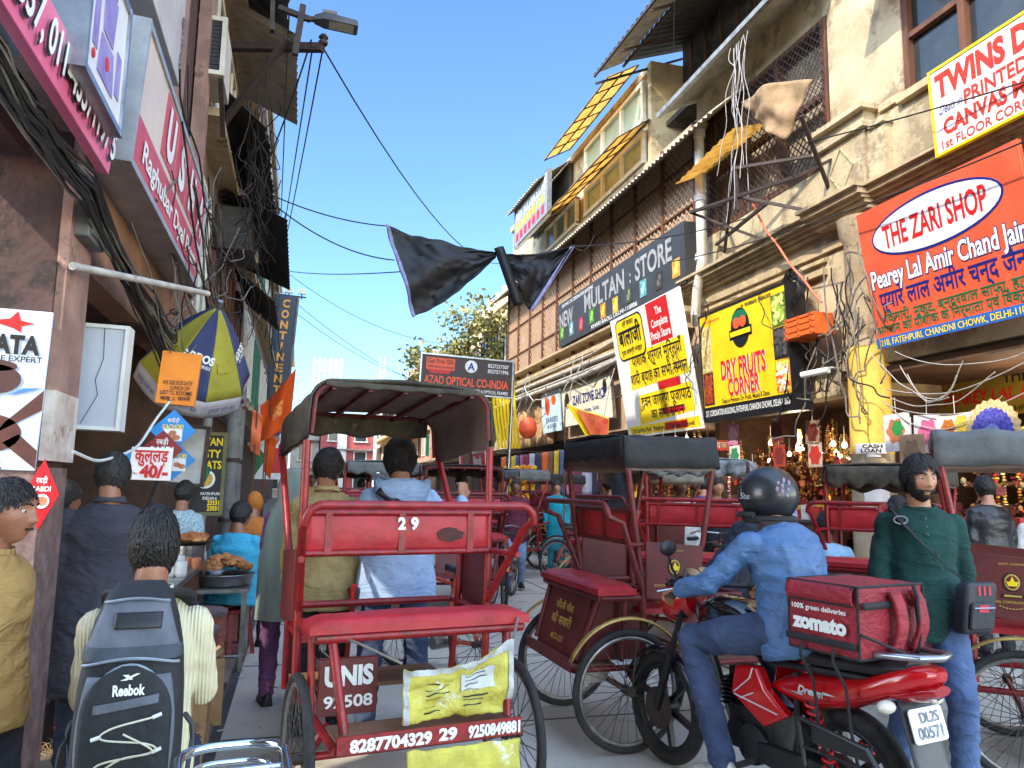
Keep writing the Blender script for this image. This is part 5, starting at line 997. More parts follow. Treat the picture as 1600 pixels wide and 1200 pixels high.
for fn_ in ((lambda u, v: (X0-.021, Y0+dy*u, Z0+.035+.03*v)), (lambda u, v: (X0+.005+dx*.4*u, Y0-.022, Z1-.085+.028*v)), (lambda u, v: (X1-.08+.07*u, Y0-.022, Z1-.085+.028*v))): MB().grid(fn_, 10, 2).build('band', M_trim, bg_, thick=.004)
LM = frame((X0-.021, (Y0+Y1)/2, 0), (0, -1, 0), (0, 0, 1), (-1, 0, 0)); e = MB(); put_text(e, 'zomato', 0, Z0+.12, .058, .27, bold=5, M=LM, z=.004); put_text(e, '100% green deliveries', 0, Z0+.178, .02, .27, bold=2, M=LM, z=.004); e.build('lettering', M_wt, bg_, smooth=False)
for x in (-.03, .10):
    m = MB(); m.grid(lambda u, v: (x-.03+.06*u+.01*math.sin(v*4), Y0-.025-.03*math.sin(PI*v)*(1+.2*nz(v*4, x*9)), Z1-.02-.24*v), 5, 14); m.build('shoulder_strap', M_bag, bg_, thick=.016)
m = MB(); m.tube([(.08, Y0-.04, Z1+.0), (.07, Y0-.06, Z1-.04), (.09, Y0-.05, Z1-.2), (.1, Y0-.03, Z0+.01)], .009, 8); m.build('handle', M_trim, bg_)
m = MB()
for y in (.03, -.13):
    m.tube([(X0-.03, y, Z0+.03), (X0-.035, y, Z0-.02), (-.19, y-.01, .72), (-.18, y-.02, .55), (-.16, y-.03, .42)], .007, 6)
m.tube([(X0, Y0-.01, Z0+.1), (-.05, Y0-.1, .87), (.1, Y0-.12, .86)], .007, 6)
m.build('elastic_cord', M_trim, bg_)
# ---------------------------------------------------------------- the people one by one
C_denim = cl('denim', (58, 72, 102), (40, 52, 78), ns=5, stain=(100, 114, 140), st=.62); C_dark = cl('charcoal', (38, 38, 44), (28, 28, 34)); C_navy = cl('navy', (30, 36, 56), (24, 28, 44))
SIT = dict(P=(0, 0, .55), C=(0, .05, .84), N=(0, .06, 1.06), HD=(0, .1, 1.2), SR=(.172, .045, .965), SL=(-.172, .045, .965), ER=(.24, .12, .76), EL=(-.24, .12, .76), WR=(.16, .34, .72), WL=(-.16, .34, .72), HR=(.1, .02, .52), HL=(-.1, .02, .52), KR=(.13, .42, .52), KL=(-.13, .42, .52), AR=(.13, .4, .085), AL=(-.13, .4, .085))
# courier on the motorcycle
C_bl = cl('padded_blue', (70, 104, 146), (62, 94, 134), ns=3, bs=40, bump=.3, rough=.55, fold=.7, fsc=5)
rd = person('courier in a blue padded jacket and black full face helmet riding the motorcycle', (2.32, 2.93, 0), R(13), 1.72, skin='mid', shirt=C_bl, pants=C_denim, shoes=mat('worn_white_trainer', (206, 202, 192), (160, 156, 148), rough=.7, ns=12, stain=(110, 104, 98), st=.6), vox=.012, voxb=.009, fold=.012, fat=1.12, hem=-.3, seed=3, hair=None,
  J=dict(P=(0.02, .26, .88), C=(.02, .33, 1.15), N=(.04, .41, 1.335), HD=(.06, .47, 1.475), SR=(.205, .37, 1.25), SL=(-.165, .39, 1.25), ER=(.33, .5, 1.06), EL=(-.30, .52, 1.06), WR=(.3, .72, 1.01), WL=(-.3, .73, 1.005), HR=(.11, .3, .86), HL=(-.10, .3, .86), KR=(.25, .70, .77), KL=(-.25, .70, .77), AR=(.22, .5, .34), AL=(-.23, .52, .235), FL=(-.1, 1, -.1)),
  hands=dict(L=dict(d=(.02, .8, -.25), n=(0, .2, -1), side=-1, curl=.75), R=dict(d=(-.02, .8, -.25), n=(0, .2, -1), side=1, curl=.75)))
k = 1.0; hm = MB(); HMx = Matrix.Translation((.065, .475, 1.48)) @ Matrix.Rotation(R(8), 4, 'Z')
M_hel = mat('matt_black_helmet', (34, 36, 40), (26, 27, 30), rough=.38, ns=4, coat=.25)
rows = []
for a in range(15):
    th = PI*a/14*.80+.02; rows.append([tuple(HMx @ V((.132*math.sin(th)*math.cos(q)*(1-.05*(a > 10)), (.158 if math.sin(q) > 0 else .146)*math.sin(th)*math.sin(q), .142*math.cos(th)))) for q in [2*PI*i/32 for i in range(32)]])
hm.loft(rows, cap=True); he = hm.build('helmet', M_hel, rd, thick=.004)
v_ = MB(); v_.grid(lambda u, w: HMx @ V((.1345*math.cos(R(30+120*u))*math.sin(R(72+34*w)), .1605*math.sin(R(30+120*u))*math.sin(R(72+34*w)), .143*math.cos(R(72+34*w)))), 16, 6); v_.build('visor', mat('smoked_visor', (30, 34, 40), rough=.08), he, thick=.003)
v_ = MB(); v_.tube([HMx @ V((.13*math.cos(R(a)), .155*math.sin(R(a)), -.098)) for a in range(0, 181, 15)], .016, 8); v_.tube([HMx @ V((.105*math.cos(R(a)), .12*math.sin(R(a)), -.118)) for a in range(0, 360, 20)], .02, 8, closed=True); v_.build('helmet_rim', M_tyre, he)
dc = MB()
for k_, (a, z) in enumerate(((232, .06), (240, .045), (246, .07), (252, .03), (238, .02), (258, .06), (248, .0), (228, .03))):
    p = V((.1325*math.cos(R(a))*math.sqrt(1-(z/.142)**2), .1475*math.sin(R(a))*math.sqrt(1-(z/.142)**2), z)); dc.ball(p, (.012, .006, .01+.004*(k_ % 3)), 6, HMx)
dc.build('decal', mat('helmet_decal', (120, 140, 170), (170, 90, 90), ns=40), he)
dc = MB(); put_text(dc, 'Steel', 0, 0, .03, .075, bold=1, shear=.3, z=.001, M=HMx @ frame((-.133, .03, -.005), (.2, -1, 0), (0, 0, 1), (-1, -.2, 0))); dc.build('helmet_lettering', mat('dull_silver', (150, 154, 160)), he, smooth=False)
m = MB(); N = V((.04, .41, 1.335)); m.grid(lambda u, v: (N.x+.088*math.cos(2*PI*u), N.y-.01+.085*math.sin(2*PI*u), N.z-.05+.07*v), 28, 4); m.build('collar', cl('brown_collar', (78, 56, 52)), rd, thick=.012)
# bearded man in green
C_gr = cl('dark_green_knit', (14, 62, 56), (10, 48, 44), bs=220, rough=.9)
gm = person('bearded man in a dark green henley and blue jeans standing beside the motorcycle', (3.16, 3.38, 0), R(150), 1.70, skin='light', shirt=C_gr, pants=cl('mid_denim', (84, 106, 144), (58, 78, 114), ns=4, stain=(134, 152, 182), st=.6), shoes=M_black, vox=.011, voxb=.0062, fold=.008, hem=-.42, beard=2, face=True, seed=8, head=(16, -7), hl=hairline(.62, .14, -.6), hoff=.014, hairrag=.010, tuft=2600, fat=.95,
  J=dict(ER=(.205, -.02, 1.11), EL=(-.205, -.03, 1.11), WR=(.21, .08, .87), WL=(-.205, -.08, .88), KR=(.11, -.02, .5), AR=(.12, -.2, .11), KL=(-.1, .20, .52), AL=(-.1, .18, .09), FL=(-.2, 1, 0), FR=(.2, 1, -.25)))
m = MB(); m.tube([(-.085+.0*k, .045, 1.452) if k == 0 else (.075*math.sin(R(a)), .0-.075*math.cos(R(a))+.008, 1.452-.016*math.cos(R(a+180))) for k, a in enumerate(range(0, 360, 18))][1:], .009, 8); m.build('neckband', C_gr, gm); m = MB(); m.bar((0, .098, 1.41), (0, .132, 1.3), .028, .006); o = m.build('placket', C_gr, gm); m = MB()
for z, y in ((1.39, .108), (1.35, .122), (1.31, .134)): m.ball((0, y, z), .006, 8)
m.build('buttons', mat('grey_button', (90, 100, 100)), o)
cbag = thing('crossbody_bag', 'black crossbody pouch with red stripes hanging at the bearded man hip', 'bag', (3.16, 3.38, 0), R(148)); M_pou = mat('black_nylon', (34, 36, 42), (46, 48, 54), rough=.6, ns=8, bump=.2)
m = MB(); PM = frame((-.19, .16, .95), (.85, .5, 0), (-.12, .0, 1), (-.5, .85, .1)); m.prism(rrect(.18, .25, .03), -.04, .04, PM); b = m.build('pouch', M_pou, cbag, bevel=.015); m = MB(); m.prism(rrect(.14, .13, .02, cy=-.04), .04, .058, PM); pk = m.build('pocket', M_pou, b, bevel=.008); e = MB()
for k in range(3): plate(e, [(-.05+.03*k, .06), (-.038+.03*k, .06), (-.03+.03*k, .105), (-.042+.03*k, .105)], .043)
plate(e, rect(-.025, -.02, .03, .015), .061); e2 = MB().add(e.v, e.f, PM); e2.build('red_patch', mat('pink_red_patch', (206, 50, 70)), b, smooth=False); m = MB(); m.tube([PM @ V((-.06, .0, .06)), PM @ V((.06, .0, .06))], .004, 6); m.build('zip', M_steel, b)
m = MB(); pts = [(.135, .075, 1.405), (.10, .125, 1.34), (.02, .155, 1.24), (-.08, .16, 1.14), (-.16, .15, 1.07)]; m.grid(lambda u, v: V(pts[min(int(u*4), 3)]).lerp(V(pts[min(int(u*4)+1, 4)]), u*4-min(int(u*4), 3))+V((-.022+.044*v, 0, -.02+.04*v))*1.3, 24, 2); m.tube([(.135, .06, 1.42), (.14, .0, 1.435), (.12, -.1, 1.4), (0, -.15, 1.25), (-.17, -.1, 1.05), (-.22, .05, 1.03)], .012, 6); m.build('strap', M_trim, cbag, thick=.006); m = MB(); m.tube([V((.115, .118, 1.365))+V((.032*math.cos(a), .005, .02*math.sin(a))) for a in [2*PI*i/12 for i in range(12)]], .004, 6, closed=True); m.build('buckle', M_steel, cbag)
# man at the left edge, in profile
C_tan = cl('tan_shirt', (168, 134, 78), (146, 114, 64), bs=90)
lm = person('moustached man in a tan shirt seen in profile at the left edge', (-.905, 2.80, 0), R(-102), 1.50, skin='mid', shirt=C_tan, pants=cl('dark_slate', (44, 46, 58)), shoes=M_black, hair=M_hair, hl=hairline(.62, .2, -.6), tuft=1800, face='moustache', head=(0, -4), vox=.01, voxb=.0055, fold=.008, hem=-.22, sleeve='long', collar=C_tan, seed=21, fat=.95, hoff=.006, J=dict(WR=(.22, -.02, .87), WL=(-.22, -.02, .87)))
# man with the backpack
C_cr = mat('cream_rib_knit', (206, 196, 164), (190, 180, 148), rough=.9, ns=3, bump=.2, bs=60)
t_ = C_cr.node_tree; w_ = t_.nodes.new('ShaderNodeTexWave'); w_.inputs['Scale'].default_value = 26; w_.bands_direction = 'X'; tc_ = t_.nodes.new('ShaderNodeTexCoord'); t_.links.new(tc_.outputs['Object'], w_.inputs[0]); b_ = t_.nodes.new('ShaderNodeBump'); b_.inputs['Strength'].default_value = .5; b_.inputs['Distance'].default_value = .008; t_.links.new(w_.outputs[1], b_.inputs['Height']); t_.links.new(b_.outputs[0], t_.nodes['Principled BSDF'].inputs['Normal'])
bm_ = person('seated man in a cream ribbed cardigan wearing the big grey backpack', (-.365, 2.64, 0), R(4), 1.72, skin='mid', shirt=C_cr, pants=C_navy, shoes=M_black, vox=.011, voxb=.008, fold=.006, seed=31, collar=cl('pale_collar', (220, 222, 196)), fat=1.02, hl=hairline(.5, .1, -.86), hoff=.010, tuft=2600, hem=-.35, head=(6, -6),
  J=dict(SIT, P=(0, .0, .62), C=(0, .04, .92), N=(0, .03, 1.155), HD=(0, .06, 1.295), SR=(.165, .02, 1.055), SL=(-.165, .02, 1.055), ER=(.20, .13, .83), EL=(-.20, .13, .83), WR=(.2, .32, .8), WL=(-.2, .32, .8), HR=(.1, .02, .58), HL=(-.1, .02, .58), KR=(.13, .42, .56), KL=(-.2, .40, .56), AR=(.13, .4, .085), AL=(-.2, .42, .085)))
bm_.location.x = -.425; bm_.scale.x *= .86
# pair in front of the rickshaw
C_hood = cl('pale_blue_fleece', (158, 178, 210), (138, 160, 194), bs=70, rough=.95)
hm_ = person('man in a pale blue hooded top pulling the rickshaw, fist on its front post', (.62, 4.90, 0), R(2), 1.79, skin='mid', shirt=C_hood, pants=C_denim, shoes=M_black, vox=.012, voxb=.008, fold=.009, fat=1.24, hem=-.42, seed=41, hl=hairline(.5, -.1, -.9), hoff=.024, hairrag=.012, tuft=2400,
  J=dict(SR=(.18, -.01, 1.36), SL=(-.18, -.01, 1.36), ER=(.33, -.02, 1.16), WR=(.40, .02, 1.36), EL=(-.25, -.02, 1.1), WL=(-.22, .18, 1.0), KR=(.14, .05, .5), AR=(.17, .1, .085), KL=(-.14, .0, .5), AL=(-.17, -.1, .085)), hands=dict(R=dict(d=(0, .15, 1), n=(-.3, .9, 0), side=-1, curl=1.0)))
m = MB(); m.grid(lambda u, v: (.15*math.cos(PI*u)*(1+.1*v), -.085-.06*math.sin(PI*u)-.035*math.sin(PI*v), 1.47-.16*v*math.sin(PI*u)**.7+.012*nz(u*6, v*5)), 24, 10); m.grid(lambda u, v: (.085*math.cos(2*PI*u), -.02+.075*math.sin(2*PI*u), 1.43+.05*v), 24, 3); m.build('hood', C_hood, hm_, thick=.014)
sb = MB(); sb.grid(lambda u, v: (-.17+.42*u+.03*v, -.155-.03*math.sin(PI*u), 1.39-.26*u+.035*v), 20, 2); sb.build('striped_strap', M_ink, hm_, thick=.006); sb2 = MB()
for q in (.3, .6): sb2.grid(lambda u, v: (-.17+.42*(.5+.5*u)+.03*q, -.161-.03*math.sin(PI*(.5+.5*u)), 1.39-.26*(.5+.5*u)+.035*q+.006*v), 10, 1)
sb2.build('strap_stripe', mat('tan_stripe', (190, 130, 100)), hm_)
C_khk = cl('khaki_check', (176, 156, 108), (150, 130, 84), ns=9)
person('man in a khaki checked shirt walking beside the man in pale blue', (.18, 5.05, 0), R(-8), 1.72, skin='mid', shirt=C_khk, pants=C_dark, shoes=M_black, vox=.013, fold=.010, fat=1.12, hem=-.5, seed=51, hl=hairline(.45, .1, -.75), tuft=1800, head=(-28, -4), sleeve='long', collar=C_khk)
# people at the stall
person('broad man in a dark grey kurta standing with his back to us by the stall', (-.95, 4.52, 0), R(6), 1.64, skin='mid', shirt=cl('dark_grey_kurta', (62, 60, 68), (48, 47, 56), bs=120), pants=C_navy, shoes=M_black, hair=M_ghair, vox=.013, fold=.010, fat=1.2, hem=-1.2, seed=61, hl=hairline(.4, .05, -.6), tuft=1500, collar=cl('dark_grey_kurta', (62, 60, 68)), beard=1, head=(-14, -8), J=dict(SR=(.19, -.01, 1.36), SL=(-.19, -.01, 1.36)))
C_str = mat('cloth_striped', (200, 196, 196), (40, 44, 56), rough=.9, ns=9, stretch=(.15, .15, 4))
person('woman in a striped top half hidden behind the chipped pillar', (-1.33, 5.05, 0), R(-60), 1.48, skin='mid', shirt=C_str, pants=C_dark, shoes=M_black, vox=.016, fold=.006, seed=71, hl=hairline(.4, .0, -.9), hoff=.022)
C_chk = mat('cloth_check_blue', (176, 196, 200), (120, 146, 160), rough=.9, ns=60, detail=1)
person('man in a pale checked shirt and white skullcap behind the snack counter', (-.92, 7.0, 0), R(-20), 1.5, skin='mid', shirt=C_chk, pants=C_dark, shoes=M_black, vox=.016, fold=.008, seed=81, hl=hairline(.4, .0, -.5))
person('stout man in a turquoise tee shirt sitting beyond the pastry tray', (-.52, 7.4, 0), R(-22), 1.72, skin='mid', shirt=cl('turquoise', (70, 176, 206), (54, 156, 188)), pants=C_dark, shoes=M_black, vox=.015, fold=.008, seed=91, sleeve='short', fat=1.3, J=SIT, hem=-.3, head=(-20, 0))
person('person wrapped in an ochre shawl sitting farther up the left side', (-.5, 9.6, 0), R(-10), 1.8, skin='mid', shirt=cl('ochre_shawl', (186, 110, 40), (160, 90, 30)), pants=C_dark, shoes=M_black, vox=.018, fold=.01, hair=cl('ochre_shawl', (186, 110, 40)), hl=hairline(.2, -.5, -1), seed=95, J=SIT)
sw = person('woman in a green and grey shawl walking left of the rickshaw', (-.035, 5.75, 0), R(5), 1.58, skin='mid', shirt=cl('purple_dress', (112, 70, 112), (90, 54, 92)), pants=cl('purple_dress', (112, 70, 112)), shoes=M_black, vox=.016, fold=.01, hair=None, seed=99, fat=.8, J=dict(SR=(.14, 0, 1.36), SL=(-.14, 0, 1.36), ER=(.17, 0, 1.12), EL=(-.17, 0, 1.12), WR=(.12, .14, 1.0), WL=(-.12, .14, 1.0)))
m = MB(); m.loft([[(w*math.cos(a)*(1+.06*math.sin(7*a+z*5)), d*math.sin(a)*(1+.06*math.sin(5*a+z*9))-.02, z) for a in [2*PI*i/36 for i in range(36)]] for z, w, d in ((.62, .22, .17), (.8, .215, .17), (1.05, .21, .16), (1.3, .20, .15), (1.42, .16, .13), (1.5, .11, .12), (1.62, .115, .13), (1.72, .08, .1), (1.75, .03, .04))]); m.build('shawl', mat('green_grey_shawl', (128, 150, 130), (120, 116, 124), rough=.9, ns=2.2, stretch=(3, 3, .5), bump=.3), sw)
person('lean man in a dark patterned jacket hunched on the saddle of the empty rickshaw', (2.88, 4.75, 0), R(-76), 1.72, skin='mid', shirt=cl('dark_pattern', (44, 48, 60), (24, 26, 34), ns=26), pants=C_dark, shoes=M_black, vox=.014, fold=.010, seed=101, hl=hairline(.45, .35, -.25), hoff=.012, tuft=1200, head=(-10, -20), J=dict(P=(0, -.04, .92), C=(0, .14, 1.13), N=(0, .26, 1.27), HD=(0, .37, 1.36), SR=(.172, .22, 1.2), SL=(-.172, .22, 1.2), ER=(.24, .3, .99), EL=(-.24, .3, .99), WR=(.2, .5, 1.0), WL=(-.2, .5, 1.0), HR=(.1, -.02, .88), HL=(-.1, -.02, .88), KR=(.14, .3, .62), KL=(-.14, .3, .62), AR=(.14, .22, .22), AL=(-.14, .2, .3)))
# walkers and shoppers farther off
W1 = dict(KR=(.1, .16, .52), AR=(.1, .2, .12), KL=(-.1, .05, .5), AL=(-.1, -.22, .12))
def walker(label, x, y, rz, H, shirt, pants, seed, J=None, **k):
    return person(label, (x, y, 0), R(rz), H, skin=('mid', 'dark', 'light')[seed % 3], shirt=shirt, pants=pants, shoes=M_black, vox=.02, fold=.009, seed=seed, J=J, group=None, **k)
walker('man in black trousers walking away just right of the pale blue hooded man', 2.12, 10.2, 5, 1.66, C_navy, C_dark, 111, W1)
walker('young man in a maroon tee shirt and light jeans walking toward us beside a bicycle', 3.1, 11.0, 165, 1.62, cl('maroon_tee', (104, 34, 56), (84, 26, 44)), cl('light_denim', (140, 166, 196), (110, 138, 172)), 112, W1, sleeve='short')
walker('man in a turquoise kurta standing between the far rickshaws', 4.55, 13.4, 160, 1.62, cl('teal_kurta', (24, 160, 176), (16, 136, 152)), cl('teal_kurta', (24, 160, 176)), 113, None, hem=-1.3)
walker('person in a black hooded shawl seated in the maroon rickshaw', 3.55, 8.15, -70, 1.72, C_dark, C_dark, 114, dict(SIT, **{k_: (v[0], v[1], v[2]+.33) for k_, v in SIT.items()}), hair=None)
m = MB(); m.loft([[(w*math.cos(a), d*math.sin(a), z) for a in [2*PI*i/24 for i in range(24)]] for z, w, d in ((1.0, .25, .2), (1.3, .22, .18), (1.42, .12, .13), (1.55, .115, .135), (1.66, .08, .1), (1.7, .02, .03))]); m.build('hood_shawl', C_dark, [o for o in bpy.data.objects if o.get('label') == 'person in a black hooded shawl seated in the maroon rickshaw'][0])
walker('man in a white shirt and dark trousers standing behind the red bench', 4.35, 8.3, 175, 1.66, cl('white_shirt', (206, 204, 198), (186, 184, 180)), C_navy, 115)
walker('man in black with blue jeans looking at his phone, right of the white shirt', 4.95, 8.5, 170, 1.66, C_dark, C_denim, 116, dict(EL=(-.27, .05, 1.12), WL=(-.1, .25, 1.3), ER=(.27, .05, 1.12), WR=(.08, .25, 1.3)))
walker('man in a blue vest over a pale pink shirt browsing the hanging goods', 5.55, 8.0, 30, 1.6, cl('blue_vest', (96, 140, 190), (200, 180, 190), ns=3), C_dark, 117)
walker('dark haired man partly hidden behind the bearded man', 4.25, 4.75, -30, 1.48, C_dark, C_dark, 118)
walker('customer in a black leather jacket with his back to us at the far right shop', 6.35, 5.95, -10, 1.68, mat('black_leather', (30, 30, 32), (40, 40, 42), rough=.4, ns=8, bump=.3), C_dark, 119, fat=1.25)
walker('customer in a white shirt bending at the far right counter', 6.9, 5.9, -30, 1.5, cl('white_shirt', (206, 204, 198)), C_dark, 120)
walker('man in a pale blue shirt seated low behind the right hand hood', 4.65, 6.1, -40, 1.72, cl('sky_shirt', (150, 186, 214), (130, 166, 196)), C_dark, 121, SIT)
walker('shopkeeper in a green jumper at the front of the pooja shop', 4.2, 10.0, -40, 1.66, cl('bottle_green', (50, 76, 64)), C_dark, 122)
for k_, (x, y, rz, c, lb_) in enumerate(((1.25, 16, 5, (150, 60, 50), 'far walker in a brick red shirt up the middle of the street'), (2.3, 19, 170, (200, 196, 190), 'far walker in a white kurta'), (-.1, 13.5, 10, (70, 80, 120), 'far walker in slate blue near the left fronts'), (.3, 18, 180, (170, 150, 90), 'far walker in mustard up the left side'), (3.4, 16.5, 0, (60, 110, 90), 'far walker in sea green among the hoods'), (4.6, 18.5, 30, (150, 110, 160), 'far walker in lilac by the right shops'), (5.4, 12.2, -70, (210, 120, 150), 'shopper in a pink shawl by the garlands'), (5.9, 10.5, -60, (96, 60, 110), 'shopper in violet under the bulbs'), (.9, 23, 0, (90, 90, 96), 'far walker in grey in the distance'), (5.0, 24, 10, (190, 60, 60), 'far walker in scarlet by the distant shops'))):
    walker(lb_, x, y, rz, 1.6+.03*(k_ % 4), cl('far_%d' % k_, c), (C_dark, C_denim, C_navy)[k_ % 3], 130+k_, W1)
# ================================================================ BACKPACK, SNACK STALL AND LEFT FOREGROUND
M_bpk = mat('pack_black', (30, 32, 37), (22, 24, 28), rough=.75, ns=12, bump=.35, bs=30); M_bpg = mat('pack_grey', (96, 100, 110), (80, 84, 94), rough=.75, ns=10, bump=.25, bs=40); M_bps = mat('pack_slate', (62, 70, 80), (50, 57, 66), rough=.75, ns=10, bump=.25, bs=40)
bp_ = thing('backpack', 'big black and grey backpack with pale zigzag elastic on the seated man in cream', 'backpack', (-.425, 2.64, .06), R(4)); bp_.scale.x = .9
BZ = ((.42, .10, .10), (.50, .105, .10), (.54, .138, .155), (.62, .150, .185), (.75, .150, .19), (.88, .145, .185), (.98, .136, .165), (1.06, .117, .14), (1.12, .095, .11), (1.155, .066, .07))
def bpw(z):
    for k in range(len(BZ)-1):
        if z <= BZ[k+1][0]:
            f = max(0, (z-BZ[k][0])/(BZ[k+1][0]-BZ[k][0])); return BZ[k][1]*(1-f)+BZ[k+1][1]*f, BZ[k][2]*(1-f)+BZ[k+1][2]*f
    return BZ[-1][1:]
def sgnp(c, e): return math.copysign(abs(c)**e, c)
m = MB(); rings = []
for i in range(25):
    z = .42+.735*i/24; w, d = bpw(z); rings.append([(w*sgnp(math.cos(a), .6), -.165-d*.5+d*.5*sgnp(math.sin(a), .55)+.004*nz(a*3, z*9), z) for a in [2*PI*q/40 for q in range(40)]])
m.loft(rings); m.build('shell', M_bpk, bp_)
def bps(x, z, off=.006):
    w, d = bpw(z); q = min(abs(x)/w, .995); c = q**(1/.6); s = math.sqrt(max(0, 1-c*c)); return (x, -.165-d*.5-d*.5*s**.55-off, z)
def patch(name, m_, fn, nu=14, nv=10, off=.005, th=.005, par=None):
    mb = MB(); mb.grid(lambda u, v: bps(*fn(u, v), off), nu, nv); return mb.build(name, m_, par or bp_, thick=th)
patch('upper_panel', M_bpg, lambda u, v: ((-.115+.23*u)*(1.12-.38*v), .99+.125*v)); patch('top_zip_panel', M_bps, lambda u, v: ((-.138+.276*u)*(1-.03*v), .965+.035*v), off=.008); patch('name_patch', M_black, lambda u, v: (-.055+.13*u, 1.045+.04*v), off=.013, th=.006)
for s in (-1, 1): patch('side_panel', M_bpg, lambda u, v: (s*(.085+.045*u-.02*abs(2*v-1)**2), .62+.31*v), 6, 14, .009)
fp = patch('front_pocket', M_bpk, lambda u, v: ((-.12+.24*u)*math.sqrt(max(.02, 1-max(0, (v-.62)/.38)**2.2)), .60+.355*v), 20, 18, .012, .012); patch('reflective_band', M_bpg, lambda u, v: (-.085+.17*u, .842+.022*u+.022*v), off=.022)
for zp in ([(.118*math.cos(R(a)), .80+.158*math.sin(R(a))) for a in range(-10, 191, 10)], [(-.13+.26*k/14, .955+.018*math.sin(PI*k/14)) for k in range(15)], [(-.09+.18*k/14, 1.11+.01*math.sin(PI*k/14)) for k in range(15)]):
    MB().tube([bps(x, z, .012) for x, z in zp], .004, 6).build('zip', mat('silver_zip', (140, 150, 160), (110, 120, 130), rough=.4), bp_)
m = MB(); L = [(.07, .745), (-.055, .71), (.075, .665), (-.055, .625), (.075, .585), (-.06, .555), (.01, .525)]; L2 = [(.07, .745), (.02, .75), (-.055, .71), (.0, .69), (.075, .665), (.0, .645), (-.055, .625), (0, .607), (.075, .585), (0, .56), (-.06, .545), (.01, .52)]
def crm(P, n=6):
    o = []
    for k in range(len(P)-1):
        p0, p1, p2, p3 = (P[max(k-1, 0)], P[k], P[k+1], P[min(k+2, len(P)-1)])
        for j in range(n):
            t = j/n; o.append(tuple(.5*((2*p1[i])+(-p0[i]+p2[i])*t+(2*p0[i]-5*p1[i]+4*p2[i]-p3[i])*t*t+(-p0[i]+3*p1[i]-3*p2[i]+p3[i])*t**3) for i in range(2)))
    o.append(P[-1]); return o
m.tube([bps(x, z+.095, .03) for x, z in crm([(.075, .735), (-.03, .715), (-.055, .69), (.06, .672), (.08, .65), (-.05, .632), (-.06, .607), (.065, .592), (.08, .575), (.02, .545), (.012, .515)])], .0026, 6); m.tube([bps(x, z+.095, .032) for x, z in crm([(-.03, .715), (.0, .70), (.08, .652), (.0, .64), (-.06, .607), (0, .59), (.075, .575)][1:5])], .0026, 6); m.build('elastic_lace', mat('pale_cord', (206, 200, 178), (180, 174, 150)), bp_)
m = MB()
for x, z in ((.085, .737), (.09, .652), (.09, .577), (-.07, .692), (-.075, .608)): m.tube([bps(x-.012, z+.092, .028), bps(x+.012, z+.099, .028)], .005, 6)
m.build('cord_loops', M_white, bp_)
e = MB(); put_text(e, 'Reebok', .005, .90, .026, .085, bold=3, M=frame((0, bps(0, .9, .022)[1], 0), (1, 0, 0), (0, 0, 1), (0, -1, 0))); e.build('lettering', M_wt, bp_, smooth=False); e = MB(); plate(e, [(-.02, .922), (.02, .938), (.03, .938), (-.005, .922)], .002); plate(e, [(-.015, .936), (.0, .936), (.012, .924), (.004, .924)], .003); e2 = MB().add(e.v, e.f, frame((0, bps(0, .93, .022)[1], 0), (1, 0, 0), (0, 0, 1), (0, -1, 0))); e2.build('logo', M_wt, bp_, smooth=False)
for s in (-1, 1):
    m = MB(); P = [(s*.045, -.19, 1.105), (s*.068, -.15, 1.12), (s*.09, -.09, 1.115), (s*.108, -.03, 1.10), (s*.12, .06, 1.075), (s*.125, .115, 1.0), (s*.13, .13, .9)]
    m.grid(lambda u, v: V(P[min(int(u*6), 5)]).lerp(V(P[min(int(u*6)+1, 6)]), u*6-min(int(u*6), 5))+V(((v-.5)*.062, 0, 0)), 30, 3); m.build('shoulder_strap', M_bpk, bp_, thick=.014)
    m = MB(); m.tube([(s*.155, -.26, .80), (s*.172, -.2, .76), (s*.175, -.14, .70), (s*.165, -.16, .6)], .008, 6); m.build('side_strap', M_bps, bp_)
    m = MB(); m.tube([(s*.15, -.31, .66), (s*.158, -.315, .62)], .006, 6); m.build('zip_pull', M_white, bp_)
m = MB(); m.grid(lambda u, v: (-.178-.008*math.sin(PI*v), -.17-.1*u, .58+.16*v), 8, 8); m.build('mesh_pocket', mat('mesh_net', (44, 46, 50), (70, 72, 74), ns=90), bp_, thick=.006)
# --- stool, counter and food
M_stl = mat('dull_steel', (160, 160, 158), (122, 120, 118), rough=.35, metal=.85, ns=7, stain=(96, 90, 84), st=.62); M_terra = mat('red_tin', (168, 96, 82), (138, 74, 66), rough=.6, ns=6, stain=(84, 52, 46), st=.58, bump=.2); M_card = mat('cardboard', (176, 140, 100), (150, 116, 82), rough=.9, ns=6); M_past = mat('fried_pastry', (196, 132, 72), (150, 86, 40), rough=.6, ns=22, bump=.4, bs=70)
M_plast = mat('red_plastic', (140, 26, 34), (120, 22, 28), rough=.4)
def stool(label, x, y, h=.45, c=None):
    t = thing('stool', label, 'stool', (x, y, 0), rnd(0, 3)); c = c or M_plast; MB().prism(rrect(.3, .3, .05), h-.03, h).build('seat', c, t, bevel=.006)
    for sx in (-1, 1):
        for sy in (-1, 1): MB().bar((sx*.11, sy*.11, h-.03), (sx*.15, sy*.15, 0), .035, .035).build('leg', c, t)
    return t
stool('red plastic stool under the man with the backpack', -.425, 2.62, .46); stool('dark red stool against the pillar behind the seated man', -1.28, 5.5, .42); stool('dark red stool under the stout man in turquoise', -.52, 7.38, .4)
ct = thing('counter', 'worn wooden snack counter under the diamond signs', 'counter', (-1.0, 6.1, 0)); MB().box((0, 0, .84), (.62, 1.7, .04)).build('top', M_stl, ct); MB().box((0, 0, .42), (.54, 1.6, .78)).build('cabinet', M_wood, ct)
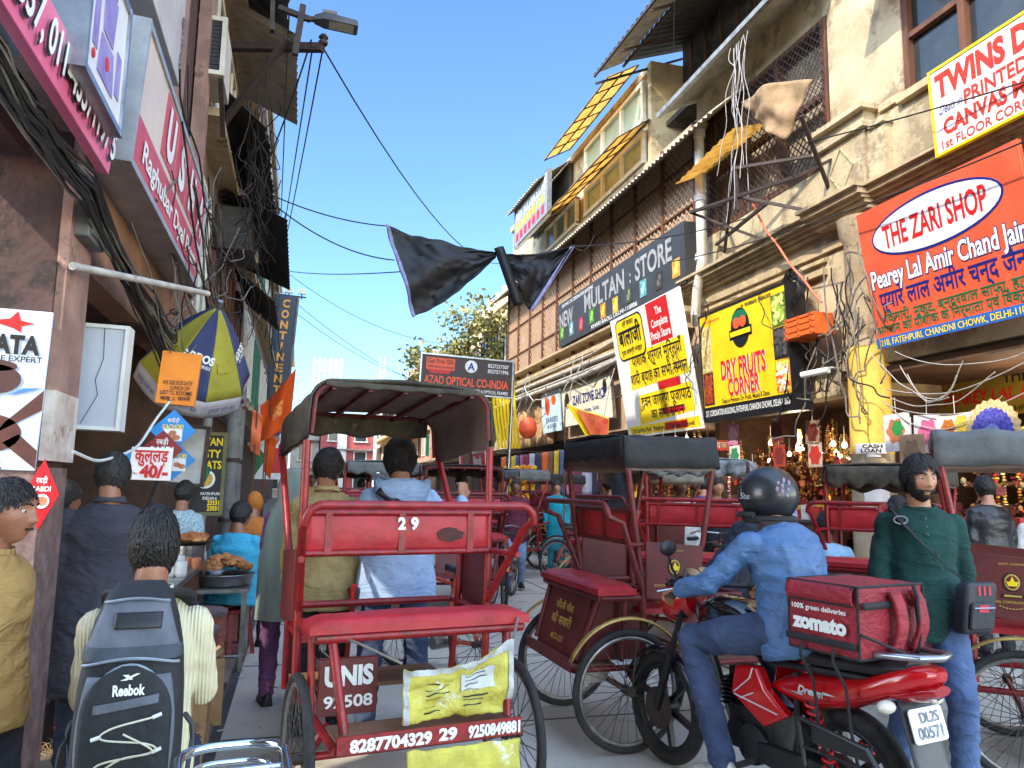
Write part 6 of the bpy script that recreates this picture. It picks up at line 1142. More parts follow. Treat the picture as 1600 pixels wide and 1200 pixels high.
tb = thing('steel_table', 'steel legged table carrying the tray of fried pastries', 'table', (-.56, 7.0, 0)); MB().box((0, 0, .63), (.44, .62, .03)).build('tabletop', M_stl, tb)
for sx in (-1, 1):
    for sy in (-1, 1): MB().box((sx*.19, sy*.28, .31), (.035, .035, .61)).build('leg', M_stl, tb)
MB().tube([(-.19, -.28, .12), (.19, -.28, .12), (.19, .28, .12), (-.19, .28, .12), (-.19, -.28, .12)], .012, 6).build('stretcher', M_stl, tb)
def pastries(par_label, cx, cy, z, r, n, h, lab, grp):
    for k in range(n):
        q = k/n; rr_ = r*math.sqrt(rnd(0, 1))*.86; a = rnd(0, 6.28); zz = z+h*(1-(rr_/r)**1.5)*rnd(.75, 1)
        o = thing_mesh(past.data, 'pastry', lab, 'snack', (cx+rr_*math.cos(a), cy+rr_*math.sin(a), zz), (rnd(-.7, .7), rnd(-.7, .7), rnd(0, 6)), grp, rnd(.8, 1.15))
def thing_mesh(me, name, label, cat, loc, rot, grp, s=1):
    o = bpy.data.objects.new(name, me); COL.objects.link(o); o.location = loc; o.rotation_euler = rot; o.scale = (s, s, s); return tag(o, label, cat, grp)
m = MB(); m.lathe([(.004, -.016), (.026, -.013), (.043, -.003), (.046, .002), (.036, .012), (.02, .019), (.003, .021)], 14)
m.v = [(x+.004*nz(x*50, y*50), y+.004*nz(y*50, z*50, 3), z+.006*nz(x*40, y*40, 7)) for x, y, z in m.v]; past = m.build('pastry', M_past); past.location = (-.56, 7.0, .86); tag(past, 'golden fried pastry heaped on the steel tray', 'snack', 'fried pastries on the tray')
pastries('', -.56, 7.0, .76, .25, 74, .13, 'golden fried pastry heaped on the steel tray', 'fried pastries on the tray')
def lathe_thing(name, label, cat, loc, prof, m_, part_='body', n=28, group=None):
    t = thing(name, label, cat, loc, 0, group); MB().lathe(prof, n).build(part_, m_, t); return t
lathe_thing('tray', 'wide round steel tray heaped with fried pastries', 'tray', (-.56, 7.0, .645), [(.18, 0), (.21, .01), (.245, .085), (.262, .095), (.258, .1), (.235, .088), (.2, .02)], M_stl, 'dish', 40)
pt = lathe_thing('cooking_pot', 'steel cooking pot on the counter with a flat pan of pastries on top', 'pot', (-.80, 6.62, .86), [(.11, 0), (.12, .02), (.12, .14), (.13, .145)], M_stl, 'pot'); lathe_thing('pan', 'flat pan of pastries resting on the steel pot', 'pan', (-.78, 6.62, 1.008), [(.1, 0), (.16, .02), (.165, .03)], mat('dark_pan', (80, 64, 50), (60, 48, 40), metal=.5, rough=.5), 'dish'); pastries('', -.78, 6.62, 1.04, .13, 16, .05, 'small fried pastry lying on the flat pan', 'pastries on the flat pan')
for k in range(5): 
    lathe_thing('clay_cup', 'brown clay cup in the row on the snack counter', 'cup', (-.98+.072*k, 6.2+.03*(k % 2), .86), [(.022, 0), (.032, .03), (.036, .075), (.034, .08), (.03, .07)], mat('clay', (178, 112, 78), (150, 90, 62), rough=.8, ns=20), 'cup', 16, 'clay cups on the counter')
for k, (x, y, h) in enumerate(((-.80, 5.75, .12), (-.73, 5.72, .10), (-.76, 5.82, .13))): lathe_thing('cup_stack', ['tall stack of white plastic cups at the counter end', 'shorter front stack of white plastic cups', 'rear stack of white plastic cups behind the other two'][k], 'cups', (x, y, .86), [(.03, 0)]+[(.036+.003*(i % 2), h*(i+1)/9) for i in range(9)], M_white, 'cups', 18)
for k, (x, y, h, r) in enumerate(((-.60, 8.0, .62, .2), (-.63, 7.5, .54, .18), (-.66, 6.5, .5, .18), (-.62, 5.75, .5, .155), (-.66, 5.3, .42, .15), (-.6, 5.0, .30, .15))):
    t = thing('tin_drum', ['farthest red tin drum under the steel table', 'second red tin drum behind the steel table legs', 'red tin drum with a grey lid before the steel table', 'red tin drum carrying the blue jug', 'low red tin drum in front of the jug', 'nearest and lowest red tin drum by the boxes'][k], 'drum', (x, y, 0)); MB().lathe([(r, 0), (r*1.02, .01), (r*.98, h*.33), (r*1.03, h*.35), (r*.99, h*.38), (r*.98, h*.66), (r*1.03, h*.68), (r*.98, h*.71), (r, h-.02), (r*1.03, h)], 26).build('drum', M_terra, t); MB().lathe([(r*1.05, h-.015), (r*1.06, h+.015), (r*.9, h+.03), (.02, h+.032)], 26).build('lid', mat('dusty_lid', (128, 110, 104), (100, 84, 80), rough=.8, ns=6), t)
jg = thing('water_jug', 'dark blue plastic jug standing on a red tin drum', 'jug', (-.64, 5.72, .53)); MB().lathe([(.055, 0), (.06, .02), (.05, .13), (.042, .15), (.036, .16)], 20).build('body', mat('blue_plastic', (22, 36, 130), (18, 28, 104), rough=.25), jg); MB().tube([(.05, 0, .03), (.085, 0, .05), (.085, 0, .11), (.045, 0, .13)], .009, 8).build('handle', mat('blue_plastic', (22, 36, 130)), jg); MB().box((0, -.052, .09), (.04, .012, .04)).build('label', M_white, jg)
for k, (x, y, s, h) in enumerate(((-.5, 5.35, .2, .4), (-.52, 4.85, .2, .3), (-.62, 4.6, .24, .26), (-.5, 4.5, .16, .18))):
    t = thing('carton', ['tall brown carton beside the tin drums', 'torn brown carton in front of the tall one', 'wide low carton behind the chrome rack', 'smallest carton lying nearest the road'][k], 'box', (x, y, 0), rnd(-.4, .4)); MB().box((0, 0, h/2), (s, s*.8, h)).build('carton', M_card, t, bevel=.004); MB().box((s*.3, 0, h+.03), (s*.4, s*.78, .008), ry=-.6).build('flap', M_card, t); MB().box((0, -.001, h/2), (.05, s*.81, h+.006)).build('tape', mat('brown_tape', (196, 170, 120)), t)
pb = thing('plastic_bag', 'white plastic bag bulging beside the backpack', 'bag', (-.36, 3.0, .72)); m = MB(); m.loft([[((.05+.016*nz(i, k*2))*s*math.cos(2*PI*i/14), (.05+.016*nz(k, i))*s*math.sin(2*PI*i/14), .026*k) for i in range(14)] for k, s in enumerate((.5, .95, 1.15, 1.1, .9, .6, .3, .2))]); m.build('bag', mat('white_polythene', (214, 216, 222), (190, 194, 204), rough=.3, ns=14, bump=.4), pb)
sc_ = thing('weighing_scale', 'small shop scale with a green display behind the seated man', 'scale', (-1.2, 5.15, .78)); MB().box((0, 0, .04), (.26, .26, .08)).build('body', mat('scale_grey', (150, 156, 158)), sc_, bevel=.01); MB().lathe([(.02, .08), (.02, .11), (.12, .11), (.13, .125)], 24).build('pan', M_stl, sc_); MB().box((0, -.131, .05), (.12, .006, .04)).build('display', mat('green_display', (16, 110, 70)), sc_); st = thing('side_table', 'dark little table under the scale', 'table', (-1.2, 5.15, 0)); MB().box((0, 0, .765), (.4, .4, .03)).build('tabletop', M_iron, st)
for sx in (-1, 1):
    for sy in (-1, 1): MB().box((sx*.17, sy*.17, .375), (.03, .03, .75)).build('leg', M_iron, st)
hy = thing('hay_heap', 'little heap of dry straw at the foot of the pillar', 'straw', (-1.15, 4.95, 0)); m = MB()
for k in range(160):
    a, r_ = rnd(0, 6.28), .16*math.sqrt(rnd(0, 1)); p = V((r_*math.cos(a), r_*math.sin(a), rnd(.01, .12)*(1-r_/.2))); q = V((rnd(-1, 1), rnd(-1, 1), rnd(-.3, .5))).normalized()*rnd(.04, .09); m.tube([p-q, p+V((0, 0, .015)), p+q], .0016, 3)
o = m.build('straw', mat('straw', (176, 150, 96), (140, 116, 70)), hy); o['kind'] = 'stuff'
t = thing('wooden_stick', 'split wooden stick leaning by the pillar foot', 'stick', (-1.14, 4.0, 0)); MB().tube([(0, 0, 0), (.01, .01, .3), (.0, .03, .62)], [.014, .012, .007], 7).build('stick', M_card, t)
t = thing('pink_bag', 'pink and white cloth bag at the bottom left corner', 'bag', (-.83, 2.5, .60)); m = MB(); m.loft([[((.06+.012*nz(i, k*2))*s*math.cos(2*PI*i/14), (.04)*s*math.sin(2*PI*i/14), .04*k) for i in range(14)] for k, s in enumerate((.7, 1, 1.1, 1, .8, .5, .3))]); m.build('bag', mat('pink_cloth', (214, 120, 160), (226, 200, 210), ns=8), t)
cr = thing('chrome_rack', 'bright chrome hooped carrier at the bottom edge beside the backpack', 'rack', (-.11, 1.95, .88), R(6)); m = MB()
def hoop(w, d, r, z=0): return [(-w, -.5, z-.1), (-w, 0, z)]+[(-w+d+d*math.cos(R(180-90*k/6)), d*math.sin(R(180-90*k/6)), z) for k in range(7)]+[(w-d+d*math.cos(R(90-90*k/6)), d*math.sin(R(90-90*k/6)), z) for k in range(7)]+[(w, 0, z), (w, -.5, z-.1)]
m.tube(hoop(.115, .08, 0), .011, 12); m.build('outer_hoop', M_chrome, cr); MB().tube(hoop(.085, .055, 0, -.03), .007, 10).build('inner_hoop', M_chrome, cr); m = MB()
for y in (-.02, -.12, -.22): m.tube([(-.105, y, -.02+y*.2), (.105, y, -.02+y*.2)], .006, 8)
m.build('cross_bars', M_chrome, cr); m = MB(); m.tube([(0, -.1, -.04), (0, -.2, -.88)], .014, 8); m.build('stem', M_steel, cr)
# --- parasol of the stall
M_pn = mat('navy_canvas', (52, 62, 104), (40, 48, 84), rough=.8, ns=3, bump=.15); M_py = mat('yellow_canvas', (158, 152, 52), (132, 126, 40), rough=.8, ns=3, bump=.15); M_pg = mat('dusty_valance', (164, 160, 166), (140, 136, 142), rough=.85, ns=4)
pr = thing('parasol', 'old navy and yellow stall parasol with white battery lettering', 'parasol', (-.66, 6.2, 2.83)); pr.rotation_euler = Matrix.Rotation(R(44), 3, V((1, .45, 0)).normalized()).to_euler(); N8 = 8; rad = .43
def prp(k, f, r): 
    a = 2*PI*(k+f-.5)/N8; dip = 1-.10*math.sin(PI*f); return V((r*dip*rad*math.cos(a), r*dip*rad*math.sin(a), -.60*r**1.3-.015*math.sin(PI*f)*r))
for k in range(N8):
    m = MB(); m.grid(lambda u, v: prp(k, u, .02+.98*v), 10, 10); m.build('canvas_panel', M_pn if k % 2 == 0 else M_py, pr, thick=.004); m = MB(); m.grid(lambda u, v: prp(k, u, 1)+V((0, 0, -.13*v-.02*math.sin(u*PI)*v)) + prp(k, u, 1).normalized()*.02*v, 10, 3); o = m.build('valance', M_pg, pr, thick=.003)
    a = 2*PI*k/N8; c = prp(k, .5, .62); tz = (prp(k, .5, .9)-prp(k, .5, .4)).normalized(); x_ = V((-math.sin(a), math.cos(a), 0)); nrm = x_.cross(-tz); e = MB()
    if k % 2 == 0: put_text(e, 'ADDOS', 0, 0, .06, .24, bold=4, z=.006); put_text(e, 'BATTERIES', .03, -.06, .025, .16, bold=1, z=.006)
    else: plate(e, rect(-.06, -.1, .06, -.02), .005)
    e2 = MB().add(e.v, e.f, frame(c+nrm*.012, x_, -tz, nrm)); e2.build('lettering', M_wt if k % 2 == 0 else M_py, pr, smooth=False)
    e = MB(); put_text(e, 'ठण्डा चाल कर', 0, 0, .06, .24, bold=0, z=.004); p = prp(k, .5, 1); e2 = MB().add(e.v, e.f, frame(p+V((0, 0, -.08))+V((p.x, p.y, 0)).normalized()*.022, x_, (0, 0, 1), V((p.x, p.y, 0)).normalized())); e2.build('valance_lettering', M_blue, pr, smooth=False)
m = MB()
for k in range(N8): m.tube([prp(k, 0, .03)-V((0, 0, .015)), prp(k, 0, .5)-V((0, 0, .012)), prp(k, 0, .98)-V((0, 0, .012))], .005, 5); m.tube([prp(k, 0, .55)-V((0, 0, .015)), V((0, 0, -.5))], .004, 5)
m.build('ribs', M_steel, pr); MB().cyl((0, 0, .06), (0, 0, -2.75), .02, 12).build('pole', M_steel, pr)
lp = MB().cyl((-1.05, 3.85, 2.47), (-.66, 5.5, 2.77), .019, 14).build('metal_pole', mat('white_pole', (190, 186, 178), (150, 144, 136), stain=(120, 84, 64), st=.6)); tag(lp, 'pale metal pole jutting from the pillar toward the parasol', 'pole')
jb = thing('junction_box', 'small grey junction box on the pillar above the pole', 'box', (-1.06, 4.12, 2.74)); MB().box((0, 0, 0), (.07, .3, .17)).build('box', mat('grey_box', (112, 114, 112), (92, 94, 92)), jb, bevel=.008); MB().box((.04, 0, 0), (.012, .26, .13)).build('cover', M_conc, jb)
# ================================================================ UPPER LEFT: AIR CONDITIONER, LAMP BRACKET, PIPES
ac = thing('window_air_conditioner', 'cream boxed air conditioner jutting from the upper left wall', 'air conditioner', (-1.34, 8.75, 6.2)); ac.scale = (1.25, 1.1, 1.25); M_ac = mat('cream_casing', (206, 200, 184), (184, 176, 160), rough=.6, ns=3, stain=(130, 110, 92), st=.62)
f = MB()
for s in (-1, 1): f.box((s*.25, -.3, 0), (.04, .06, .54)); f.box((0, -.3, s*.25), (.46, .06, .04))
f.box((-.03, -.3, 0), (.03, .05, .46)); f.build('front_frame', M_ac, ac); MB().box((0, .02, 0), (.52, .58, .52)).build('casing', M_ac, ac); MB().box((0, -.285, 0), (.46, .02, .46)).build('grille', mat('dark_grille', (40, 46, 60), (30, 34, 44)), ac); g = MB()
for k in range(12): g.box((.1, -.298, -.2+.036*k), (.22, .01, .008))
g.build('louvres', M_iron, ac); g = MB(); g.bar((-.24, .25, -.6), (-.24, -.25, -.28), .04, .04); g.bar((.24, .25, -.6), (.24, -.25, -.28), .04, .04); g.build('brackets', M_iron, ac)
la = thing('street_lamp', 'flat street lamp on an iron bracket reaching out from the upper left roofs', 'lamp', (-1.3, 9.4, 6.4)); m = MB(); M_lp_ = M_iron
m.bar((-.1, .4, .55), (1.32, -.4, .32), .09, .09); m.bar((.1, .4, -.55), (.9, -.3, .42), .07, .07); m.bar((1.0, -.35, .2), (1.06, -.35, .85), .07, .07); m.bar((.68, -.3, 1.6), (.72, -.3, .48), .09, .05); m.bar((.78, -.3, .8), (1.15, -.36, .68), .06, .06); m.build('bracket', M_iron, la); m = MB(); m.bar((1.05, -.36, .68), (1.35, -.38, .69), .05, .05); m.build('arm', M_iron, la)
m = MB(); m.loft([[(x, -.38+w*math.copysign(1, q[0]), .68+z+h*q[1]) for q in ((-1, -1), (1, -1), (1, 1), (-1, 1))] for x, w, z, h in ((1.2, .05, .0, .03), (1.32, .11, .01, .045), (1.7, .11, -.02, .035), (1.72, .1, -.03, .02))]); h = m.build('lamp_head', mat('lamp_casing', (84, 86, 90), (66, 68, 72)), la); MB().box((1.52, -.38, .638), (.3, .17, .012), ry=R(4)).build('lens', mat('lamp_lens', (196, 186, 160), rough=.2), h); MB().box((1.38, -.38, .76), (.17, .14, .06)).build('driver_box', M_conc, h); MB().lathe([(.05, 0), (.06, .03), (.03, .06), (.06, .09), (.03, .13)], 14, Matrix.Translation((1.32, -.4, .36))).build('insulator', M_iron, la)
# --- pipes on the left
for k, (x, y, r, lb) in enumerate(((-1.0, 9.1, .05, 'grey drainpipe beside the black restaurant board'), (-1.0, 12.5, .11, 'fat grey drainpipe just right of the black restaurant board'), (-.98, 13.6, .07, 'thinner pipe behind the fat grey drainpipe'))):
    t = thing('drainpipe', lb, 'pipe', (x, y, 0)); MB().cyl((0, 0, 0), (0, 0, 3.2), r, 16).build('pipe', mat('dull_pipe', (120, 120, 116), (92, 92, 88), stain=(70, 66, 62), st=.6), t); m = MB()
    for z in (.9, 1.8, 2.7): m.cyl((0, 0, z), (0, 0, z+.06), r*1.2, 16)
    m.build('collars', M_iron, t)
t = thing('drainpipe', 'white elbow pipe high on the left roofs', 'pipe', (-.95, 13.5, 0)); MB().tube([(-.4, 0, 6.3), (-.15, 0, 6.3), (0, 0, 6.15), (0, 0, 5.2)], .1, 14).build('pipe', M_white, t)
for k, (y, z, lb) in enumerate(((11.8, 5.15, 'dark water tank on the left ledge under the elbow pipe'), (15.5, 6.3, 'smaller dark tank farther along the left ledge'))): t = thing('water_tank', lb, 'tank', (-1.1, y, z)); MB().box((0, 0, 0), (.5, .9, .6)).build('tank', M_dcorr, t, bevel=.03); MB().box((0, 0, -.33), (.6, 1.0, .06)).build('shelf', M_iron, t)
for k, (y0, y1, z, d, lb) in enumerate(((9.2, 12.0, 8.3, .75, 'sooty sheet awning hanging high at the top left'), (9.6, 13.5, 5.9, .65, 'sooty sheet awning sloping over the left fronts below the lamp'), (4.4, 8.7, 8.0, .55, 'torn dark sheet flapping above the air conditioner'), (13.8, 16.8, 4.6, .7, 'low dark sheet awning by the tangle of wires'))):
    m = MB(); corrugated(m, (-1.25+d, y0, z), (-1.25+d, y1, z+.1), (-1.25, y0, z+.55), (-1.25, y1, z+.65), int((y1-y0)*4), .02); m.v = [(x+.04*nz(y*2, k), y, zz+.1*nz(y*1.7, k+5)) for x, y, zz in m.v]; o = m.build('sheet_awning', M_dcorr, thick=.01); tag(o, lb, 'awning')
# --- banner, flags
bn = thing('black_banner', 'sagging black plastic sheet strung across the street like a bow', 'banner', (2.7, 12, 5.4)); M_bl = mat('black_polythene', (28, 29, 32), (20, 21, 24), rough=.62, ns=2, bump=.25, bs=6)
A, B_, K, C_, D_ = V((1.14, 12, 5.63)), V((1.64, 12, 4.16)), V((2.98, 12, 5.33)), V((4.32, 12, 5.59)), V((3.60, 12, 4.42))
def bn1(u, v):
    top = A.lerp(K, u)+V((0, 0, .10*math.sin(PI*u)*-.3)); bot = B_.lerp(K-V((0, 0, .05)), u)+V((0, 0, -.16*math.sin(PI*u)*(.8)))
    p = top.lerp(bot, v); return p+V((.02*nz(u*9, v*9, 4), .10*math.sin(v*PI*2.5+u*3)*(1-u)+.12*nz(u*3, v*3)+.05*abs(nz(u*4+v*5, v*9-u*3))+.025*nz(u*14, v*14), .03*nz(u*7, v*5)))-bn.location
def bn2(u, v):
    top = (K-V((.0, 0, .02))).lerp(C_, u)+V((0, 0, -.05*math.sin(PI*u))); bot = (K-V((-.1, 0, .15))).lerp(D_, min(1, u*1.35)) if u < .74 else D_.lerp(C_, (u-.74)/.26)
    p = top.lerp(bot, v); return p+V((.02*nz(u*9, v*9, 6), .12*math.sin(u*9+v*2)*v+.14*nz(u*3+4, v*3)+.06*abs(nz(u*7+v*4, v*6-u*5))+.025*nz(u*14, v*14), 0))-bn.location
m = MB(); m.grid(bn1, 40, 24); m.build('left_fold', M_bl, bn, thick=.006); m = MB(); m.grid(bn2, 40, 24); m.build('right_fold', M_bl, bn, thick=.006); m = MB(); m.grid(lambda u, v: K+V((-.06+.16*u+.5*v*.72, -.06-.06*math.sin(PI*u), .06-.95*v+.05*u))-bn.location, 8, 14); m.build('knot_fold', M_bl, bn, thick=.01)
for hf_ in ((lambda u, v: V(bn1(.0+.035*u, v))+V((0, -.03, 0))), (lambda u, v: V(D_.lerp(C_, v))-V(bn.location)+V((-.05+.07*u, -.03, -.02)))): MB().grid(hf_, 2, 24).build('hem', mat('lilac_hem', (150, 150, 190), (120, 120, 160)), bn, thick=.006)
def flag(label, base, top, fn, m_, cat='flag', extra=None):
    t = thing('flag', label, cat, base); MB().tube([(0, 0, 0), tuple(V(top)-V(base))], .012, 8).build('pole', M_wood, t); mb = MB(); mb.grid(lambda u, v: V(fn(u, v))-V(base), 20, 14); mb.build('cloth', m_, t, thick=.004)
    if extra: e = MB(); e.grid(lambda u, v: V(fn(.38+.3*u, .35+.3*v))-V(base)+V((0, -.02, 0)), 8, 8); e.build('emblem', extra, t)
    return t
M_saf = translucent(mat('saffron_cloth', (240, 110, 36), (226, 92, 26), rough=.8, ns=3))
def tri(a, b, c, w=.05, sd=0): a, b, c = V(a), V(b), V(c); return lambda u, v: a.lerp(b, u).lerp(c.lerp(b, u*.0), v)+V((0, w*math.sin(u*7+v*4+sd), .03*nz(u*4+sd, v*4)))
flag('large saffron flag with a yellow print flying below the tall vertical board', (-.58, 14, 0), (-.52, 14, 3.1), lambda u, v: V((-.70, 14, 2.82)).lerp(V((-.14, 14, 3.5)), u).lerp(V((-.66, 14, 2.2)).lerp(V((-.18, 14, 2.55)), u), v)+V((0, .07*math.sin(u*6+v*3), -.05*math.sin(PI*u))), M_saf, extra=mat('yellow_emblem', (236, 160, 40), (190, 60, 60), ns=14))
flag('narrow faded saffron flag to the left of the large one', (-.75, 13.6, 0), (-.72, 13.6, 2.8), lambda u, v: V((-.80+.16*u, 13.6+.04*math.sin(v*8), 2.72-.7*v-.1*u)), mat('faded_saffron', (226, 110, 60), (200, 90, 50)))
flag('small drooping saffron flag beneath the large one', (-.6, 14.4, 0), (-.6, 14.4, 2.6), lambda u, v: V((-.6+.2*u*(1-.4*v), 14.4+.04*math.sin(v*7+u), 2.4-.7*v-.15*u)), M_saf)
flag('red pennant with a yellow border behind the black rickshaw hood', (4.2, 12, 0), (4.2, 12, 2.95), lambda u, v: V((4.22, 12, 2.88)).lerp(V((4.98, 12, 2.66)), u).lerp(V((4.62, 12, 2.28)).lerp(V((4.96, 12, 2.28)), u), v)+V((0, .05*math.sin(u*6), 0)), M_yel, extra=None)
m = MB(); m.grid(lambda u, v: V((4.38, 11.93, 2.80)).lerp(V((4.93, 11.93, 2.63)), u).lerp(V((4.66, 11.93, 2.34)).lerp(V((4.91, 11.93, 2.34)), u), v)-V((4.2, 12, 0))+V((0, .05*math.sin((.2+u*.75)*6)-.02, 0)), 12, 8); pf = [o for o in bpy.data.objects if o.get('label', '').startswith('red pennant')][0]; m.build('red_field', mat('red_flag', (210, 40, 34), (230, 120, 60), ns=7, st=.6), pf)
# --- tree
tr = thing('tree', 'leafy green tree behind the dark brown optical board', 'tree', (7.0, 32.6, 0)); m = MB(); M_bark = mat('bark', (104, 84, 66), (74, 60, 48), rough=.9, ns=6, bump=.5)
m.tube([(0, 0, 0), (.05, 0, 2), (-.1, .1, 4), (.1, 0, 6)], [.26, .22, .17, .12], 10); rr = random.Random(3); tips = []
for k in range(16):
    a = rr.uniform(0, 6.28); z0 = rr.uniform(3.6, 6); L = rr.uniform(1.2, 2.5); e = V((L*math.cos(a), L*.7*math.sin(a), z0+rr.uniform(.6, 2.8))); mid = V((0, 0, z0)).lerp(e, .5)+V((rr.uniform(-.2, .2), 0, .25)); m.tube([(0, 0, z0), mid, e], [.09, .06, .02], 6); tips += [e, mid, mid.lerp(e, .5)]
    for q in range(3): t2 = e+V((rr.uniform(-.8, .8), rr.uniform(-.6, .6), rr.uniform(-.2, .9))); m.tube([mid.lerp(e, .7), t2], [.03, .008], 5); tips.append(t2)
m.build('trunk', M_bark, tr); m = MB()
for c in tips:
    for q in range(110):
        p = c+V((rr.gauss(0, .34), rr.gauss(0, .34), rr.gauss(0, .26))); s = rr.uniform(.08, .16); n = V((rr.uniform(-1, 1), rr.uniform(-1, 1), rr.uniform(.1, 1))).normalized(); x = n.orthogonal().normalized(); x = (Matrix.Rotation(rr.uniform(0, 6), 3, n) @ x); y = n.cross(x)
        i = len(m.v); m.v += [tuple(p-x*s), tuple(p+y*s*.5), tuple(p+x*s), tuple(p-y*s*.5)]; m.f.append((i, i+1, i+2, i+3)); m.mi.append(rr.randrange(3))
m.build('crown', [mat('leaf_a', (142, 138, 66), (118, 116, 54)), mat('leaf_b', (168, 158, 88), (140, 132, 70)), mat('leaf_c', (104, 108, 52), (84, 90, 42))], tr, smooth=False)
# ================================================================ RIGHT FACADE FITTINGS
dp = thing('drainpipe', 'white plastic drainpipe with an elbow down the right facade', 'pipe', (7.75, 13.7, 0)); m = MB(); m.tube([(.2, .2, 9.2), (0, 0, 9.05), (-.05, 0, 8.9), (-.05, -.05, 6.1), (-.05, 0, 5.95), (.0, .25, 5.6), (-.02, .3, 5.1), (.1, .5, 4.95)], .1, 14); m.build('pipe', mat('white_pvc', (214, 208, 196), (190, 182, 168), rough=.45, stain=(150, 130, 110), st=.64), dp); m = MB()
for z in (8.8, 7.4, 6.15): m.cyl((-.05, -.02, z), (-.05, -.02, z+.12), .125, 16)
m.build('collars', M_white, dp)
for k, (z, r, x, lb) in enumerate(((4.95, .055, 7.62, 'topmost long pale service pipe under the grey store board'), (4.78, .04, 7.66, 'second long service pipe under the grey store board'), (4.62, .07, 7.55, 'thick lowest service pipe over the cream board'), (5.2, .03, 7.7, 'thin service pipe just below the grey store board'))):
    t = thing('service_pipe', lb, 'pipe', (x, 22, z)); MB().tube([(0, -7.2, .1*k-.05), (0, -2, 0), (0, 8, .03)], r, 10).build('pipe', mat('dusty_pipe', (190, 184, 170), (150, 142, 128), ns=3), t); m = MB()
    for y in (-5, -1, 3, 7): m.bar((0, y, -.02), (.4, y, .05), .04, .05)
    m.build('clips', M_iron, t)
br = thing('iron_bracket_frame', 'bent rusty iron sign frame leaning out below the wire grille', 'frame', (7.5, 11.3, 6.5)); m = MB(); O = V((7.5, 11.3, 6.5))
for a, b in (((7.15, 13.1, 6.9), (7.05, 9.7, 6.25)), ((7.15, 13.1, 6.9), (7.95, 13.2, 7.2)), ((7.05, 9.7, 6.25), (7.95, 9.8, 6.75)), ((7.1, 11.4, 6.6), (7.95, 10.2, 5.95)), ((7.15, 13.1, 6.9), (7.95, 11.8, 6.0)), ((7.95, 13.2, 6.2), (7.1, 11.4, 7.1)), ((7.1, 11.4, 7.1), (7.95, 10, 6.9)), ((7.95, 13.5, 6.45), (7.05, 10.4, 6.1)), ((7.1, 11.4, 7.1), (7.1, 11.3, 6.3)), ((7.95, 9.95, 6.1), (7.0, 9.4, 7.1)), ((7.9, 13, 6.6), (7.2, 12, 6.2))): m.bar(V(a)-O, V(b)-O, .055, .05)
m.build('bars', M_iron, br)
tc2 = thing('torn_cloth', 'stiff torn tan cloth hanging off the wire grille', 'cloth', (7.5, 10.8, 8.0)); m = MB(); Pq = [V((7.35, 11.55, 8.45)), V((7.5, 9.75, 7.95)), V((7.4, 10.35, 7.2)), V((7.4, 11.0, 7.75))]; m.grid(lambda u, v: Pq[0].lerp(Pq[1], u).lerp(Pq[3].lerp(Pq[2], u), v)-V((7.5, 10.8, 8.0))+V((.14*nz(u*3, v*3)-.1*math.sin(PI*u), 0, .1*math.sin(PI*u)*(1-v))), 24, 16); m.build('cloth', mat('tan_tarp', (156, 128, 92), (126, 102, 72), rough=.9, ns=4, bump=.4, stain=(120, 96, 70), st=.6), tc2, thick=.012)
ob = thing('orange_crate', 'orange plastic crate fixed among the wires beside the yellow dry fruit board', 'box', (7.6, 10.17, 4.05)); m = MB(); m.box((0, 0, 0), (.4, .72, .34)); m.build('crate', mat('orange_plastic', (226, 104, 40), (204, 88, 32), rough=.5), ob, bevel=.01); m = MB()
for z in (-.14, -.05, .05, .14): m.box((-.2, 0, z), (.03, .74, .03))
for y in (-.3, 0, .3): m.box((-.2, y, 0), (.03, .03, .34))
m.build('ribs', mat('orange_plastic', (226, 104, 40)), ob)
cv = thing('security_camera', 'small white security camera pointing left from the wire tangle', 'camera', (7.45, 9.8, 3.26), R(20)); MB().tube([(-.05, -.2, .03), (-.05, .25, 0)], .05, 12).build('housing', M_white, cv); MB().ball((-.05, .27, 0), .04, 10).build('lens', M_ink, cv); MB().tube([(-.05, 0, .05), (.2, -.1, .1), (.4, -.1, .1)], .02, 8).build('bracket', M_white, cv)
# --- wires
rr = random.Random(12); wm = {}
def cable(a, b, sag, r, m_, label, wob=0, n=16, name='cable', grp='overhead cables'):
    a, b = V(a), V(b); s1 = rr.uniform(0, 50); P = [a.lerp(b, k/n)+V((wob*1.5*nz(k*.23+s1), wob*1.5*nz(k*.23+s1, 5), -sag*4*(k/n)*(1-k/n)+wob*1.5*nz(k*.23+s1, 9))) for k in range(n+1)]
    o = MB().tube(P, r, 5).build(name, m_); tag(o, label, name, grp); return o
LMP = V((0.02, 9.0, 6.72))
for a, b, sg in ((LMP, (7.0, 26, 9.6), 1.0), ((-.95, 11.9, 6.0), (1.14, 12, 5.6), .12), ((-.95, 11.5, 5.9), (1.3, 12, 5.05), .25), ((-.9, 26, 8.5), (1.7, 12.3, 5.0), .1), ((-.9, 31, 9.8), (5.5, 32, 7.5), .5), ((-.9, 29.5, 8.6), (5, 36, 6.4), .3), ((-.9, 29.5, 8.2), (7, 40, 6.8), .6), (LMP, (-.85, 24, 8.2), .1), (LMP-V((.12, 0, 0)), (-.85, 23, 8.3), .05), ((-.12, 9, 6.8), (-.95, 12.2, 5.9), .2), ((-.4, 9.1, 7.2), (-.9, 24, 8.0), .05), ((4.3, 12, 5.58), (7.95, 12.2, 6.6), .12), ((7.0, 9.2, 6.6), (8, 3, 5.6), .1), ((7.2, 14.2, 6.2), (7.3, 4, 5.2), .25), ((4.32, 12, 5.6), (7.9, 20, 8.9), .3), ((5.0, 9.5, 10.5), (7.3, 14, 10.8), .2)):
    cable(a, b, sg, .011, M_wire, 'thin black cable strung over the street against the sky')
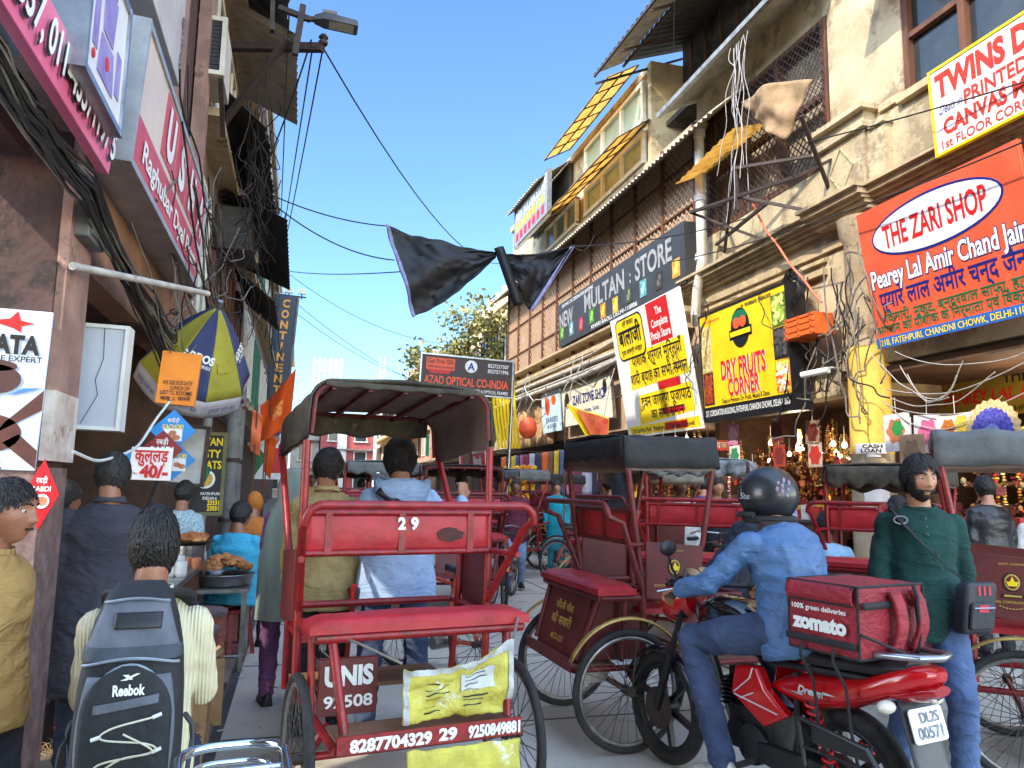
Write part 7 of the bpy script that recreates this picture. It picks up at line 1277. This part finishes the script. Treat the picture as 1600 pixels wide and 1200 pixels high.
for k in range(26):
    y = rr.uniform(9.3, 10.8); cable((rr.uniform(-1.0, -.5), y, rr.uniform(5.6, 6.7)), (rr.uniform(-.98, -.55), y+rr.uniform(.2, 3), rr.uniform(3.4, 5.6)), rr.uniform(-.1, .3), .007, M_wire, 'kinked black wire dangling under the street lamp bracket', .14, 20, grp='dangling wires below the lamp')
for k in range(34):
    f = k/34; o1, o2 = rr.uniform(-.1, .01), rr.uniform(-.09, .09)
    P = [V(p)+V((rr.uniform(-.03, .03)-.02, rr.uniform(-.05, .05)+o1*.4, rr.uniform(-.03, .03)+o1)) for p in ((-.98, 1.2, 2.95), (-.98, 2.67, 2.88), (-.98, 3.1, 2.84), (-.98, 3.78, 2.86), (-.98, 4.7, 2.72), (-.96, 5.4, 2.62+o2), (-.94, 6.1, 2.5+o2*2), (-.9, rr.uniform(7, 9.5), 2.9+o2*4))]
    Q = []
    for i in range(len(P)-1):
        for j in range(4): Q.append(P[i].lerp(P[i+1], j/4)+V((.012*nz(i*3+j, k), 0, .02*nz(j+i*4, k, 3)-.03*math.sin(PI*j/4)*rr.uniform(0, 1))))
    o = MB().tube(Q, rr.uniform(.005, .009), 5).build('cable', M_wire if k % 4 else M_gwire); tag(o, 'cable in the thick drooping bundle below the pink strip board', 'cable', 'bundle of cables on the near left wall')
for k in range(48):
    y = rr.uniform(4.5, 9); a = (rr.uniform(-1.05, -.85), y, rr.uniform(2.5, 4.4)); b = (rr.uniform(-1.0, -.7), y+rr.uniform(.6, 4), rr.uniform(2.2, 4.6)); cable(a, b, rr.uniform(.05, .5), rr.uniform(.004, .008), M_wire if k % 3 else M_gwire, 'loose wire in the tangle between the red light box and the parasol', .06, 16, grp='loose wires over the stall')
for k in range(18):
    y = rr.uniform(11, 26); a = (-1.0+rr.uniform(0, .3), y, rr.uniform(3, 7)); cable(a, (a[0]+rr.uniform(-.1, .2), y+rr.uniform(1, 6), rr.uniform(3, 8)), rr.uniform(.1, .7), .012, M_wire, 'sagging wire along the farther left fronts', .1, grp='wires along the far left fronts')
for k in range(26):
    y = rr.uniform(8.6, 10.6); a = (rr.uniform(7.45, 7.7), y, rr.uniform(3.0, 5.2)); cable(a, (rr.uniform(7.4, 7.7), y+rr.uniform(-1.0, 1.0), rr.uniform(2.4, 4.6)), rr.uniform(.1, .6), .012, M_gwire if k % 2 else M_wire, 'loose wire in the tangle round the yellow column', .12, grp='wires round the yellow column')
for k in range(8):
    y = rr.uniform(8.2, 8.9); cable((7.6, y, rr.uniform(2.6, 3.5)), (7.5, rr.uniform(5.5, 7.5), rr.uniform(2.6, 3.5)), rr.uniform(.15, .5), .007, mat('dull_cord', (170, 166, 158)), 'pale cord sagging below the orange shop board', .03, grp='pale cords below the orange board')
for k in range(9): y = rr.uniform(10.8, 11.6); cable((7.2, y, 9.5), (rr.uniform(7.0, 7.5), y+rr.uniform(-.4, .8), rr.uniform(6.2, 8)), rr.uniform(-.1, .15), .007, mat('white_cord', (170, 166, 162), (140, 136, 134)), 'pale cord hanging in a loop from the corrugated eaves', .07, grp='pale cords under the eaves')
for k in range(16): y = rr.uniform(15, 26); cable((7.5, y, rr.uniform(4.4, 5.4)), (rr.uniform(7.3, 7.6), y+rr.uniform(.6, 3), rr.uniform(3.2, 5.2)), rr.uniform(.1, .6), .013, M_gwire if k % 2 else M_white, 'loose wire looping along the right ledge', .1, grp='wires along the right ledge')
for k in range(8): y = rr.uniform(11, 14.2); cable((7.35, y, rr.uniform(4.6, 5.3)), (7.2, y+rr.uniform(-1, 1), rr.uniform(3.0, 4.2)), rr.uniform(0, .3), .009, M_wire, 'thin wire straggling across the yellow dry fruit board', .08, grp='wires across the dry fruit board')
cable((7.3, 11.2, 6.4), (7.4, 9.6, 4.3), .1, .02, mat('orange_cable', (214, 110, 70), (190, 90, 56)), 'orange cable running down to the crate from the iron frame', .02)
m = MB()
for k in range(26):
    c = V((7.55, 10.5, 4.75)); a0 = rr.uniform(0, 6); rad_ = rr.uniform(.12, .32); m.tube([c+V((rr.uniform(-.02, .02)+.05*nz(i, k), rad_*math.cos(a0+i*.5), rad_*1.1*math.sin(a0+i*.5)+.03*nz(k, i))) for i in range(13)], .008, 4)
wc = m.build('wire_coil', M_wire); tag(wc, 'matted coil of black wire above the orange crate', 'cable')
cable((-1.02, 4.0, 1.62), (-.82, 5.3, 2.0), .16, .008, M_white, 'white cord sagging from the pillar to the handwritten board', .01)
# ================================================================ SHOP GOODS ON THE RIGHT
M_bulb = mat('lit_bulb', (255, 226, 170), (255, 226, 170), emit=4.5); M_cap = M_white
bl = thing('light_bulb', 'lit hanging bulb over the pooja and dry fruit shops', 'bulb', (7.6, 14.2, 2.55), 0, 'hanging bulbs of the right shops'); MB().lathe([(.004, -.07), (.03, -.062), (.044, -.03), (.036, .0), (.02, .03)], 16).build('glass', M_bulb, bl); MB().lathe([(.02, .028), (.021, .06), (.006, .07), (.004, .3)], 10).build('holder', M_cap, bl)
for k in range(25):
    if k < 6: p = (7.55, 14.6+.55*k, 2.55+.03*rr.uniform(-1, 1))
    else: p = (rr.uniform(8.3, 9.6), rr.uniform(10.4, 14.0), rr.uniform(2.05, 2.45))
    dup(bl, 'lit hanging bulb over the pooja and dry fruit shops', loc=p)
for k, (x, y) in enumerate(((8.9, 12.3), (8.9, 7.6), (9.0, 16.4))):
    ld = bpy.data.lights.new('shop_bulb_light', 'POINT'); ld.energy = 22; ld.color = (1, .78, .5); ld.shadow_soft_size = .15; lo = bpy.data.objects.new('shop_bulb_light', ld); COL.objects.link(lo); lo.location = (x, y, 2.5)
def garland(m_, m2, seed):
    r_ = random.Random(seed); mb = MB()
    for k in range(26):
        z = -.045*k; s = .022+.016*abs(math.sin(k*.9)); mb.ball((r_.uniform(-.012, .012), r_.uniform(-.012, .012), z), (s, s, .02), 6, mi=k % 2)
    mb.lathe([(.004, -1.18), (.05, -1.28), (.03, -1.3)], 8); return mb.mesh('garland', [m_, m2])
G = [(garland(mat('g_red', (200, 40, 40)), mat('g_gold', (226, 176, 60)), 1), 'red and gold garland'), (garland(mat('g_orange', (236, 120, 30)), mat('g_yellow', (240, 200, 50)), 2), 'orange and yellow garland'), (garland(mat('g_pink', (220, 110, 150)), mat('g_white', (230, 224, 210)), 3), 'pink and white garland'), (garland(mat('g_gold', (226, 176, 60)), mat('g_cream', (236, 220, 170)), 4), 'gold and cream garland'), (garland(mat('g_green', (60, 140, 70)), mat('g_red', (200, 40, 40)), 5), 'green and red garland')]
for k in range(110):
    z = rr.uniform(2.2, 2.9); zone = k % 3; me, lb = G[rr.choice((0, 0, 1, 3, 3, 2, 4) if zone else (1, 3, 0, 3))]
    if zone == 0: p = (rr.uniform(8.4, 10.3), rr.uniform(4.6, 8.8), z*.93)
    elif zone == 1: p = (rr.uniform(8.2, 10.4), rr.uniform(10.3, 14.0), z)
    else: p = (rr.uniform(7.9, 10.0), rr.uniform(14.6, 18.4), z)
    s = rr.uniform(.55, 1.1); o = thing_mesh(me, 'garland', lb+(' hanging in the corner shop', ' hanging in the dry fruit shop', ' hanging in the pooja shop')[zone], 'garland', p, (0, 0, rr.uniform(0, 6)), 'hanging garlands', s)
shelfM = mat('shelf_board', (120, 92, 66), (96, 72, 52))
for zi, (y0, y1, xx, nm) in enumerate(((10.15, 14.0, 10.7, 'dry fruit shop'), (2.6, 8.6, 10.2, 'corner shop'), (14.6, 18.4, 10.2, 'pooja shop'), (19, 23.2, 10.2, 'saree shop'))):
    t = thing('shelf_rack', 'wooden wall shelves along the back of the '+nm, 'shelves', (xx, (y0+y1)/2, 0)); m = MB()
    for z in (.12, .6, 1.05, 1.5, 1.95, 2.4): m.box((0, 0, z), (.45, y1-y0, .03))
    m.build('boards', shelfM, t); m = MB()
    for y in (-(y1-y0)/2+.02, 0, (y1-y0)/2-.02): m.box((.02, y, 1.3), (.4, .04, 2.5))
    m.build('uprights', shelfM, t)
jar = MB().lathe([(.05, 0), (.06, .02), (.06, .16), (.045, .18), (.048, .19), (.048, .22), (.01, .225)], 14).mesh('jar', [mat('jar_contents', (170, 120, 60), (120, 76, 40), ns=30, rough=.25)]); pk = MB().box((0, 0, .1), (.1, .16, .2)); 
packs = []
for k, c in enumerate(((206, 60, 50), (230, 190, 60), (60, 130, 90), (226, 220, 206), (200, 110, 60), (180, 60, 110))): packs.append((pk.mesh('packet', [mat('packet_%d' % k, c, tuple(int(q*.7) for q in c), ns=8)]), ('red', 'yellow', 'green', 'cream', 'orange', 'magenta')[k]))
for k in range(230):
    zi = k % 4; y0, y1, xx, nm = ((10.25, 13.9, 10.6, 'dry fruit shop'), (4.8, 8.5, 10.1, 'corner shop'), (14.7, 18.3, 10.1, 'pooja shop'), (19.1, 23.1, 10.1, 'saree shop'))[zi]; z = rr.choice((.615, 1.065, 1.515, 1.965, 2.415)); y = y0+.17*rr.randrange(int((y1-y0)/.17))
    if rr.random() < .35: thing_mesh(jar, 'jar', 'squat jar of brown goods on the back shelves of the '+nm, 'jar', (xx-.08, y, z), (0, 0, 0), 'jars on the shop shelves')
    else: me, cn = rr.choice(packs); thing_mesh(me, 'packet', cn+' packet on the back shelves of the '+nm, 'packet', (xx-.08, y, z), (0, 0, rr.uniform(-.2, .2)), 'packets on the shop shelves', rr.uniform(.8, 1.2))
for si, (y0, y1, nm) in enumerate(((10.3, 13.8, 'dry fruit shop'), (4.6, 8.8, 'corner shop'), (14.7, 18.3, 'pooja shop'))):
    mb = MB(); r3 = random.Random(40+si)
    for k in range(1500):
        x, y, z = r3.uniform(8.2, 10.0), r3.uniform(y0, y1), r3.uniform(.95, 2.3)
        if r3.random() < .5: z = r3.choice((1.0, 1.3, 1.62, 1.95))+r3.uniform(0, .05)
        s_ = r3.uniform(.012, .06); q = r3.random()
        if q < .45: mb.box((x, y, z), (s_*r3.uniform(.6, 2), s_*r3.uniform(.6, 2.4), s_*r3.uniform(.6, 2.6)), mi=r3.randrange(7), rz=r3.uniform(-1, 1))
        elif q < .8: mb.ball((x, y, z), (s_*.8, s_*.8, s_*r3.uniform(.5, 1.3)), 6, mi=r3.randrange(7))
        else: mb.lathe([(s_*.9, -.004), (s_*.9, .004)], 10, Matrix.Translation((x, y, z)) @ Matrix.Rotation(PI/2, 4, 'Y'), mi=r3.randrange(7))
    o = mb.build('trinkets', [mat('tr_%d' % i, c, tuple(int(q*.7) for q in c), ns=20, rough=.45) for i, c in enumerate(((130, 36, 34), (160, 116, 50), (190, 168, 120), (110, 70, 48), (150, 80, 42), (84, 44, 38), (176, 60, 50)))], smooth=False); tag(o, 'crowded mass of red, gold and brown trinkets filling the '+nm, 'trinkets'); o['kind'] = 'stuff'
# hanging prints and plates
def hang(label, c, w, h, bgc, discs, cat='hanging card', face_='W', name='hanging_card'):
    t = thing(name, label, cat, M=signM(c, face_, 0, rr.uniform(-3, 3))); MB().prism(rect(-w/2, -h/2, w/2, h/2), -.006, 0).build('card', mat('card_'+'_'.join(map(str, bgc)), bgc), t)
    for i, (x, y, rx, ry, cc) in enumerate(discs):
        mb = MB(); n = 18; plate(mb, [(x+rx*(1+.12*math.cos(6*q))*math.cos(q), y+ry*(1+.12*math.cos(6*q))*math.sin(q)) for q in [2*PI*i2/36 for i2 in range(36)]], .004+.003*i, .003); mb.build('print', mat('p_'+'_'.join(map(str, cc)), cc, tuple(int(q*.7) for q in cc), ns=40), t, smooth=False)
    MB().cyl((0, h/2, 0), (0, h/2+.22, 0), .004, 5).build('cord', M_white, t); return t
hang('white card with a green and orange flower hanging first beside the column', (7.6, 8.45, 2.3), .46, .5, (214, 212, 210), [(-.02, .02, .15, .16, (206, 120, 80)), (.02, .05, .1, .1, (50, 150, 70))]); hang('white card with a pink rosette hanging second from the column', (7.6, 7.95, 2.25), .42, .48, (220, 214, 216), [(.02, .02, .15, .16, (232, 110, 160))]); hang('tan grid textured card hanging low under the pink rosette', (7.5, 8.1, 2.0), .42, .5, (170, 140, 110), [(0, 0, .14, .18, (150, 120, 92))])
hang('card of yellow woven baskets hanging between the rosette and the blue doily', (7.55, 7.45, 2.15), .55, .62, (226, 222, 210), [(0, -.08, .22, .2, (216, 166, 40)), (-.1, .16, .1, .09, (206, 120, 40)), (.1, .18, .1, .1, (236, 206, 70))])
t = thing('doily', 'round blue lace doily with a cream scalloped rim hanging at the far right', 'doily', M=signM((7.45, 6.85, 2.2), 'W')); 
for nm, r_, z, m_ in (('rim', .36, .0, mat('cream_lace', (226, 206, 160), (196, 160, 90), ns=30)), ('lace', .27, .006, mat('blue_lace', (44, 40, 140), (110, 110, 200), ns=40)), ('centre', .09, .012, mat('pale_lace', (150, 170, 220), (90, 100, 180), ns=40))): mb = MB(); plate(mb, [(r_*(1+.04*math.cos(24*q))*math.cos(q), r_*(1+.04*math.cos(24*q))*math.sin(q)) for q in [2*PI*i/96 for i in range(96)]], z+.004, .004); mb.build(nm, m_, t, smooth=False)
for k, (y, z, c1, c2, lb) in enumerate(((12.95, 2.55, (214, 120, 180), (240, 200, 220), 'pink paper decoration hanging left under the dry fruit board'), (12.9, 2.15, (226, 224, 220), (60, 140, 90), 'white card with a green flower below the pink decoration'), (11.55, 2.5, (120, 50, 36), (90, 30, 24), 'upper dark red round print left of the middle'), (11.5, 2.1, (160, 60, 40), (120, 40, 30), 'lower red round print left of the middle'), (10.6, 2.45, (150, 120, 100), (110, 40, 30), 'upper print of a dark bowl right of the red discs'), (10.55, 2.08, (190, 170, 150), (190, 50, 40), 'lower print of a red lotus right of the red discs'), (12.3, 1.75, (206, 60, 30), (230, 80, 40), 'bright orange red disc low beside the hood'))): hang(lb, (7.9, y, z), .34, .38, c1, [(0, 0, .14, .15, c2)])
for k in range(16):
    y = 19+.62*k; c = ((60, 60, 70), (206, 200, 206), (150, 60, 90), (210, 130, 160), (90, 110, 150), (226, 190, 60), (120, 90, 60), (230, 110, 50))[k % 8]; t = thing('hanging_garment', ('charcoal', 'off white', 'plum', 'pale pink', 'steel blue', 'yellow', 'brown', 'orange')[k % 8]+' garment hanging outside the '+('nearer' if k < 8 else 'farther')+' cloth shops', 'garment', (7.5, y, 2.0)); mb = MB(); mb.grid(lambda u, v: (.1*math.sin(u*9+k)*.6, -.25+.5*u, .6-1.3*v+.05*nz(u*3, k)), 16, 10); mb.build('cloth', mat('garment_%d' % (k % 8), c), t, thick=.02)
m = MB(); rr2 = random.Random(5); mg = thing('marigold_stack', 'tall bank of yellow and orange marigold strings by the far cloth shops', 'flowers', (6.6, 23.0, 0))
for k in range(420): m.ball((rr2.uniform(-.3, .3), rr2.uniform(-.8, .8), rr2.uniform(.3, 2.1)), rr2.uniform(.06, .1), 6, mi=rr2.randrange(2))
m.build('marigolds', [mat('marigold_y', (240, 196, 30)), mat('marigold_o', (236, 140, 30))], mg, smooth=False)['kind'] = 'stuff'; MB().box((0, 0, .15), (.7, 1.7, .3)).build('bench', M_wood, mg)
t = thing('counter', 'glass topped counter of the far right corner shop', 'counter', (7.9, 6.3, .12)); MB().box((0, 0, .45), (.6, 3.6, .9)).build('cabinet', M_wood, t); MB().box((0, 0, .92), (.66, 3.64, .04)).build('top', M_glass, t)
t = thing('counter', 'goods counter across the front of the dry fruit shop', 'counter', (8.1, 12.1, .12)); MB().box((0, 0, .45), (.6, 3.2, .9)).build('cabinet', M_wood, t); MB().box((0, 0, .92), (.66, 3.24, .04)).build('top', M_stl, t)
for k in range(40): thing_mesh(packs[k % 6][0], 'packet', packs[k % 6][1]+' packet on the counter of the dry fruit shop', 'packet', (8.0+.12*(k % 3), 10.7+.07*k, 1.06), (0, 0, rr.uniform(-.5, .5)), 'packets on the shop counters', rr.uniform(.7, 1.3))
for k in range(26): thing_mesh(packs[k % 6][0], 'packet', packs[k % 6][1]+' packet on the counter of the corner shop', 'packet', (7.8+.12*(k % 3), 4.9+.11*k, 1.06), (0, 0, rr.uniform(-.5, .5)), 'packets on the shop counters', rr.uniform(.6, 1.0))
t = thing('price_bill', 'torn CASH LOAN bill pasted on the yellow column', 'notice', M=frame((7.73, 9.1, 2.12), (.72, -.69, 0), (0, 0, 1), (-.69, -.72, 0))); MB().prism(rect(-.2, -.07, .2, .07), -.004, 0).build('paper', M_paper, t); letters(t, M_ink, [('CASH', .02, .03, .05, .26, dict(bold=3)), ('LOAN', .0, -.03, .05, .26, dict(bold=3))])
sp = [o for o in mid_rickshaw.children if o.name.startswith('side_panel')][1]
mb = MB(); plate(mb, [(.10, .03), (.13, .05), (.16, .04), (.165, .0), (.12, -.005)], .004); mb.build('torn_sticker', M_wt, sp, smooth=False).matrix_local = frame((-.502, .305, 1.02), (0, -1, 0), (0, 0, 1), (-1, 0, 0))
# ================================================================ OTHER RICKSHAWS AND BICYCLES
rickshaw('red cycle rickshaw with a grey hood and dusty back panel at the far right edge', (3.70, 4.04, 0), R(-133), wy=.5, cz=1.86, ch=.2, cr=.05, cy=(.14, .95), cm=M_gcan, hf=.14, hb=.08, pan=mat('dusty_panel', (150, 110, 110), (120, 60, 64), ns=14), bike=True)
b0 = rickshaw('maroon cycle rickshaw with a pale hood and carved back, beyond the empty one', (3.3, 8.0, 0), R(-78), paint=M_dred, cz=1.74, cm=mat('pale_canvas', (150, 142, 122), (120, 112, 96), bump=.3), emblem=False)
b1 = rickshaw('cycle rickshaw with a bright red bench and tattered pale hood behind the courier', (3.45, 6.35, 0), R(-38), cz=1.78, cm=mat('tattered_canvas', (150, 156, 156), (60, 62, 60), ns=12, bump=.3), hb=.16, emblem=False)
b2 = rickshaw('cycle rickshaw with a fringed black hood between the helmet and the bearded man', (4.75, 5.55, 0), R(-52), cz=1.74, cm=M_camo, hb=.2, hf=.2, emblem=False)
for k, (x, y, rz, lb) in enumerate(((1.05, 9.6, 6, 'grey hooded rickshaw ahead, framed by the hood of the one we follow'), (1.95, 9.2, -10, 'dark hooded rickshaw just right of the man in pale blue'), (3.1, 12.6, -60, 'flat grey hooded rickshaw in the middle distance'), (4.3, 14.3, -80, 'pale hooded rickshaw beside the yellow flowers'), (5.3, 17.0, -80, 'farthest grey hooded rickshaw by the cloth shops'), (.9, 15.2, 0, 'small distant rickshaw up the middle of the street'), (2.3, 21, 10, 'tiny far rickshaw near the end of the street'))):
    c = dup(b0 if k % 2 else b1, lb, loc=(x, y, 0), rz=R(rz))
    for o in c.children:
        if o.name.startswith('canopy'): o.data = o.data.copy(); o.data.materials[0] = (M_gcan, M_cloth, M_gcan, M_cloth)[k % 4]
def bicycle(label, loc, rz, c):
    t = thing('bicycle', label, 'bicycle', loc, rz, 'bicycles in the street'); wheel(t, (0, 0, .34), n=28); wheel(t, (0, 1.05, .34), n=28, name='front_wheel'); m = MB()
    for a, b in (((0, 0, .34), (0, .4, .3)), ((0, .4, .3), (0, .28, .82)), ((0, .28, .74), (0, .86, .8)), ((0, .4, .3), (0, .88, .7)), ((0, .86, .86), (0, .9, .66)), ((0, 0, .34), (0, .28, .74))): m.cyl(a, b, .016, 8)
    for s in (-1, 1): m.tube([(s*.05, 1.05, .34), (s*.045, .93, .66), (0, .9, .7)], .011, 8)
    m.build('frame', c, t); MB().tube([(-.26, .7, .98), (-.2, .82, 1.0), (0, .87, .97), (.2, .82, 1.0), (.26, .7, .98)], .011, 8).build('handlebar', M_steel, t); m = MB(); m.loft([[(w*math.cos(2*PI*i/12), y, .86+.03*math.sin(2*PI*i/12)) for i in range(12)] for y, w in ((.12, .03), (.15, .09), (.24, .1), (.34, .03), (.4, .02))]); m.build('saddle', M_black, t); MB().cyl((-.12, .4, .3), (.12, .4, .3), .05, 14).build('crank', M_steel, t); return t
bc = bicycle('orange framed bicycle standing right of the man in pale blue', (1.35, 5.75, 0), R(28), mat('orange_paint', (196, 84, 56), (160, 64, 44)))
dup(bc, 'bicycle wheeled by the young man in maroon', (2.95, 10.6, 0), R(150)); dup(bc, 'bicycle parked among the far rickshaws on the right', (4.0, 11.8, 0), R(-70)); dup(bc, 'bicycle leaning near the man in turquoise', (4.4, 12.9, 0), R(-100))
cz_ = MB(); 
for i in range(3): pass
nb = thing('curtain', 'row of beige shop curtains behind the far service pipes', 'curtain', (7.9, 26.5, 3.6)); m = MB(); m.grid(lambda u, v: (.06*math.sin(u*60), -2.8+5.6*u, .7-1.4*v), 80, 4); m.build('cloth', mat('beige_curtain', (186, 150, 104), (150, 118, 80)), nb, thick=.01)
t = thing('hanging_garment', 'bright orange bundle tied up by the optical board post', 'garment', (7.3, 24.6, 3.5)); m = MB(); m.loft([[((.3+.05*nz(i, k))*s*math.cos(2*PI*i/14), (.3+.05*nz(k, i))*s*math.sin(2*PI*i/14), .14*k-.4) for i in range(14)] for k, s in enumerate((.4, .9, 1.05, 1, .9, .5))]); m.build('cloth', M_org, t)
for k in range(7):
    m = MB(); x = 6.4+.12*k; m.tube([(x, 25.5, 5.6-.1*k), (x-.2, 25.2, 5.2), (x-.1, 25.2, 3.9), (x+.1, 25.3, 2.8)], .05, 6); o = m.build('yellow_streamer', M_yel); tag(o, 'yellow cloth streamer hanging beside the optical board', 'streamer', 'yellow streamers by the optical board')
